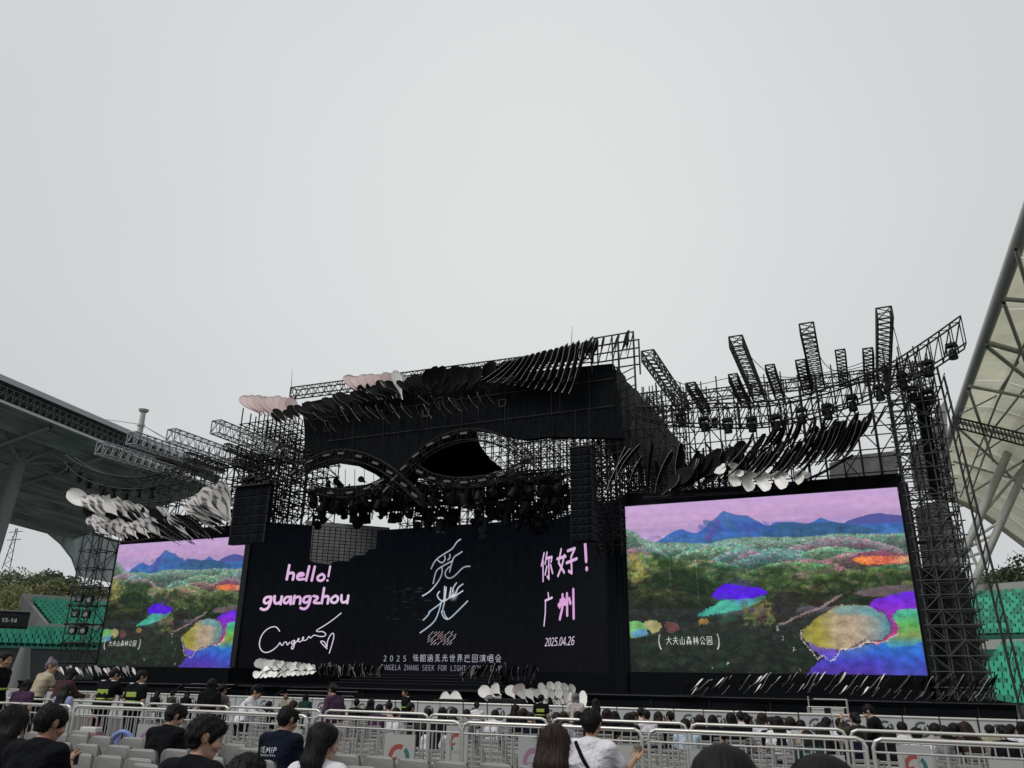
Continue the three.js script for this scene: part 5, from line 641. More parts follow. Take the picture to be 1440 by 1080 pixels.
{
  const O = at(1396, 996, -80), t = thing('grandstand', 'grandstand block with green plastic seats at the far right beside the stage tower', 'grandstand', O), e = V(0.85, 0, 0.527), b = V(0.527, 0, -0.85), O2 = at(1374, 896, -92).sub(O), P = (i, j, up = 0) => e.clone().multiplyScalar(i).addScaledVector(b, j).setY(up), face = Math.atan2(-b.x, -b.z) ;
  const tier = (n, rows, i0, j0, y0, dz, dy, off) => { for (let j = 0; j < rows; j++) for (let i = 0; i < n; i++) { const p = P(i0 + i * 0.66, j0 + j * dz, y0 + j * dy); if (off) p.add(off); const px = project(p.clone().add(O)); if (px[0] > 1448 || px[0] < 1355) continue; const s = part('seat', seatGeo, rnd() < 0.5 ? mat.seatGreen : mat.seatGreenB, t); s.position.copy(p); s.rotation.y = face; s.scale.setScalar(1.3); } };
  mat.seatGreenB = M(0.026, 0.23, 0.15, 0.5);
  tier(18, 11, -2, 0, 0.2, 0.82, 0.45); tier(22, 11, -5, 0, 0, 0.85, 0.43, O2);
  const terr = (i0, i1, j0, rows, y0, dz, dy) => { const l = []; for (let j = 0; j < rows; j++) { const g = box(dz, 0.7, (i1 - i0), 0, y0 + j * dy - 0.2, 0); g.rotateY(Math.atan2(e.x, e.z)); const c = P((i0 + i1) / 2, j0 + j * dz); g.translate(c.x, 0, c.z); l.push(g); } return l; };
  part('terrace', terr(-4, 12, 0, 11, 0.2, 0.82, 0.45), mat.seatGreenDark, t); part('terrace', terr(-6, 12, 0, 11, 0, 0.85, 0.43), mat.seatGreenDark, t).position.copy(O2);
  const wallAt = (n, w, h, d, i, j, y, m) => { const g = box(w, h, d); g.rotateY(Math.atan2(e.x, e.z) + Math.PI / 2); const c = P(i, j); g.translate(c.x, y, c.z); return part(n, g, m, t); };
  wallAt('front_wall', 24, 3, 0.4, 2, -0.7, -1.2, mat.concreteDark); wallAt('rear_wall', 24, 1.4, 0.4, 2, 9.6, 5.2, mat.concrete).position.copy(O2); wallAt('vomitory_block', 7, 4.2, 1.4, 7.6, 2.2, 0.6, mat.concrete).position.copy(O2); wallAt('vomitory_shade_plate', 3.6, 2.2, 0.3, 8.0, 1.4, 0.6, mat.blackBox).position.copy(O2); wallAt('under_wall', 26, 7, 0.4, 3, 0.6, -3.6, mat.concreteDark).position.copy(O2); wallAt('balcony_wall', 16, 1.2, 0.4, 6, -1, -0.9, mat.concrete).position.copy(O2);  // black plate on the vomitory block stands for the shade inside its opening
}
// ---------------------------------------------------------------- crowd barriers
const logoTex = (cols, bg = '#c9c8c6') => canvasTex(256, 320, (c, W, H) => {
  c.fillStyle = bg; c.fillRect(0, 0, W, H); c.lineWidth = 34; const x = 128, y = 150, r = 72;
  c.strokeStyle = cols[0]; c.beginPath(); c.arc(x, y, r, Math.PI * 0.98, Math.PI * 1.62); c.stroke(); c.strokeStyle = cols[1]; c.beginPath(); c.arc(x, y, r, Math.PI * 1.72, Math.PI * 2.9); c.stroke();
  c.fillStyle = cols[0]; c.beginPath(); c.moveTo(x - 88, y + 8); c.lineTo(x - 10, y - 4); c.lineTo(x - 22, y + 22); c.lineTo(x - 84, y + 26); c.fill();
  c.fillStyle = bg; c.beginPath(); c.moveTo(x - 58, y + 100); c.lineTo(x - 26, y + 14); c.lineTo(x, y + 62); c.lineTo(x + 26, y + 2); c.lineTo(x + 58, y + 100); c.lineTo(x + 30, y + 104); c.lineTo(x + 20, y + 60); c.lineTo(x, y + 100); c.lineTo(x - 20, y + 66); c.lineTo(x - 34, y + 104); c.fill();
});
const logos = { red: M(0.62, 0.62, 0.62, 0.6, { map: logoTex(['#b5564c', '#3f7f78']) }), blue: M(0.62, 0.62, 0.62, 0.6, { map: logoTex(['#b8414c', '#3c5c94']) }), deepblue: M(1, 1, 1, 0.6, { map: logoTex(['#8f6a80', '#4a6a98'], '#9c9d9e') }) };
function makeBarrier(w, h) {
  const t = thing('crowd_barrier', 'x', 'crowd barrier'), r = 0.021, c = 0.09, p = [[-w / 2, 0.08], [-w / 2, h - c], [-w / 2 + c * 0.3, h - c * 0.3], [-w / 2 + c, h], [w / 2 - c, h], [w / 2 - c * 0.3, h - c * 0.3], [w / 2, h - c], [w / 2, 0.08]].map(([x, y]) => V(x, y, 0));
  const path = new THREE.CurvePath(); for (let i = 0; i < p.length - 1; i++) path.add(new THREE.LineCurve3(p[i], p[i + 1]));
  const segs = []; for (let i = 0; i < p.length - 1; i++) segs.push(bar(p[i], p[i + 1], r, 10)); for (const q of p.slice(1, -1)) segs.push(new THREE.SphereGeometry(r, 10, 8).translate(q.x, q.y, q.z)); part('frame', segs, mat.rail, t);
  part('lower_rail', bar(V(-w / 2, 0.16, 0), V(w / 2, 0.16, 0), 0.018, 8), mat.railDull, t); part('upper_rail', bar(V(-w / 2, h - 0.13, 0), V(w / 2, h - 0.13, 0), 0.012, 8), mat.railDull, t);
  const n = Math.round(w / 0.14); for (let i = 1; i < n; i++) part('bar', bar(V(-w / 2 + (i * w) / n, 0.16, 0), V(-w / 2 + (i * w) / n, h - 0.13, 0), 0.011, 7), mat.railDull, t);
  for (const s of [-1, 1]) part('foot', [bar(V(s * w * 0.36, 0.03, -0.3), V(s * w * 0.36, 0.03, 0.3), 0.02, 7), bar(V(s * w * 0.36, 0.03, 0), V(s * w * 0.36, 0.18, 0), 0.02, 7), bar(V(s * w * 0.36, 0.03, 0.24), V(s * w * 0.36, 0.16, 0), 0.014, 6)], mat.railDull, t);
  return t;
}
const nearProto = makeBarrier(2.34, 1.1), farProto = makeBarrier(2.06, 1.04); scene.remove(nearProto, farProto); for (const k of ['crowd_barrier']) delete counts[k];
function placard(t, x, y, w, h, m, z = 0.03) { const g = part('placard', box(w, h, 0.008, x, y, z - 0.012), mat.chairWhite, t); part('placard_print', new THREE.PlaneGeometry(w * 0.98, h * 0.98).translate(x, y, z), m, t); }
function addBarrier(proto, x, z, label, group, turn = 0) { const c = proto.clone(); c.name = numbered('crowd_barrier'); c.userData = { label, category: 'crowd barrier', group }; c.position.set(x, 0, z); c.rotation.y = turn + rr(-0.012, 0.012); scene.add(c); return c; }
for (let i = 0; i < 8; i++) { const x = -13.42 + i * 2.41, z = -9.75 + rr(-0.05, 0.05); const b = addBarrier(nearProto, x, z, `steel crowd barrier in the nearer row, ${nth(i)} from the left`, 'nearer row of crowd barriers'); if (i === 4) placard(b, -0.18, 0.66, 0.42, 0.62, logos.deepblue); if (i === 1) placard(b, 0.52, 0.6, 0.42, 0.56, logos.deepblue); if (i === 2) placard(b, 0.9, 0.62, 0.44, 0.6, logos.blue); if (i === 3) placard(b, 0.28, 0.62, 0.48, 0.6, logos.red); if (i === 4) placard(b, 0.85, 0.6, 0.5, 0.66, logos.red); if (i === 5) placard(b, -0.5, 0.62, 0.4, 0.6, logos.deepblue); if (i === 5) placard(b, 0.75, 0.68, 0.4, 0.5, logos.blue); if (i === 6) placard(b, 0.5, 0.5, 0.56, 0.72, logos.blue); if (i === 6) placard(b, 0.02, 0.74, 0.3, 0.44, logos.blue); }
for (let i = 0; i < 10; i++) { const b = addBarrier(farProto, -16.35 + i * 2.12, -12.1 + rr(-0.05, 0.05), `steel crowd barrier in the second row, ${nth(i)} from the left`, 'second row of crowd barriers'); if (i === 5) placard(b, -0.5, 0.62, 0.4, 0.54, logos.red); if (i === 3) placard(b, 0.4, 0.6, 0.4, 0.54, logos.blue); if (i === 8) placard(b, -0.3, 0.62, 0.4, 0.54, logos.red); }
// white security barrier before the stage, one ring emblem on each panel
{
  const emblem = canvasTex(256, 256, (c, W, H) => { c.fillStyle = '#a8a9aa'; c.fillRect(0, 0, W, H); for (let i = 0; i < 300; i++) { c.fillStyle = `rgba(${pick([90, 200])},${pick([90, 200])},${pick([95, 200])},.06)`; c.fillRect(rnd() * W, rnd() * H, rr(2, 60), rr(1, 6)); } c.lineWidth = 20; c.strokeStyle = '#33363a'; c.beginPath(); c.arc(128, 80, 52, Math.PI * 1.75, Math.PI * 3.0); c.stroke(); c.strokeStyle = '#45484c'; c.beginPath(); c.arc(128, 80, 52, Math.PI * 1.05, Math.PI * 1.66); c.stroke(); c.lineWidth = 15; c.beginPath(); c.moveTo(94, 120); c.lineTo(114, 72); c.lineTo(130, 104); c.lineTo(148, 66); c.lineTo(166, 118); c.stroke(); });
  const plainM = M(0.4, 0.4, 0.405, 0.5, { map: rep(cloudy, 1, 1) }), printM = M(1, 1, 1, 0.55, { map: emblem }); let proto = null, n = 0;
  for (let x = -43.4; x < 6.4; x += 1.06, n++) {
    const lab = `pale security barrier with ring emblem before the stage, ${nth(n)} from the left`; let t;
    if (!proto) { t = proto = thing('security_barrier', lab, 'crowd barrier', V(0, 0, 0), 0, 'security barriers before the stage'); part('panel', box(1.02, 1.02, 0.05, 0, 0.62, 0), plainM, t); part('print', new THREE.PlaneGeometry(0.98, 0.98).translate(0, 0.62, 0.028), printM, t); part('top_rail', new RoundedBoxGeometry(1.05, 0.07, 0.12, 1, 0.03).translate(0, 1.16, 0), mat.rail, t); part('foot_plate', box(1.02, 0.04, 1.1, 0, 0.06, 0.2), mat.railDull, t); part('brace', bar(V(-0.4, 0.1, -0.5), V(-0.4, 1.0, -0.04), 0.025), mat.railDull, t); part('brace', bar(V(0.4, 0.1, -0.5), V(0.4, 1.0, -0.04), 0.025), mat.railDull, t); } else t = copyOf(proto, lab);
    t.position.set(x, gnd(-30) , -30 + rr(-0.04, 0.04)); t.rotation.y = rr(-0.01, 0.01);
  }
}

// ---------------------------------------------------------------- chairs
function makeChair(m) {
  const t = new THREE.Group(), s = new THREE.Shape(), w = 0.2, h = 0.3; s.moveTo(-w, 0); s.lineTo(-w, h - 0.09); s.quadraticCurveTo(-w, h, -w + 0.08, h); s.lineTo(w - 0.08, h); s.quadraticCurveTo(w, h, w, h - 0.09); s.lineTo(w, 0); s.quadraticCurveTo(w, -0.03, w - 0.04, -0.03); s.lineTo(-w + 0.04, -0.03); s.quadraticCurveTo(-w, -0.03, -w, 0);
  const b = new THREE.ExtrudeGeometry(s, { depth: 0.022, bevelEnabled: true, bevelThickness: 0.008, bevelSize: 0.008, bevelSegments: 2, curveSegments: 6 }); const P = b.attributes.position; for (let i = 0; i < P.count; i++) P.setZ(i, P.getZ(i) - 0.035 * (1 - (P.getX(i) / w) ** 2)); b.computeVertexNormals(); b.rotateX(0.14); b.translate(0, 0.51, 0.2); part('backrest', b, m, t);
  part('seat', new RoundedBoxGeometry(0.4, 0.035, 0.4, 2, 0.016).translate(0, 0.44, 0), m, t);
  for (const x of [-0.19, 0.19]) { part('leg', bar(V(x, 0, -0.2), V(x, 0.8, 0.235), 0.012, 7), mat.chairLeg, t); part('leg', bar(V(x * 0.95, 0, 0.24), V(x * 0.95, 0.45, -0.12), 0.012, 7), mat.chairLeg, t); } part('crossbar', bar(V(-0.19, 0.2, -0.09), V(0.19, 0.2, -0.09), 0.009, 6), mat.chairLeg, t); return t;
}
function makeSlatChair(m) {      // white plastic chair with slots across the back
  const t = new THREE.Group(); for (let i = 0; i < 4; i++) part('back_slat', new RoundedBoxGeometry(0.42 - i * 0.012, 0.055, 0.022, 1, 0.01).rotateX(0.16).translate(0, 0.56 + i * 0.078, 0.2 + i * 0.012), m, t);
  for (const x of [-0.22, 0.22]) part('back_post', bar(V(x, 0.42, 0.18), V(x * 0.9, 0.84, 0.25), 0.02, 7), m, t); part('seat', new RoundedBoxGeometry(0.44, 0.04, 0.42, 2, 0.018).translate(0, 0.43, 0), m, t); for (const x of [-0.2, 0.2]) for (const z of [-0.18, 0.2]) part('leg', bar(V(x * 1.1, 0, z * 1.1), V(x, 0.42, z), 0.018, 6), m, t); for (const x of [-0.24, 0.24]) part('armrest', box(0.035, 0.03, 0.36, x, 0.62, 0.02, 0.01), m, t); return t;
}
const chairProto = makeChair(mat.chair), slatProto = makeSlatChair(mat.chairWhite);
function placeChair(proto, name, label, group, x, z, turn) { const c = proto.clone(); c.name = numbered(name); c.userData = { label, category: 'chair', group }; c.position.set(x, gnd(z), z); c.rotation.y = turn; scene.add(c); return c; }
const taken = [];       // plan places of seated people, so that each has a chair under them
function chairRows() {
  const rowNames = ['row against the nearer barriers', 'second row before the barriers', 'third row before the barriers', 'fourth row before the barriers'];
  [[-8.75, -13.2], [-7.85, -12.4], [-6.98, -11.5], [-6.1, -9.5]].forEach(([z, x0], r) => { let k = 0; for (let x = x0; x < 1.5; x += 0.47) { const zz = z + (x > -7.2 ? 0.36 : 0) + rr(-0.04, 0.04), p = project(V(x, 0.84, zz)); if (p[0] < -20 || p[0] > 1450 || p[1] > 1082) continue; if (taken.some((q) => Math.hypot(q.x - x, q.z - zz) < 0.36)) continue; placeChair(chairProto, 'folding_chair', `empty grey folding chair in the ${rowNames[r]}, ${nth(k++)} from the left`, 'empty grey folding chairs', x + rr(-0.02, 0.02), zz, rr(-0.06, 0.06)); } });
  for (let r = 0; r < 4; r++) { const z = -13.4 - r * 1.05; let k = 0; for (let x = -15; x < 4.5; x += 0.56) { const zz = z + rr(-0.05, 0.05), p = project(V(x, 0.84 + gnd(zz), zz)); if (p[0] < 60 || p[0] > 1450) continue; if (taken.some((q) => Math.hypot(q.x - x, q.z - zz) < 0.42)) continue; placeChair(slatProto, 'plastic_chair', `white slatted chair in the ${['first', 'second', 'third', 'fourth'][r]} row behind the barriers, ${nth(k++)} from left`, 'white plastic chairs behind the barriers', x + rr(-0.03, 0.03), zz, rr(-0.08, 0.08)); } }
  for (const [i, q] of taken.entries()) placeChair(q.near ? chairProto : slatProto, q.near ? 'folding_chair' : 'plastic_chair', `chair under ${q.who}`.split(' ').slice(0, 16).join(' '), 'chairs with people on them', q.x, q.z + 0.1, q.turn);
}
// small things near the barriers
{
  const p = onGroundNear(178, -9.1), t = thing('plastic_stool', 'blue plastic chair with a round arched back beside the nearer barriers', 'chair', p, 0.3), m = M(0.16, 0.22, 0.5, 0.4); const arch = []; for (let i = 0; i <= 12; i++) { const a = (i / 12) * Math.PI; arch.push(V(Math.cos(a) * 0.24, 0.42 + Math.sin(a) * 0.42, 0.18)); } part('back_hoop', tubeAlong(arch, 0.035, 24, 8), m, t); for (const x of [-0.08, 0.08]) part('back_slat', box(0.06, 0.36, 0.02, x, 0.62, 0.18, 0.008), m, t); part('seat', new RoundedBoxGeometry(0.46, 0.05, 0.42, 2, 0.02).translate(0, 0.42, 0), m, t); for (const x of [-0.2, 0.2]) for (const z of [-0.17, 0.18]) part('leg', bar(V(x * 1.15, 0, z * 1.15), V(x, 0.42, z), 0.022, 7), m, t);
}
function onGroundNear(px, z) { const p = at(px, 1060, z); return V(p.x, gnd(z), z); }
{ const p = onGroundNear(126, -9.2), t = thing('tote_bag', 'pink and white tote bag leaning on the nearer barriers', 'bag', V(p.x, 0.42, p.z)); const s = new THREE.Shape(); s.moveTo(-0.2, 0); s.lineTo(0.2, 0); s.lineTo(0.17, 0.36); s.lineTo(-0.17, 0.36); const g = new THREE.ExtrudeGeometry(s, { depth: 0.1, bevelEnabled: true, bevelSize: 0.02, bevelThickness: 0.02 }); part('body', g, M(0.32, 0.16, 0.17, 0.8), t); part('top_band', box(0.34, 0.12, 0.13, 0, 0.38, 0.05, 0.02), M(0.5, 0.5, 0.48, 0.8), t); part('handle', tubeAlong([V(-0.1, 0.42, 0.05), V(-0.08, 0.56, 0.05), V(0.08, 0.56, 0.05), V(0.1, 0.42, 0.05)], 0.012, 12, 6), M(0.3, 0.16, 0.16, 0.8), t); const c = placeChair(chairProto, 'folding_chair', 'grey folding chair holding the pink tote bag', 'empty grey folding chairs', p.x, p.z, 0); }
{ // wheeled frame with lamps in front of the stage on the right
  const a = at(1137, 1005, -38), b = at(1190, 985, -38), W = b.x - a.x, t = thing('equipment_trolley', 'pale tubular equipment trolley with two white lamp boxes before the stage', 'trolley', V(a.x, gnd(-38), -38)), H = b.y - gnd(-38), h0 = at(1137, 994, -38).y - gnd(-38);
  for (const x of [0, W]) for (const z of [0, -0.8]) part('post', bar(V(x, 0, z), V(x, x ? H : h0 + (z ? 0.4 : 0), z), 0.03), mat.railDull, t); for (const y of [h0, h0 - 0.45, 0.3]) part('shelf_rail', bar(V(0, y, 0), V(W, y, 0), 0.028), mat.rail, t); part('back_rail', bar(V(W * 0.14, H, -0.8), V(W, H, -0.8), 0.03), mat.railDull, t);
  part('lamp_box', new RoundedBoxGeometry(W * 0.34, 0.34, 0.4, 1, 0.03).translate(W * 0.25, h0 - 0.22, -0.3), M(0.5, 0.5, 0.47, 0.5), t); part('lamp_box', new RoundedBoxGeometry(W * 0.34, 0.34, 0.4, 1, 0.03).translate(W * 0.74, h0 - 0.22, -0.3), M(0.5, 0.5, 0.47, 0.5), t); part('dark_box', new RoundedBoxGeometry(W * 0.17, 0.36, 0.42, 1, 0.03).translate(W * 0.5, h0 - 0.22, -0.3), mat.blackBox, t);
}
for (const [i, x, w, h] of [[0, 262, 1.5, 0.9], [1, 290, 2.4, 0.75], [2, 470, 2.2, 0.8], [3, 520, 2.6, 1.0], [4, 640, 1.8, 1.1], [5, 718, 1.8, 1.2]]) { const p = at(x, 985, -40), t = thing('flight_case', ['black flight case below the left video wall', 'long black flight case beside the left stairs', 'black flight case below the dark feathers', 'large black flight case under the tour title', 'black flight case among the white feathers', 'black flight case in front of the large white feathers'][i], 'flight case', V(p.x, gnd(-40), -40 + i * 0.1), rr(-0.1, 0.1), 'flight cases before the stage'); part('shell', new RoundedBoxGeometry(w, h, 0.8, 1, 0.03).translate(0, h / 2 + 0.12, 0), mat.blackBox, t); for (const y of [0.16, h * 0.62, h + 0.1]) part('edge_rail', box(w + 0.02, 0.035, 0.83, 0, y, 0), mat.darkSteel, t); for (const s of [-1, 1]) for (const z of [-0.3, 0.3]) part('castor', new THREE.CylinderGeometry(0.06, 0.06, 0.05, 10).rotateZ(Math.PI / 2).translate(s * w * 0.4, 0.06, z), mat.blackBox, t); }
// ---------------------------------------------------------------- people
function surfaceNet(f, lo, hi, h) {      // smooth mesh of f < 0
  const nx = Math.ceil((hi.x - lo.x) / h) + 1, ny = Math.ceil((hi.y - lo.y) / h) + 1, nz = Math.ceil((hi.z - lo.z) / h) + 1, F = new Float32Array(nx * ny * nz), id = new Int32Array(nx * ny * nz).fill(-1), at3 = (i, j, k) => (k * ny + j) * nx + i;
  for (let k = 0; k < nz; k += 1) for (let j = 0; j < ny; j++) for (let i = 0; i < nx; i++) { const v = f(lo.x + i * h, lo.y + j * h, lo.z + k * h); F[at3(i, j, k)] = v; if (v > 3 * h) { const skip = Math.min(Math.floor(v / h) - 2, nx - 1 - i); for (let s = 1; s <= skip; s++) F[at3(i + s, j, k)] = v - s * h * 0.9 > h ? v - s * h * 0.9 : h; i += Math.max(0, skip); } }
  const pos = [], idx = [];
  for (let k = 0; k < nz - 1; k++) for (let j = 0; j < ny - 1; j++) for (let i = 0; i < nx - 1; i++) {
    let n = 0, x = 0, y = 0, z = 0; const c = at3(i, j, k), s0 = F[c] < 0; const o = [c, c + 1, c + nx, c + nx + 1, c + nx * ny, c + nx * ny + 1, c + nx * ny + nx, c + nx * ny + nx + 1];
    let mixed = false; for (let q = 1; q < 8; q++) if (F[o[q]] < 0 !== s0) { mixed = true; break; } if (!mixed) continue;
    for (let a = 0; a < 8; a++) for (const m of [1, 2, 4]) { if (a & m) continue; const b = a | m, fa = F[o[a]], fb = F[o[b]]; if (fa < 0 === fb < 0) continue; const t = fa / (fa - fb); n++; x += (a & 1) + (m === 1 ? t : 0); y += ((a >> 1) & 1) + (m === 2 ? t : 0); z += ((a >> 2) & 1) + (m === 4 ? t : 0); }
    id[c] = pos.length / 3; pos.push(lo.x + (i + x / n) * h, lo.y + (j + y / n) * h, lo.z + (k + z / n) * h);
  }
  for (let k = 1; k < nz - 1; k++) for (let j = 1; j < ny - 1; j++) for (let i = 1; i < nx - 1; i++) {
    const c = at3(i, j, k), a = F[c] < 0;
    for (const [st, u, v] of [[1, nx, nx * ny], [nx, nx * ny, 1], [nx * ny, 1, nx]]) { if (F[c + st] < 0 === a) continue; const q = [id[c - u - v], id[c - v], id[c], id[c - u]]; if (q.includes(-1)) continue; a ? idx.push(q[0], q[1], q[2], q[0], q[2], q[3]) : idx.push(q[0], q[2], q[1], q[0], q[3], q[2]); }
  }
  const g = new THREE.BufferGeometry(); g.setAttribute('position', new THREE.Float32BufferAttribute(pos, 3)); g.setIndex(idx); g.computeVertexNormals(); return g;
}
const cap = (a, b, ra, rb = ra) => ({ a, ra, rb, d: b.clone().sub(a), l2: Math.max(1e-9, b.distanceToSquared(a)) });
function field(prims, k = 0.035, grow = 0) { return (x, y, z) => { let r = 1e9; for (const p of prims) { const ax = x - p.a.x, ay = y - p.a.y, az = z - p.a.z; let t = (ax * p.d.x + ay * p.d.y + az * p.d.z) / p.l2; t = t < 0 ? 0 : t > 1 ? 1 : t; const dx = ax - p.d.x * t, dy = ay - p.d.y * t, dz = az - p.d.z * t, v = Math.sqrt(dx * dx + dy * dy + dz * dz) - (p.ra + (p.rb - p.ra) * t); const h = k - Math.abs(r - v); r = Math.min(r, v) - (h > 0 ? (h * h) / (4 * k) : 0); } return r - grow; }; }
const bounds = (prims, m) => { const lo = V(1e9, 1e9, 1e9), hi = V(-1e9, -1e9, -1e9); for (const p of prims) for (const q of [p.a, p.a.clone().add(p.d)]) { const r = Math.max(p.ra, p.rb) + m; lo.min(q.clone().addScalar(-r)); hi.max(q.clone().addScalar(r)); } return [lo, hi]; };
const meshOf = (prims, h, k, grow = 0) => surfaceNet(field(prims, k, grow), ...bounds(prims, grow + 2.5 * h), h);
// hand: palm, four unequal bent fingers and a thumb from the side; the palm looks to -z, fingers point to -y
const handPrims = (side, curl) => {
  const p = [cap(V(-0.026 * side, -0.015, 0), V(-0.03 * side, -0.075, 0), 0.017), cap(V(0, -0.01, 0), V(0, -0.08, 0), 0.018), cap(V(0.024 * side, -0.015, 0), V(0.028 * side, -0.07, 0), 0.016)];
  [[-0.032, 0.072], [-0.011, 0.08], [0.011, 0.075], [0.031, 0.06]].forEach(([x, len]) => { let q = V(x * side, -0.088, 0), a = curl * 0.4; for (let s = 0; s < 3; s++) { const l = len * [0.45, 0.32, 0.23][s], n = q.clone().add(V(0, -Math.cos(a) * l, -Math.sin(a) * l)); p.push(cap(q, n, 0.0092 - s * 0.0008, 0.0086 - s * 0.0008)); q = n; a += curl * 0.75; } });
  let q = V(-0.034 * side, -0.03, -0.004), dir = V(-0.75 * side, -0.6, -0.35 * (1 + curl)).normalize(); for (let s = 0; s < 2; s++) { const n = q.clone().addScaledVector(dir, 0.034); p.push(cap(q, n, 0.0115 - s * 0.0012, 0.0105 - s * 0.0012)); q = n; dir.add(V(0.35 * side, -0.3, -0.4 * curl)).normalize(); } return p;
};
const handGeo = {}; for (const s of [-1, 1]) for (const [n, c] of [['relaxed', 0.5], ['grip', 1.15]]) handGeo[n + s] = meshOf(handPrims(s, c), 0.0042, 0.008);
const handLow = {}; for (const s of [-1, 1]) for (const [n, c] of [['relaxed', 0.5], ['grip', 1.15]]) handLow[n + s] = meshOf(handPrims(s, c), 0.0075, 0.008);
function poseOf(o) {      // joints of a figure that faces -z, its seat or feet above the origin
  const sit = o.sit, Y = sit ? 0.55 : 0.93, lean = o.lean ?? 0.12, twist = o.twist ?? 0, k = o.size ?? 1, w = o.slim ? 0.9 : 1, R = new THREE.Matrix4().makeRotationY(twist).multiply(new THREE.Matrix4().makeRotationX(-lean)), P = V(0, Y, 0.02), up = (x, y, z) => V(x, y, z).applyMatrix4(R).add(P);
  const J = { P, hip: [], knee: [], ankle: [], toe: [], sh: [], el: [], wr: [] };
  J.belly = up(0, 0.16, -0.01); J.chest = up(0, 0.33, 0.0); J.neck = up(0, 0.47, 0.01); J.headBase = up(0, 0.53, -0.005);
  const HR = R.clone().multiply(new THREE.Matrix4().makeRotationY(o.headYaw ?? 0)).multiply(new THREE.Matrix4().makeRotationX(-(o.nod ?? 0.25) + lean * 0.6)).multiply(new THREE.Matrix4().makeRotationZ(o.tilt ?? 0)); J.headM = HR.clone().setPosition(V(0, 0.115, -0.01).applyMatrix4(HR).add(J.headBase));
  for (const s of [-1, 1]) {
    J.hip.push(V(s * 0.095 * w, Y - 0.01, 0.02)); if (sit) { J.knee.push(V(s * 0.12, Y - 0.03, -0.42)); J.ankle.push(V(s * 0.12, 0.09, -0.4)); J.toe.push(V(s * 0.14, 0.05, -0.56)); } else { const st = (o.stride ?? 0) * s; J.knee.push(V(s * 0.1, 0.5, -0.02 - st * 0.5)); J.ankle.push(V(s * 0.11, 0.09, 0.03 - st)); J.toe.push(V(s * 0.13, 0.045, -0.13 - st)); }
    const a = o.arms?.[s < 0 ? 0 : 1] ?? (sit ? 'lap' : 'side'), sh = up(s * 0.185 * w, 0.43, 0.01); J.sh.push(sh);
    const A = { lap: [V(s * 0.24, -0.26, -0.05), V(s * 0.09, -0.33, -0.27)], phone: [V(s * 0.235, -0.25, -0.09), V(s * 0.06, -0.1, -0.33)], side: [V(s * 0.245, -0.28, 0.03), V(s * 0.255, -0.52, -0.04)], rail: [V(s * 0.25, -0.23, -0.15), V(s * 0.2, -0.25, -0.4)], clasp: [V(s * 0.21, -0.22, -0.18), V(s * 0.025, -0.11, -0.36)], up: [V(s * 0.26, -0.04, -0.24), V(s * 0.12, 0.2, -0.36)], hip: [V(s * 0.33, -0.24, 0.06), V(s * 0.2, -0.42, -0.06)], out: [V(s * 0.3, -0.2, -0.16), V(s * 0.34, -0.1, -0.38)] }[a];
    const T = new THREE.Matrix4().makeRotationY(twist), c = up(0, 0.43, 0.01); J.el.push(A[0].clone().applyMatrix4(T).add(c)); J.wr.push(A[1].clone().applyMatrix4(T).add(c));
  }
  J.grip = (o.arms ?? []).map((a) => a === 'phone' || a === 'clasp' || a === 'rail' || a === 'up'); J.w = w; return J;
}
function torso(J, hips = true) { const w = J.w, p = []; const off = (v, x) => v.clone().add(V(x * w, 0, 0)); if (hips) p.push(cap(off(J.P, -0.075), off(J.P, 0.075), 0.115 * w)); for (const s of [-1, 1]) { p.push(cap(off(J.P, s * 0.055).add(V(0, 0.02, 0)), off(J.chest, s * 0.075), 0.105 * w, 0.112 * w)); p.push(cap(off(J.chest, s * 0.075), J.sh[s < 0 ? 0 : 1].clone().lerp(J.neck, 0.35).add(V(0, -0.05, 0)), 0.11 * w, 0.075)); p.push(cap(J.neck.clone(), J.sh[s < 0 ? 0 : 1], 0.058, 0.06)); } return p; }
const headPrims = () => [cap(V(0, 0.035, 0.025), V(0, 0.03, -0.025), 0.095, 0.082), cap(V(0, -0.02, 0.0), V(0, -0.075, -0.055), 0.07, 0.046), cap(V(0, -0.045, -0.06), V(0, -0.1, -0.072), 0.04, 0.026), cap(V(0, 0.012, -0.1), V(0, -0.028, -0.118), 0.011, 0.015), cap(V(-0.03, 0.02, -0.096), V(0.03, 0.02, -0.096), 0.012), cap(V(-0.016, -0.06, -0.103), V(0.016, -0.06, -0.103), 0.009), ...[-1, 1].flatMap((s) => [cap(V(s * 0.084, 0.012, 0.012), V(s * 0.092, 0.02, 0.03), 0.014), cap(V(s * 0.083, -0.02, 0.008), V(s * 0.09, 0.0, 0.03), 0.012), cap(V(s * 0.045, -0.03, -0.075), V(s * 0.04, -0.03, -0.08), 0.03)])];
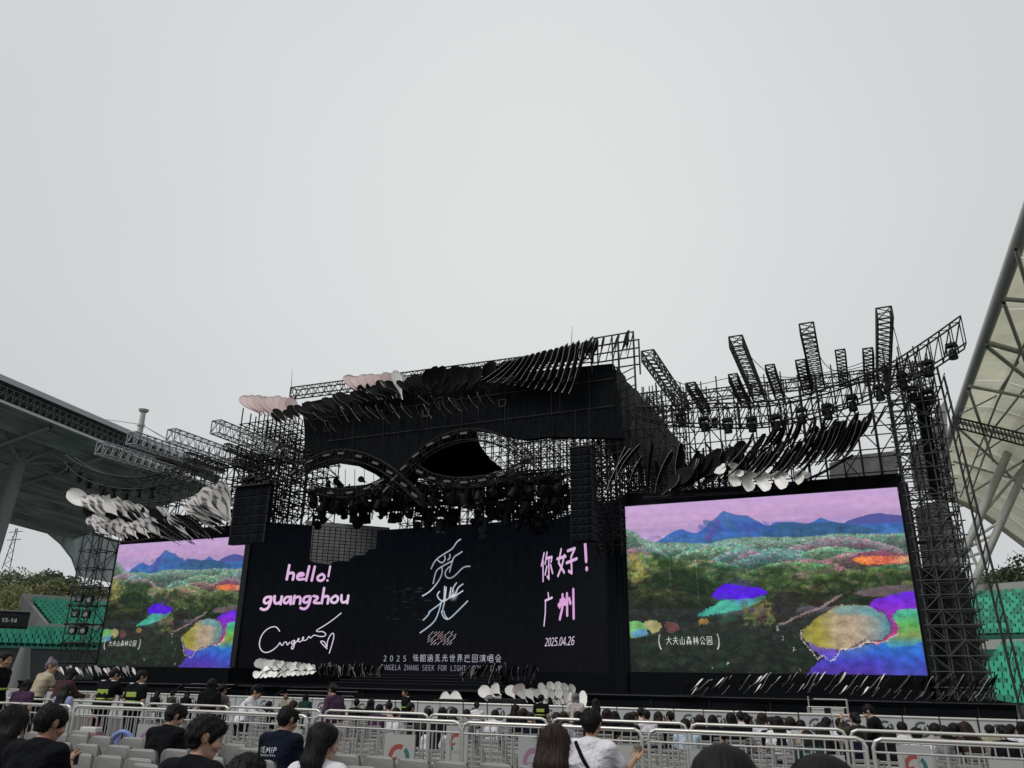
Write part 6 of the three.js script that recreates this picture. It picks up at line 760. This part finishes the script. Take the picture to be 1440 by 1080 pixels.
function hairField(style) {
  const scalp = [cap(V(0, 0.045, 0.03), V(0, 0.045, -0.012), 0.106, 0.097)];
  if (style === 'short') scalp.push(cap(V(0, -0.0, 0.06), V(0, -0.05, 0.055), 0.07, 0.05));
  if (style === 'tousled') scalp.push(cap(V(0, 0.09, -0.01), V(0.03, 0.085, -0.06), 0.07, 0.055), cap(V(0, -0.0, 0.06), V(0, -0.05, 0.055), 0.072, 0.052));
  if (style === 'bob') for (const s of [-1, 0, 1]) scalp.push(cap(V(s * 0.06, 0.02, 0.03), V(s * 0.068, -0.12, 0.035), 0.068, 0.055));
  if (style === 'long') for (const s of [-1, 0, 1]) scalp.push(cap(V(s * 0.055, 0.02, 0.04), V(s * 0.062, -0.15, 0.075), 0.072, 0.068), cap(V(s * 0.062, -0.15, 0.075), V(s * 0.075, -0.42, 0.1), 0.068, 0.045));
  if (style === 'ponytail') scalp.push(cap(V(0, 0.0, 0.06), V(0, -0.04, 0.06), 0.07, 0.05), cap(V(0, 0.04, 0.12), V(0, -0.02, 0.17), 0.035, 0.04), cap(V(0, -0.02, 0.17), V(0, -0.22, 0.14), 0.04, 0.02));
  if (style === 'smooth') scalp.push(cap(V(0, 0.0, 0.06), V(0, -0.05, 0.055), 0.075, 0.055));
  if (style === 'bun') scalp.push(cap(V(0, 0.0, 0.06), V(0, -0.04, 0.06), 0.07, 0.05), cap(V(0, 0.12, 0.08), V(0, 0.15, 0.09), 0.05, 0.045));
  const f = field(scalp, 0.03), long = style === 'long' || style === 'bob', G = (x, y, z) => { const strand = 0.0018 * Math.sin(Math.atan2(x, z + 0.02) * 38 + y * 9) + 0.0012 * Math.sin(x * 160 + y * 60) + (style === 'tousled' ? 0.005 * Math.sin(x * 70 + 1) * Math.sin(z * 80 + y * 50) : 0); const face = 0.098 - Math.hypot(x, (y + 0.035) * 0.86, z + 0.125), ear = long ? -1 : 0.03 - Math.hypot((Math.abs(x) - 0.09), (y + 0.005) * 0.8, z - 0.015), cut = long ? -1 : -(y + 0.075); return Math.max(f(x, y, z) + strand, face, ear, cut); };
  return [G, ...bounds(scalp, 0.03)];
}
const hairCache = {}; const hairGeo = (style, h) => (hairCache[style + h] ??= (() => {
  const [G, lo, hi] = hairField(style), g = surfaceNet(G, lo, hi, h); if (h > 0.01 || style === 'smooth') return g;
  const P = g.attributes.position, N = g.attributes.normal, L = [g], long = style === 'long' || style === 'bob', n = long ? 420 : 520;      // loose strands and tufts over the shell
  for (let i = 0; i < n; i++) { const k = Math.floor(rnd() * P.count), p = V().fromBufferAttribute(P, k), q = V().fromBufferAttribute(N, k), d = V(rr(-0.3, 0.3), -1, rr(-0.2, 0.4)); if (!long && p.y > 0.08) d.set(p.x * 6 + rr(-1, 1), rr(-0.4, 0.3), p.z * 4 + rr(-1, 1)); d.addScaledVector(q, -d.dot(q)).normalize().addScaledVector(q, long ? rr(0, 0.08) : rr(0.1, 0.5)).normalize(); L.push(bar(p.clone().addScaledVector(q, -0.001), p.clone().addScaledVector(d, long ? rr(0.05, 0.13) : rr(0.014, 0.034)), long ? rr(0.0012, 0.0026) : rr(0.002, 0.0038), 4, 0.0004)); }
  return merge(L);
})());
const eyeGeo = merge([-1, 1].map((s) => new THREE.SphereGeometry(0.011, 8, 6).translate(s * 0.031, 0.004, -0.094))), browGeo = merge([-1, 1].map((s) => bar(V(s * 0.018, 0.028, -0.107), V(s * 0.05, 0.027, -0.092), 0.005, 5)));
const capGeo = merge([new THREE.SphereGeometry(0.117, 18, 8, 0, 6.3, 0, 1.5).scale(1, 0.95, 1.08).translate(0, 0.04, 0.01), new THREE.CylinderGeometry(0.095, 0.1, 0.012, 18, 1).scale(0.9, 1, 1.1).translate(0, 0.05, -0.11)]);
const skins = [M(0.42, 0.25, 0.17, 0.55), M(0.36, 0.2, 0.135, 0.55), M(0.5, 0.32, 0.24, 0.55)], hairs = { black: P(0.006, 0.0055, 0.006, 0.6, 0.35), brown: P(0.02, 0.012, 0.009, 0.6, 0.35), ginger: M(0.16, 0.07, 0.035, 0.5), grey: M(0.12, 0.11, 0.12, 0.5), mauve: M(0.1, 0.07, 0.09, 0.5) }, eyeM = M(0.02, 0.018, 0.016, 0.25);
const cloth = (r, g, b) => P(r, g, b, 0.95, 0.2, { bumpMap: creaseTex, bumpScale: 0.035 });
const creaseTex = (() => { const t = grain(256, 0, 255, 4, 4, 1); t.colorSpace = THREE.NoColorSpace; return t; })();
const wear = { black: cloth(0.007, 0.0075, 0.0095), navy: cloth(0.007, 0.01, 0.02), white: cloth(0.68, 0.66, 0.7), grey: cloth(0.22, 0.22, 0.23), beige: cloth(0.4, 0.34, 0.25), olive: cloth(0.045, 0.045, 0.03), purple: cloth(0.07, 0.035, 0.07), lightblue: cloth(0.4, 0.48, 0.55), brown: cloth(0.06, 0.03, 0.03), khaki: cloth(0.28, 0.25, 0.18), plaid: cloth(0.12, 0.09, 0.09), pale: cloth(0.5, 0.44, 0.42), jeans: cloth(0.05, 0.07, 0.12), green: cloth(0.02, 0.05, 0.045), lilac: cloth(0.3, 0.3, 0.5) };
const bodyCache = {};
function bodyGeo(o, h) {
  const key = JSON.stringify([o, h]); if (bodyCache[key]) return bodyCache[key];
  const J = poseOf(o), fine = h < 0.016, legs = [0, 1].flatMap((i) => [cap(J.hip[i], J.knee[i], 0.085 * J.w, 0.058), cap(J.knee[i], J.ankle[i], 0.056, 0.038)]), feet = [0, 1].map((i) => cap(J.ankle[i].clone().setY(0.05), J.toe[i], 0.042, 0.036)), arms = [0, 1].flatMap((i) => [cap(J.sh[i], J.el[i], 0.052 * J.w, 0.04), cap(J.el[i], J.wr[i], 0.04, 0.027)]);
  const hm = J.headM, head = headPrims().map((p) => { const a = p.a.clone().applyMatrix4(hm), b = p.a.clone().add(p.d).applyMatrix4(hm); return cap(a, b, p.ra, p.rb); }), neck = [cap(J.neck, J.headBase.clone().lerp(V().setFromMatrixPosition(hm), 0.5), 0.054, 0.05)];
  const main = meshOf([...torso(J), ...legs, ...feet, ...arms, ...neck, cap(head[0].a, head[0].a.clone().add(head[0].d), 0.08, 0.07)], Math.max(h, 0.014) * 1.25, 0.035), hd = meshOf([...head, cap(neck[0].a.clone().lerp(neck[0].a.clone().add(neck[0].d), 0.4), neck[0].a.clone().add(neck[0].d), 0.05)], fine ? 0.0065 : 0.014, 0.016), L = [main, hd];
  for (const i of [0, 1]) { const s = i ? 1 : -1, dir = J.wr[i].clone().sub(J.el[i]).normalize(), q = new THREE.Quaternion().setFromUnitVectors(V(0, -1, 0), dir), g = (fine ? handGeo : handLow)[(J.grip[i] ? 'grip' : 'relaxed') + s].clone(); g.rotateY(s * (J.grip[i] ? -1.2 : -0.4)); g.applyQuaternion(q); g.translate(J.wr[i].x, J.wr[i].y, J.wr[i].z); L.push(g); }
  const sleeve = o.sleeve ?? 0.62, up = [0, 1].flatMap((i) => { const c = [cap(J.sh[i], J.sh[i].clone().lerp(J.el[i], Math.min(1, sleeve)), 0.06 * J.w, 0.053)]; if (sleeve > 1) c.push(cap(J.el[i], J.el[i].clone().lerp(J.wr[i], sleeve - 1), 0.048, 0.037)); return c; });
  const out = { J, body: merge(L), shirt: meshOf([...torso(J), ...up], Math.max(h, 0.012), 0.04, 0.014), trousers: meshOf([cap(J.P.clone().add(V(-0.075, 0, 0)), J.P.clone().add(V(0.075, 0, 0)), 0.12 * J.w), ...legs.map((p, i) => (i % 2 ? cap(p.a, p.a.clone().addScaledVector(p.d, 0.94), 0.062, 0.052) : p))], Math.max(h, 0.016), 0.04, 0.012), shoes: meshOf(feet, Math.max(0.014, h * 0.8), 0.03, 0.012) };
  return (bodyCache[key] = out);
}
function addUV(g) { if (g.attributes.uv) return; const p = g.attributes.position, uv = new Float32Array(p.count * 2); for (let i = 0; i < p.count; i++) { uv[2 * i] = p.getX(i) * 1.6 + p.getZ(i) * 0.8; uv[2 * i + 1] = p.getY(i) * 1.6; } g.setAttribute('uv', new THREE.BufferAttribute(uv, 2)); }
function person(label, pos, turn, pose, look, group) {
  const { size = 1, near = false, hair = 'short', hairColor = 'black', top = 'black', bottom = 'black', skin = 0, hat, group: gr } = look, h = near ? 0.0125 : 0.024, g = bodyGeo(pose, h), t = thing('person', label, 'person', pos, turn, gr ?? group); t.scale.setScalar(size);
  for (const k of ['shirt', 'trousers', 'shoes']) addUV(g[k]);
  part('body', g.body, skins[skin], t); part('shirt', g.shirt, wear[top], t); part('trousers', g.trousers, wear[bottom], t); part('shoes', g.shoes, wear.black, t);
  const put = (m) => { m.applyMatrix4(g.J.headM); return m; }; const hr = put(part('hair', hairGeo(hair, near ? 0.006 : 0.013), hairs[hairColor], t)); put(part('eyes', eyeGeo, eyeM, t)); if (near) put(part('eyebrows', browGeo, hairs.black, t)); if (hat) put(part('cap', capGeo, wear[hat], t));
  t.userData.joints = undefined; return { t, J: g.J, put };
}
const seatP = (px, py, H = 1.3) => onGround(px, py, H), nearP = (px, py, H) => { const d = rayOf(px, py), s = (H - EYE.y) / d.y; return V(d.x * s, 0, d.z * s); };
const S1 = { sit: true, lean: 0.1, nod: 0.1 }, S2 = { sit: true, lean: 0.22, nod: 0.45, arms: ['phone', 'phone'] }, S3 = { sit: true, lean: 0.05, nod: 0.05, headYaw: 0.7 }, S4 = { sit: true, lean: 0.08, nod: 0.12, headYaw: -0.7 }, S5 = { sit: true, lean: 0.15, nod: 0.2, headYaw: 0.25, tilt: 0.15, slim: true }, T1 = { lean: 0.03, nod: 0.1 }, T2 = { lean: 0.4, nod: 0.3, arms: ['rail', 'rail'] }, T3 = { lean: 0.08, nod: 0.5, arms: ['phone', 'phone'] }, T4 = { lean: 0.05, nod: 0.1, headYaw: 0.9, arms: ['hip', 'side'] };

// ---- the people nearest the camera
{
  const sitNear = (label, px, py, H0, pose, look, turn = 0.4) => { const H = 1.325 * (look.size ?? 1), p = nearP(px, py, H); const r = person(label, V(p.x, 0, p.z), turn, pose, { near: true, size: look.size ?? 1, ...look }); taken.push({ x: p.x, z: p.z, near: true, turn, who: label }); return r; };
  let r = sitNear('man in black T-shirt on the far left holding a phone', 60, 991, 1.3, { sit: true, lean: 0.16, nod: 0.3, headYaw: -0.3, arms: ['lap', 'phone'] }, { hair: 'short', skin: 1, size: 1.075 }, 0.25);
  { const ph = part('phone', new RoundedBoxGeometry(0.075, 0.155, 0.01, 2, 0.004), mat.blackBox, r.t); ph.position.copy(r.J.wr[1]).add(V(-0.05, 0.03, -0.1)); ph.rotation.set(-0.9, 0.3, 0.5); ph.userData.label = 'black phone'; }
  sitNear('person with dark hair cut off by the left picture edge', 4, 990, 1.3, S2, { hair: 'bob', size: 1.06 }, 0.3);
  r = sitNear('man in black shirt and glasses looking down by the left barriers', 236, 990, 1.3, { sit: true, lean: 0.2, nod: 0.42, headYaw: -0.55, arms: ['lap', 'lap'] }, { hair: 'tousled', size: 0.98 }, 0.2);
  r.put(part('glasses', merge([-1, 1].map((s) => new THREE.TorusGeometry(0.02, 0.002, 6, 16).translate(s * 0.031, 0.004, -0.108)).concat([-1, 1].map((s) => bar(V(s * 0.05, 0.006, -0.105), V(s * 0.088, 0.01, 0.005), 0.002, 5)))), mat.blackBox, r.t));
  r = sitNear('man with tousled hair and dark jacket holding his hands clasped', 268, 1007, 1.3, { sit: true, lean: 0.24, nod: 0.2, headYaw: -0.6, arms: ['clasp', 'clasp'], sleeve: 1.5 }, { hair: 'tousled', top: 'black', skin: 0, size: 1.06 }, 0.0);
  r.t.children.find((c) => c.name === 'shirt').userData.label = undefined;
  r = sitNear('man in navy T-shirt with white lettering across the shoulder', 397, 994, 1.3, { sit: true, lean: 0.18, nod: 0.3, headYaw: -0.35, arms: ['lap', 'lap'] }, { hair: 'short', top: 'navy', skin: 1, size: 1.0 }, 0.15);
  { // lettering printed on the back: lies on the cloth a little proud of it
    const tex = canvasTex(256, 128, (c, W, H) => { c.clearRect(0, 0, W, H); c.strokeStyle = '#b9bec4'; strokes(c, 'M30 22L14 30 24 42 10 56M62 18L46 22 50 52 66 50M48 36L62 34M80 54L86 22 94 42 106 20 110 54M122 20L122 52M136 54L138 20 156 22 158 34 140 38', (x) => x * 1.5 + 6, (x, y) => y * 1.5 - 10, 8); for (let i = 0; i < 9; i++) strokes(c, `M${10 + i * 17} 66L${20 + i * 17} ${62 + (i % 3) * 3} ${16 + i * 17} 74 ${24 + i * 17} 72`, (x) => x * 1.5 + 4, (x, y) => y * 1.5 - 8, 4); }), m = M(1, 1, 1, 0.8, { map: tex, transparent: true, alphaTest: 0.3 });
    const g = r.t.children.find((c) => c.name === 'shirt').geometry, f = new THREE.Raycaster(), sh = new THREE.Mesh(g, new THREE.MeshBasicMaterial({ side: THREE.DoubleSide })); sh.updateMatrixWorld(); const pl = new THREE.PlaneGeometry(0.26, 0.13, 16, 8), P = pl.attributes.position; for (let i = 0; i < P.count; i++) { const x = P.getX(i) - 0.085, y = P.getY(i) + 0.87; f.set(V(x, y, 1), V(0, 0, -1)); const hit = f.intersectObject(sh)[0]; P.setXYZ(i, x, y, hit ? hit.point.z + 0.004 : 0.12); } pl.computeVertexNormals(); part('shirt_print', pl, m, r.t);
  }
  r = sitNear('woman with long straight black hair and white top, face turned right', 452, 1019, 1.26, { sit: true, lean: 0.08, nod: 0.1, headYaw: -0.85, slim: true, arms: ['lap', 'lap'] }, { hair: 'long', top: 'white', skin: 2, size: 1.0 }, 0.25);
  sitNear('top of a dark head at the lower edge beside the man in the navy T-shirt', 342, 1066, 1.18, S1, { hair: 'tousled', hairColor: 'black', size: 0.95 }, 0.3);
  r = sitNear('woman with long dark hair seated left of the white T-shirt man', 777, 1021, 1.26, { sit: true, lean: 0.1, nod: 0.2, headYaw: -0.1, slim: true }, { hair: 'long', hairColor: 'brown', top: 'grey', size: 1.015 }, 0.1);
  r = sitNear('man in a white T-shirt with a black bag strap across his back', 829, 999, 1.33, { sit: true, lean: 0.08, nod: 0.14, headYaw: 0.05, arms: ['lap', 'out'] }, { hair: 'short', top: 'white', size: 1.03 }, 0.0);
  { const g = r.t.children.find((c) => c.name === 'shirt').geometry, f = new THREE.Raycaster(), sh = new THREE.Mesh(g, new THREE.MeshBasicMaterial({ side: THREE.DoubleSide })), pts = []; sh.updateMatrixWorld(); for (let i = 0; i <= 14; i++) { const k = i / 14, x = lerp(-0.13, 0.15, k), y = lerp(1.04, 0.62, k); f.set(V(x, y, 1), V(0, 0, -1)); const hit = f.intersectObject(sh)[0]; pts.push(V(x, y, (hit ? hit.point.z : 0.1) + 0.004)); } const st = tubeAlong(pts, 0.019, 40, 6); part('bag_strap', st, wear.black, r.t); const cup = part('paper_cup', new THREE.CylinderGeometry(0.04, 0.032, 0.12, 14), wear.khaki, r.t); cup.position.copy(r.J.wr[1]).add(V(0, 0.05, -0.1)); }
  // two heads right in front of the lens
  let p = nearP(1016, 1046, 1.56); person('dark round head very close to the camera, right of the middle', V(p.x, 0, p.z), 0.1, { lean: 0.04, nod: 0.02 }, { near: true, size: 0.905, hair: 'smooth', top: 'black' });
  p = nearP(1153, 1057, 1.54); person('dark head in flat black cap close to the camera, beside the round head', V(p.x, 0, p.z), 0.1, { lean: 0.04, nod: 0.02, slim: true }, { near: true, size: 0.89, hair: 'smooth', top: 'black', hat: 'black' });
}
// ---- standing by the barriers on the left
const vestM = M(0.32, 0.42, 0.06, 0.6), patchM = M(0.6, 0.64, 0.6, 0.5);
function officer(label, px, py, z, pose, turn, look = {}) {
  const a = at(px, py, z), g0 = gnd(z), H = a.y - g0, r = person(label, V(a.x, g0, z), turn, pose, { size: clamp(H / (pose.lean > 0.25 ? 1.62 : 1.71), 0.8, 1.15), hair: 'short', top: 'black', bottom: 'black', skin: 1, ...look }), J = r.J;
  const back = J.chest.clone().add(V(0, -0.03, 0.135)); part('back_panel', new RoundedBoxGeometry(0.26, 0.1, 0.02, 2, 0.008), vestM, r.t).position.copy(back); for (const i of [0, 1]) part('shoulder_patch', new RoundedBoxGeometry(0.085, 0.025, 0.08, 2, 0.01), patchM, r.t).position.copy(J.sh[i].clone().lerp(J.neck, 0.35).add(V(0, 0.075, 0.02))); part('waist_band', new THREE.TorusGeometry(0.155, 0.022, 6, 20).rotateX(Math.PI / 2).scale(1.15, 1, 0.9), vestM, r.t).position.copy(J.belly); return r;
}
officer('security guard with pale shoulder badges at the far left, facing right', 8, 917, -11.3, { lean: 0.02, nod: 0.05, twist: 0 }, -1.2);
officer('police officer with lime back panel bending over the left barriers', 152, 944, -12.5, { lean: 0.3, nod: 0.4, headYaw: -0.4, arms: ['rail', 'rail'] }, 0.2);
officer('police officer in dark uniform with white shoulder patch standing right of the bending officer', 196, 943, -12.6, { lean: 0.1, nod: 0.2, headYaw: -0.5 }, 0.1);
officer('police officer with lime vest far off below the tour title', 571, 969, -26, T1, 2.6);
officer('police officer in a lime vest standing before the large white feathers', 761, 977, -24.5, T1, 0.2);
const stand = (label, px, py, z, pose, turn, look) => { const a = at(px, py, z), g0 = gnd(z), H = a.y - g0; return person(label, V(a.x, g0, z), turn, pose, { size: clamp(H / (pose.lean > 0.25 ? 1.6 : 1.71), 0.75, 1.14), ...look }); };
stand('person in a beige T-shirt seen from behind at the left barriers', 60, 934, -12.6, { lean: 0.3, nod: 0.2, headYaw: -0.7, arms: ['rail', 'rail'] }, -0.2, { top: 'beige', hair: 'bun', hairColor: 'mauve' });
stand('person in a dark hooded jacket right of the beige T-shirt at the left barriers', 89, 945, -12.7, { lean: 0.3, nod: 0.3, arms: ['rail', 'rail'], sleeve: 1.8 }, 0, { top: 'brown', hair: 'bob' });
stand('woman in a lilac dress standing behind the left end of the nearer barriers', 92, 962, -11.2, { lean: 0.1, nod: 0.2, slim: true }, 0.3, { top: 'lilac', bottom: 'lilac', hair: 'long' });
stand('person in dark trousers standing at the left end of the nearer barriers', 35, 955, -11.5, { lean: 0.2, nod: 0.3 }, 0.4, { top: 'purple', bottom: 'purple', hair: 'bob' });
stand('person in a black top standing before the flight cases on the left', 298, 955, -17, { lean: 0.08, nod: 0.1 }, 0.4, { top: 'black', hair: 'bob' });
stand('person in a plaid shirt just right of the black top by the left stairs', 311, 962, -17.4, { lean: 0.12, nod: 0.2 }, 0.1, { top: 'plaid', hair: 'short' });
stand('person in a white shirt and cap leaning right in the left part of the crowd', 346, 968, -15.4, { lean: 0.36, nod: 0.3, twist: -0.8, arms: ['rail', 'rail'], sleeve: 1.4 }, -0.3, { top: 'white', hair: 'short', hat: 'black' });
stand('woman in a purple cardigan walking left with a pale mask on her face', 474, 961, -17.6, { lean: 0.2, nod: 0.35, stride: 0.12, sleeve: 1.8 }, 1.3, { top: 'purple', bottom: 'purple', hair: 'ponytail' }).put((() => { const m = new THREE.Mesh(new THREE.SphereGeometry(0.062, 12, 8, 0, 6.3, 0, 1.7).rotateX(-Math.PI / 2).scale(0.95, 0.9, 0.75).translate(0, -0.052, -0.075), wear.white); m.name = 'face_mask'; scene.children.at(-1).add(m); return m; })());
stand('young man in black hoodie standing sideways before the stage, looking down', 1229, 990, -19, { lean: 0.14, nod: 0.5, arms: ['phone', 'phone'], sleeve: 1.8 }, 1.35, { top: 'black', hair: 'short', skin: 2 });
stand('person in a pale dress standing before the white feathers', 809, 975, -24, T1, 0.5, { top: 'pale', bottom: 'pale', hair: 'bob', hairColor: 'grey' });
stand('woman with long hair and white shirt walking among the seats right of the white feathers', 838, 983, -22, { lean: 0.1, nod: 0.1, twist: 0.2, slim: true }, 0.3, { top: 'white', hair: 'long' });
stand('person in an olive jacket holding up a phone above the crowd on the right', 1201, 1002, -17.6, { lean: 0.02, nod: 0, arms: ['up', 'up'], sleeve: 1.6 }, 0.5, { top: 'olive', hair: 'ponytail' });
// ---- seated rows before the stage
const crowd = [
  [218, 972, 'bob', 'black', S2], [243, 966, 'short', 'olive', S1], [262, 970, 'bob', 'black', S2], [376, 984, 'short', 'black', S2], [402, 978, 'bun', 'khaki', S3, 'ginger'], [431, 968, 'bob', 'green', S1], [412, 988, 'long', 'black', S4], [462, 984, 'tousled', 'olive', S2],
  [501, 985, 'short', 'black', S3], [521, 986, 'bob', 'black', S1], [532, 992, 'short', 'purple', S2], [546, 990, 'bun', 'beige', S2], [556, 996, 'short', 'white', S1], [577, 992, 'short', 'black', S4], [602, 996, 'short', 'black', S1], [621, 996, 'bob', 'black', S5], [637, 994, 'long', 'black', S1], [654, 996, 'short', 'grey', S2], [671, 987, 'ponytail', 'white', S5],
  [693, 998, 'short', 'white', S2], [724, 993, 'long', 'black', S4], [736, 999, 'bob', 'black', S1], [747, 1000, 'short', 'navy', S2], [782, 1005, 'short', 'pale', S1], [793, 1002, 'bob', 'white', S5], [812, 999, 'long', 'brown', S3], [853, 1001, 'bob', 'black', S1], [866, 1000, 'long', 'black', S5], [884, 1003, 'bob', 'black', S2], [891, 1000, 'short', 'grey', S4], [901, 999, 'short', 'pale', S1], [911, 1001, 'tousled', 'white', S5], [925, 1001, 'long', 'black', S1], [942, 1001, 'tousled', 'black', S3], [984, 1007, 'bob', 'black', S1], [1002, 1005, 'long', 'black', S1], [1030, 1007, 'bob', 'black', S5],
  [1042, 1004, 'short', 'white', S1], [1051, 1006, 'bun', 'black', S4], [1072, 1007, 'bob', 'white', S5], [1084, 1010, 'short', 'black', S3], [1094, 1012, 'long', 'white', S1], [1110, 1011, 'bob', 'lightblue', S3, 'brown'], [1127, 1012, 'short', 'beige', S2], [1156, 1021, 'long', 'black', S1], [1163, 1012, 'short', 'white', S4], [1181, 1012, 'tousled', 'white', S1], [1192, 1016, 'bob', 'khaki', S5, 'brown'], [1206, 1024, 'bob', 'navy', S2], [1226, 1017, 'short', 'black', S1], [1268, 1017, 'short', 'white', S1], [1316, 1022, 'short', 'grey', S4], [1328, 1020, 'bob', 'black', S5], [1341, 1019, 'short', 'black', S1, 'black', 'brown'], [1361, 1020, 'long', 'brown', S5, 'brown'], [1392, 1017, 'short', 'khaki', S2], [1411, 1024, 'ponytail', 'black', S1], [1421, 1017, 'short', 'white', S4], [1437, 1016, 'bob', 'pale', S1],
  [478, 1000, 'short', 'grey', S1], [590, 1010, 'bob', 'black', S2], [612, 1012, 'long', 'white', S1], [1138, 1026, 'bob', 'green', S2], [965, 1014, 'short', 'lightblue', S2], [1290, 1026, 'short', 'white', S2], [1248, 1026, 'bob', 'black', S2],
];
const hairSay = { short: 'short dark hair', tousled: 'tousled dark hair', bob: 'bobbed dark hair', long: 'long dark hair', ponytail: 'a ponytail', bun: 'hair tied in a bun' }, whereabouts = (x) => x < 330 ? 'below left video wall' : x < 540 ? 'below the signature' : x < 640 ? 'below the tour title' : x < 760 ? 'left of white feathers' : x < 880 ? 'below the greeting' : x < 1080 ? 'below the dark wood' : x < 1250 ? 'below the ponds' : 'far right';
const told = {};
crowd.forEach(([px, py, hair, top, pose, hc, hat], i) => {
  const p = onGround(px, py, 1.31), key = [hair, top, whereabouts(px)].join(), n = (told[key] = (told[key] ?? 0) + 1), lab = `seated ${hat ? 'person in brown cap' : 'person'}, ${hairSay[hair]}, ${top === 'lightblue' ? 'light blue' : top} top, ${whereabouts(px)}${n > 1 ? `, ${nth(n - 1)} such` : ''}`, turn = rr(-0.1, 0.5);
  person(lab, p, turn, pose, { hair, top, hairColor: hc ?? (rnd() < 0.2 ? 'brown' : 'black'), bottom: pick(['black', 'jeans', 'grey']), skin: Math.floor(rnd() * 3), hat, size: rr(0.96, 1.04) }, 'people seated before the stage'); taken.push({ x: p.x, z: p.z, near: false, turn, who: lab });
});
chairRows();
renderer.render(scene, camera);
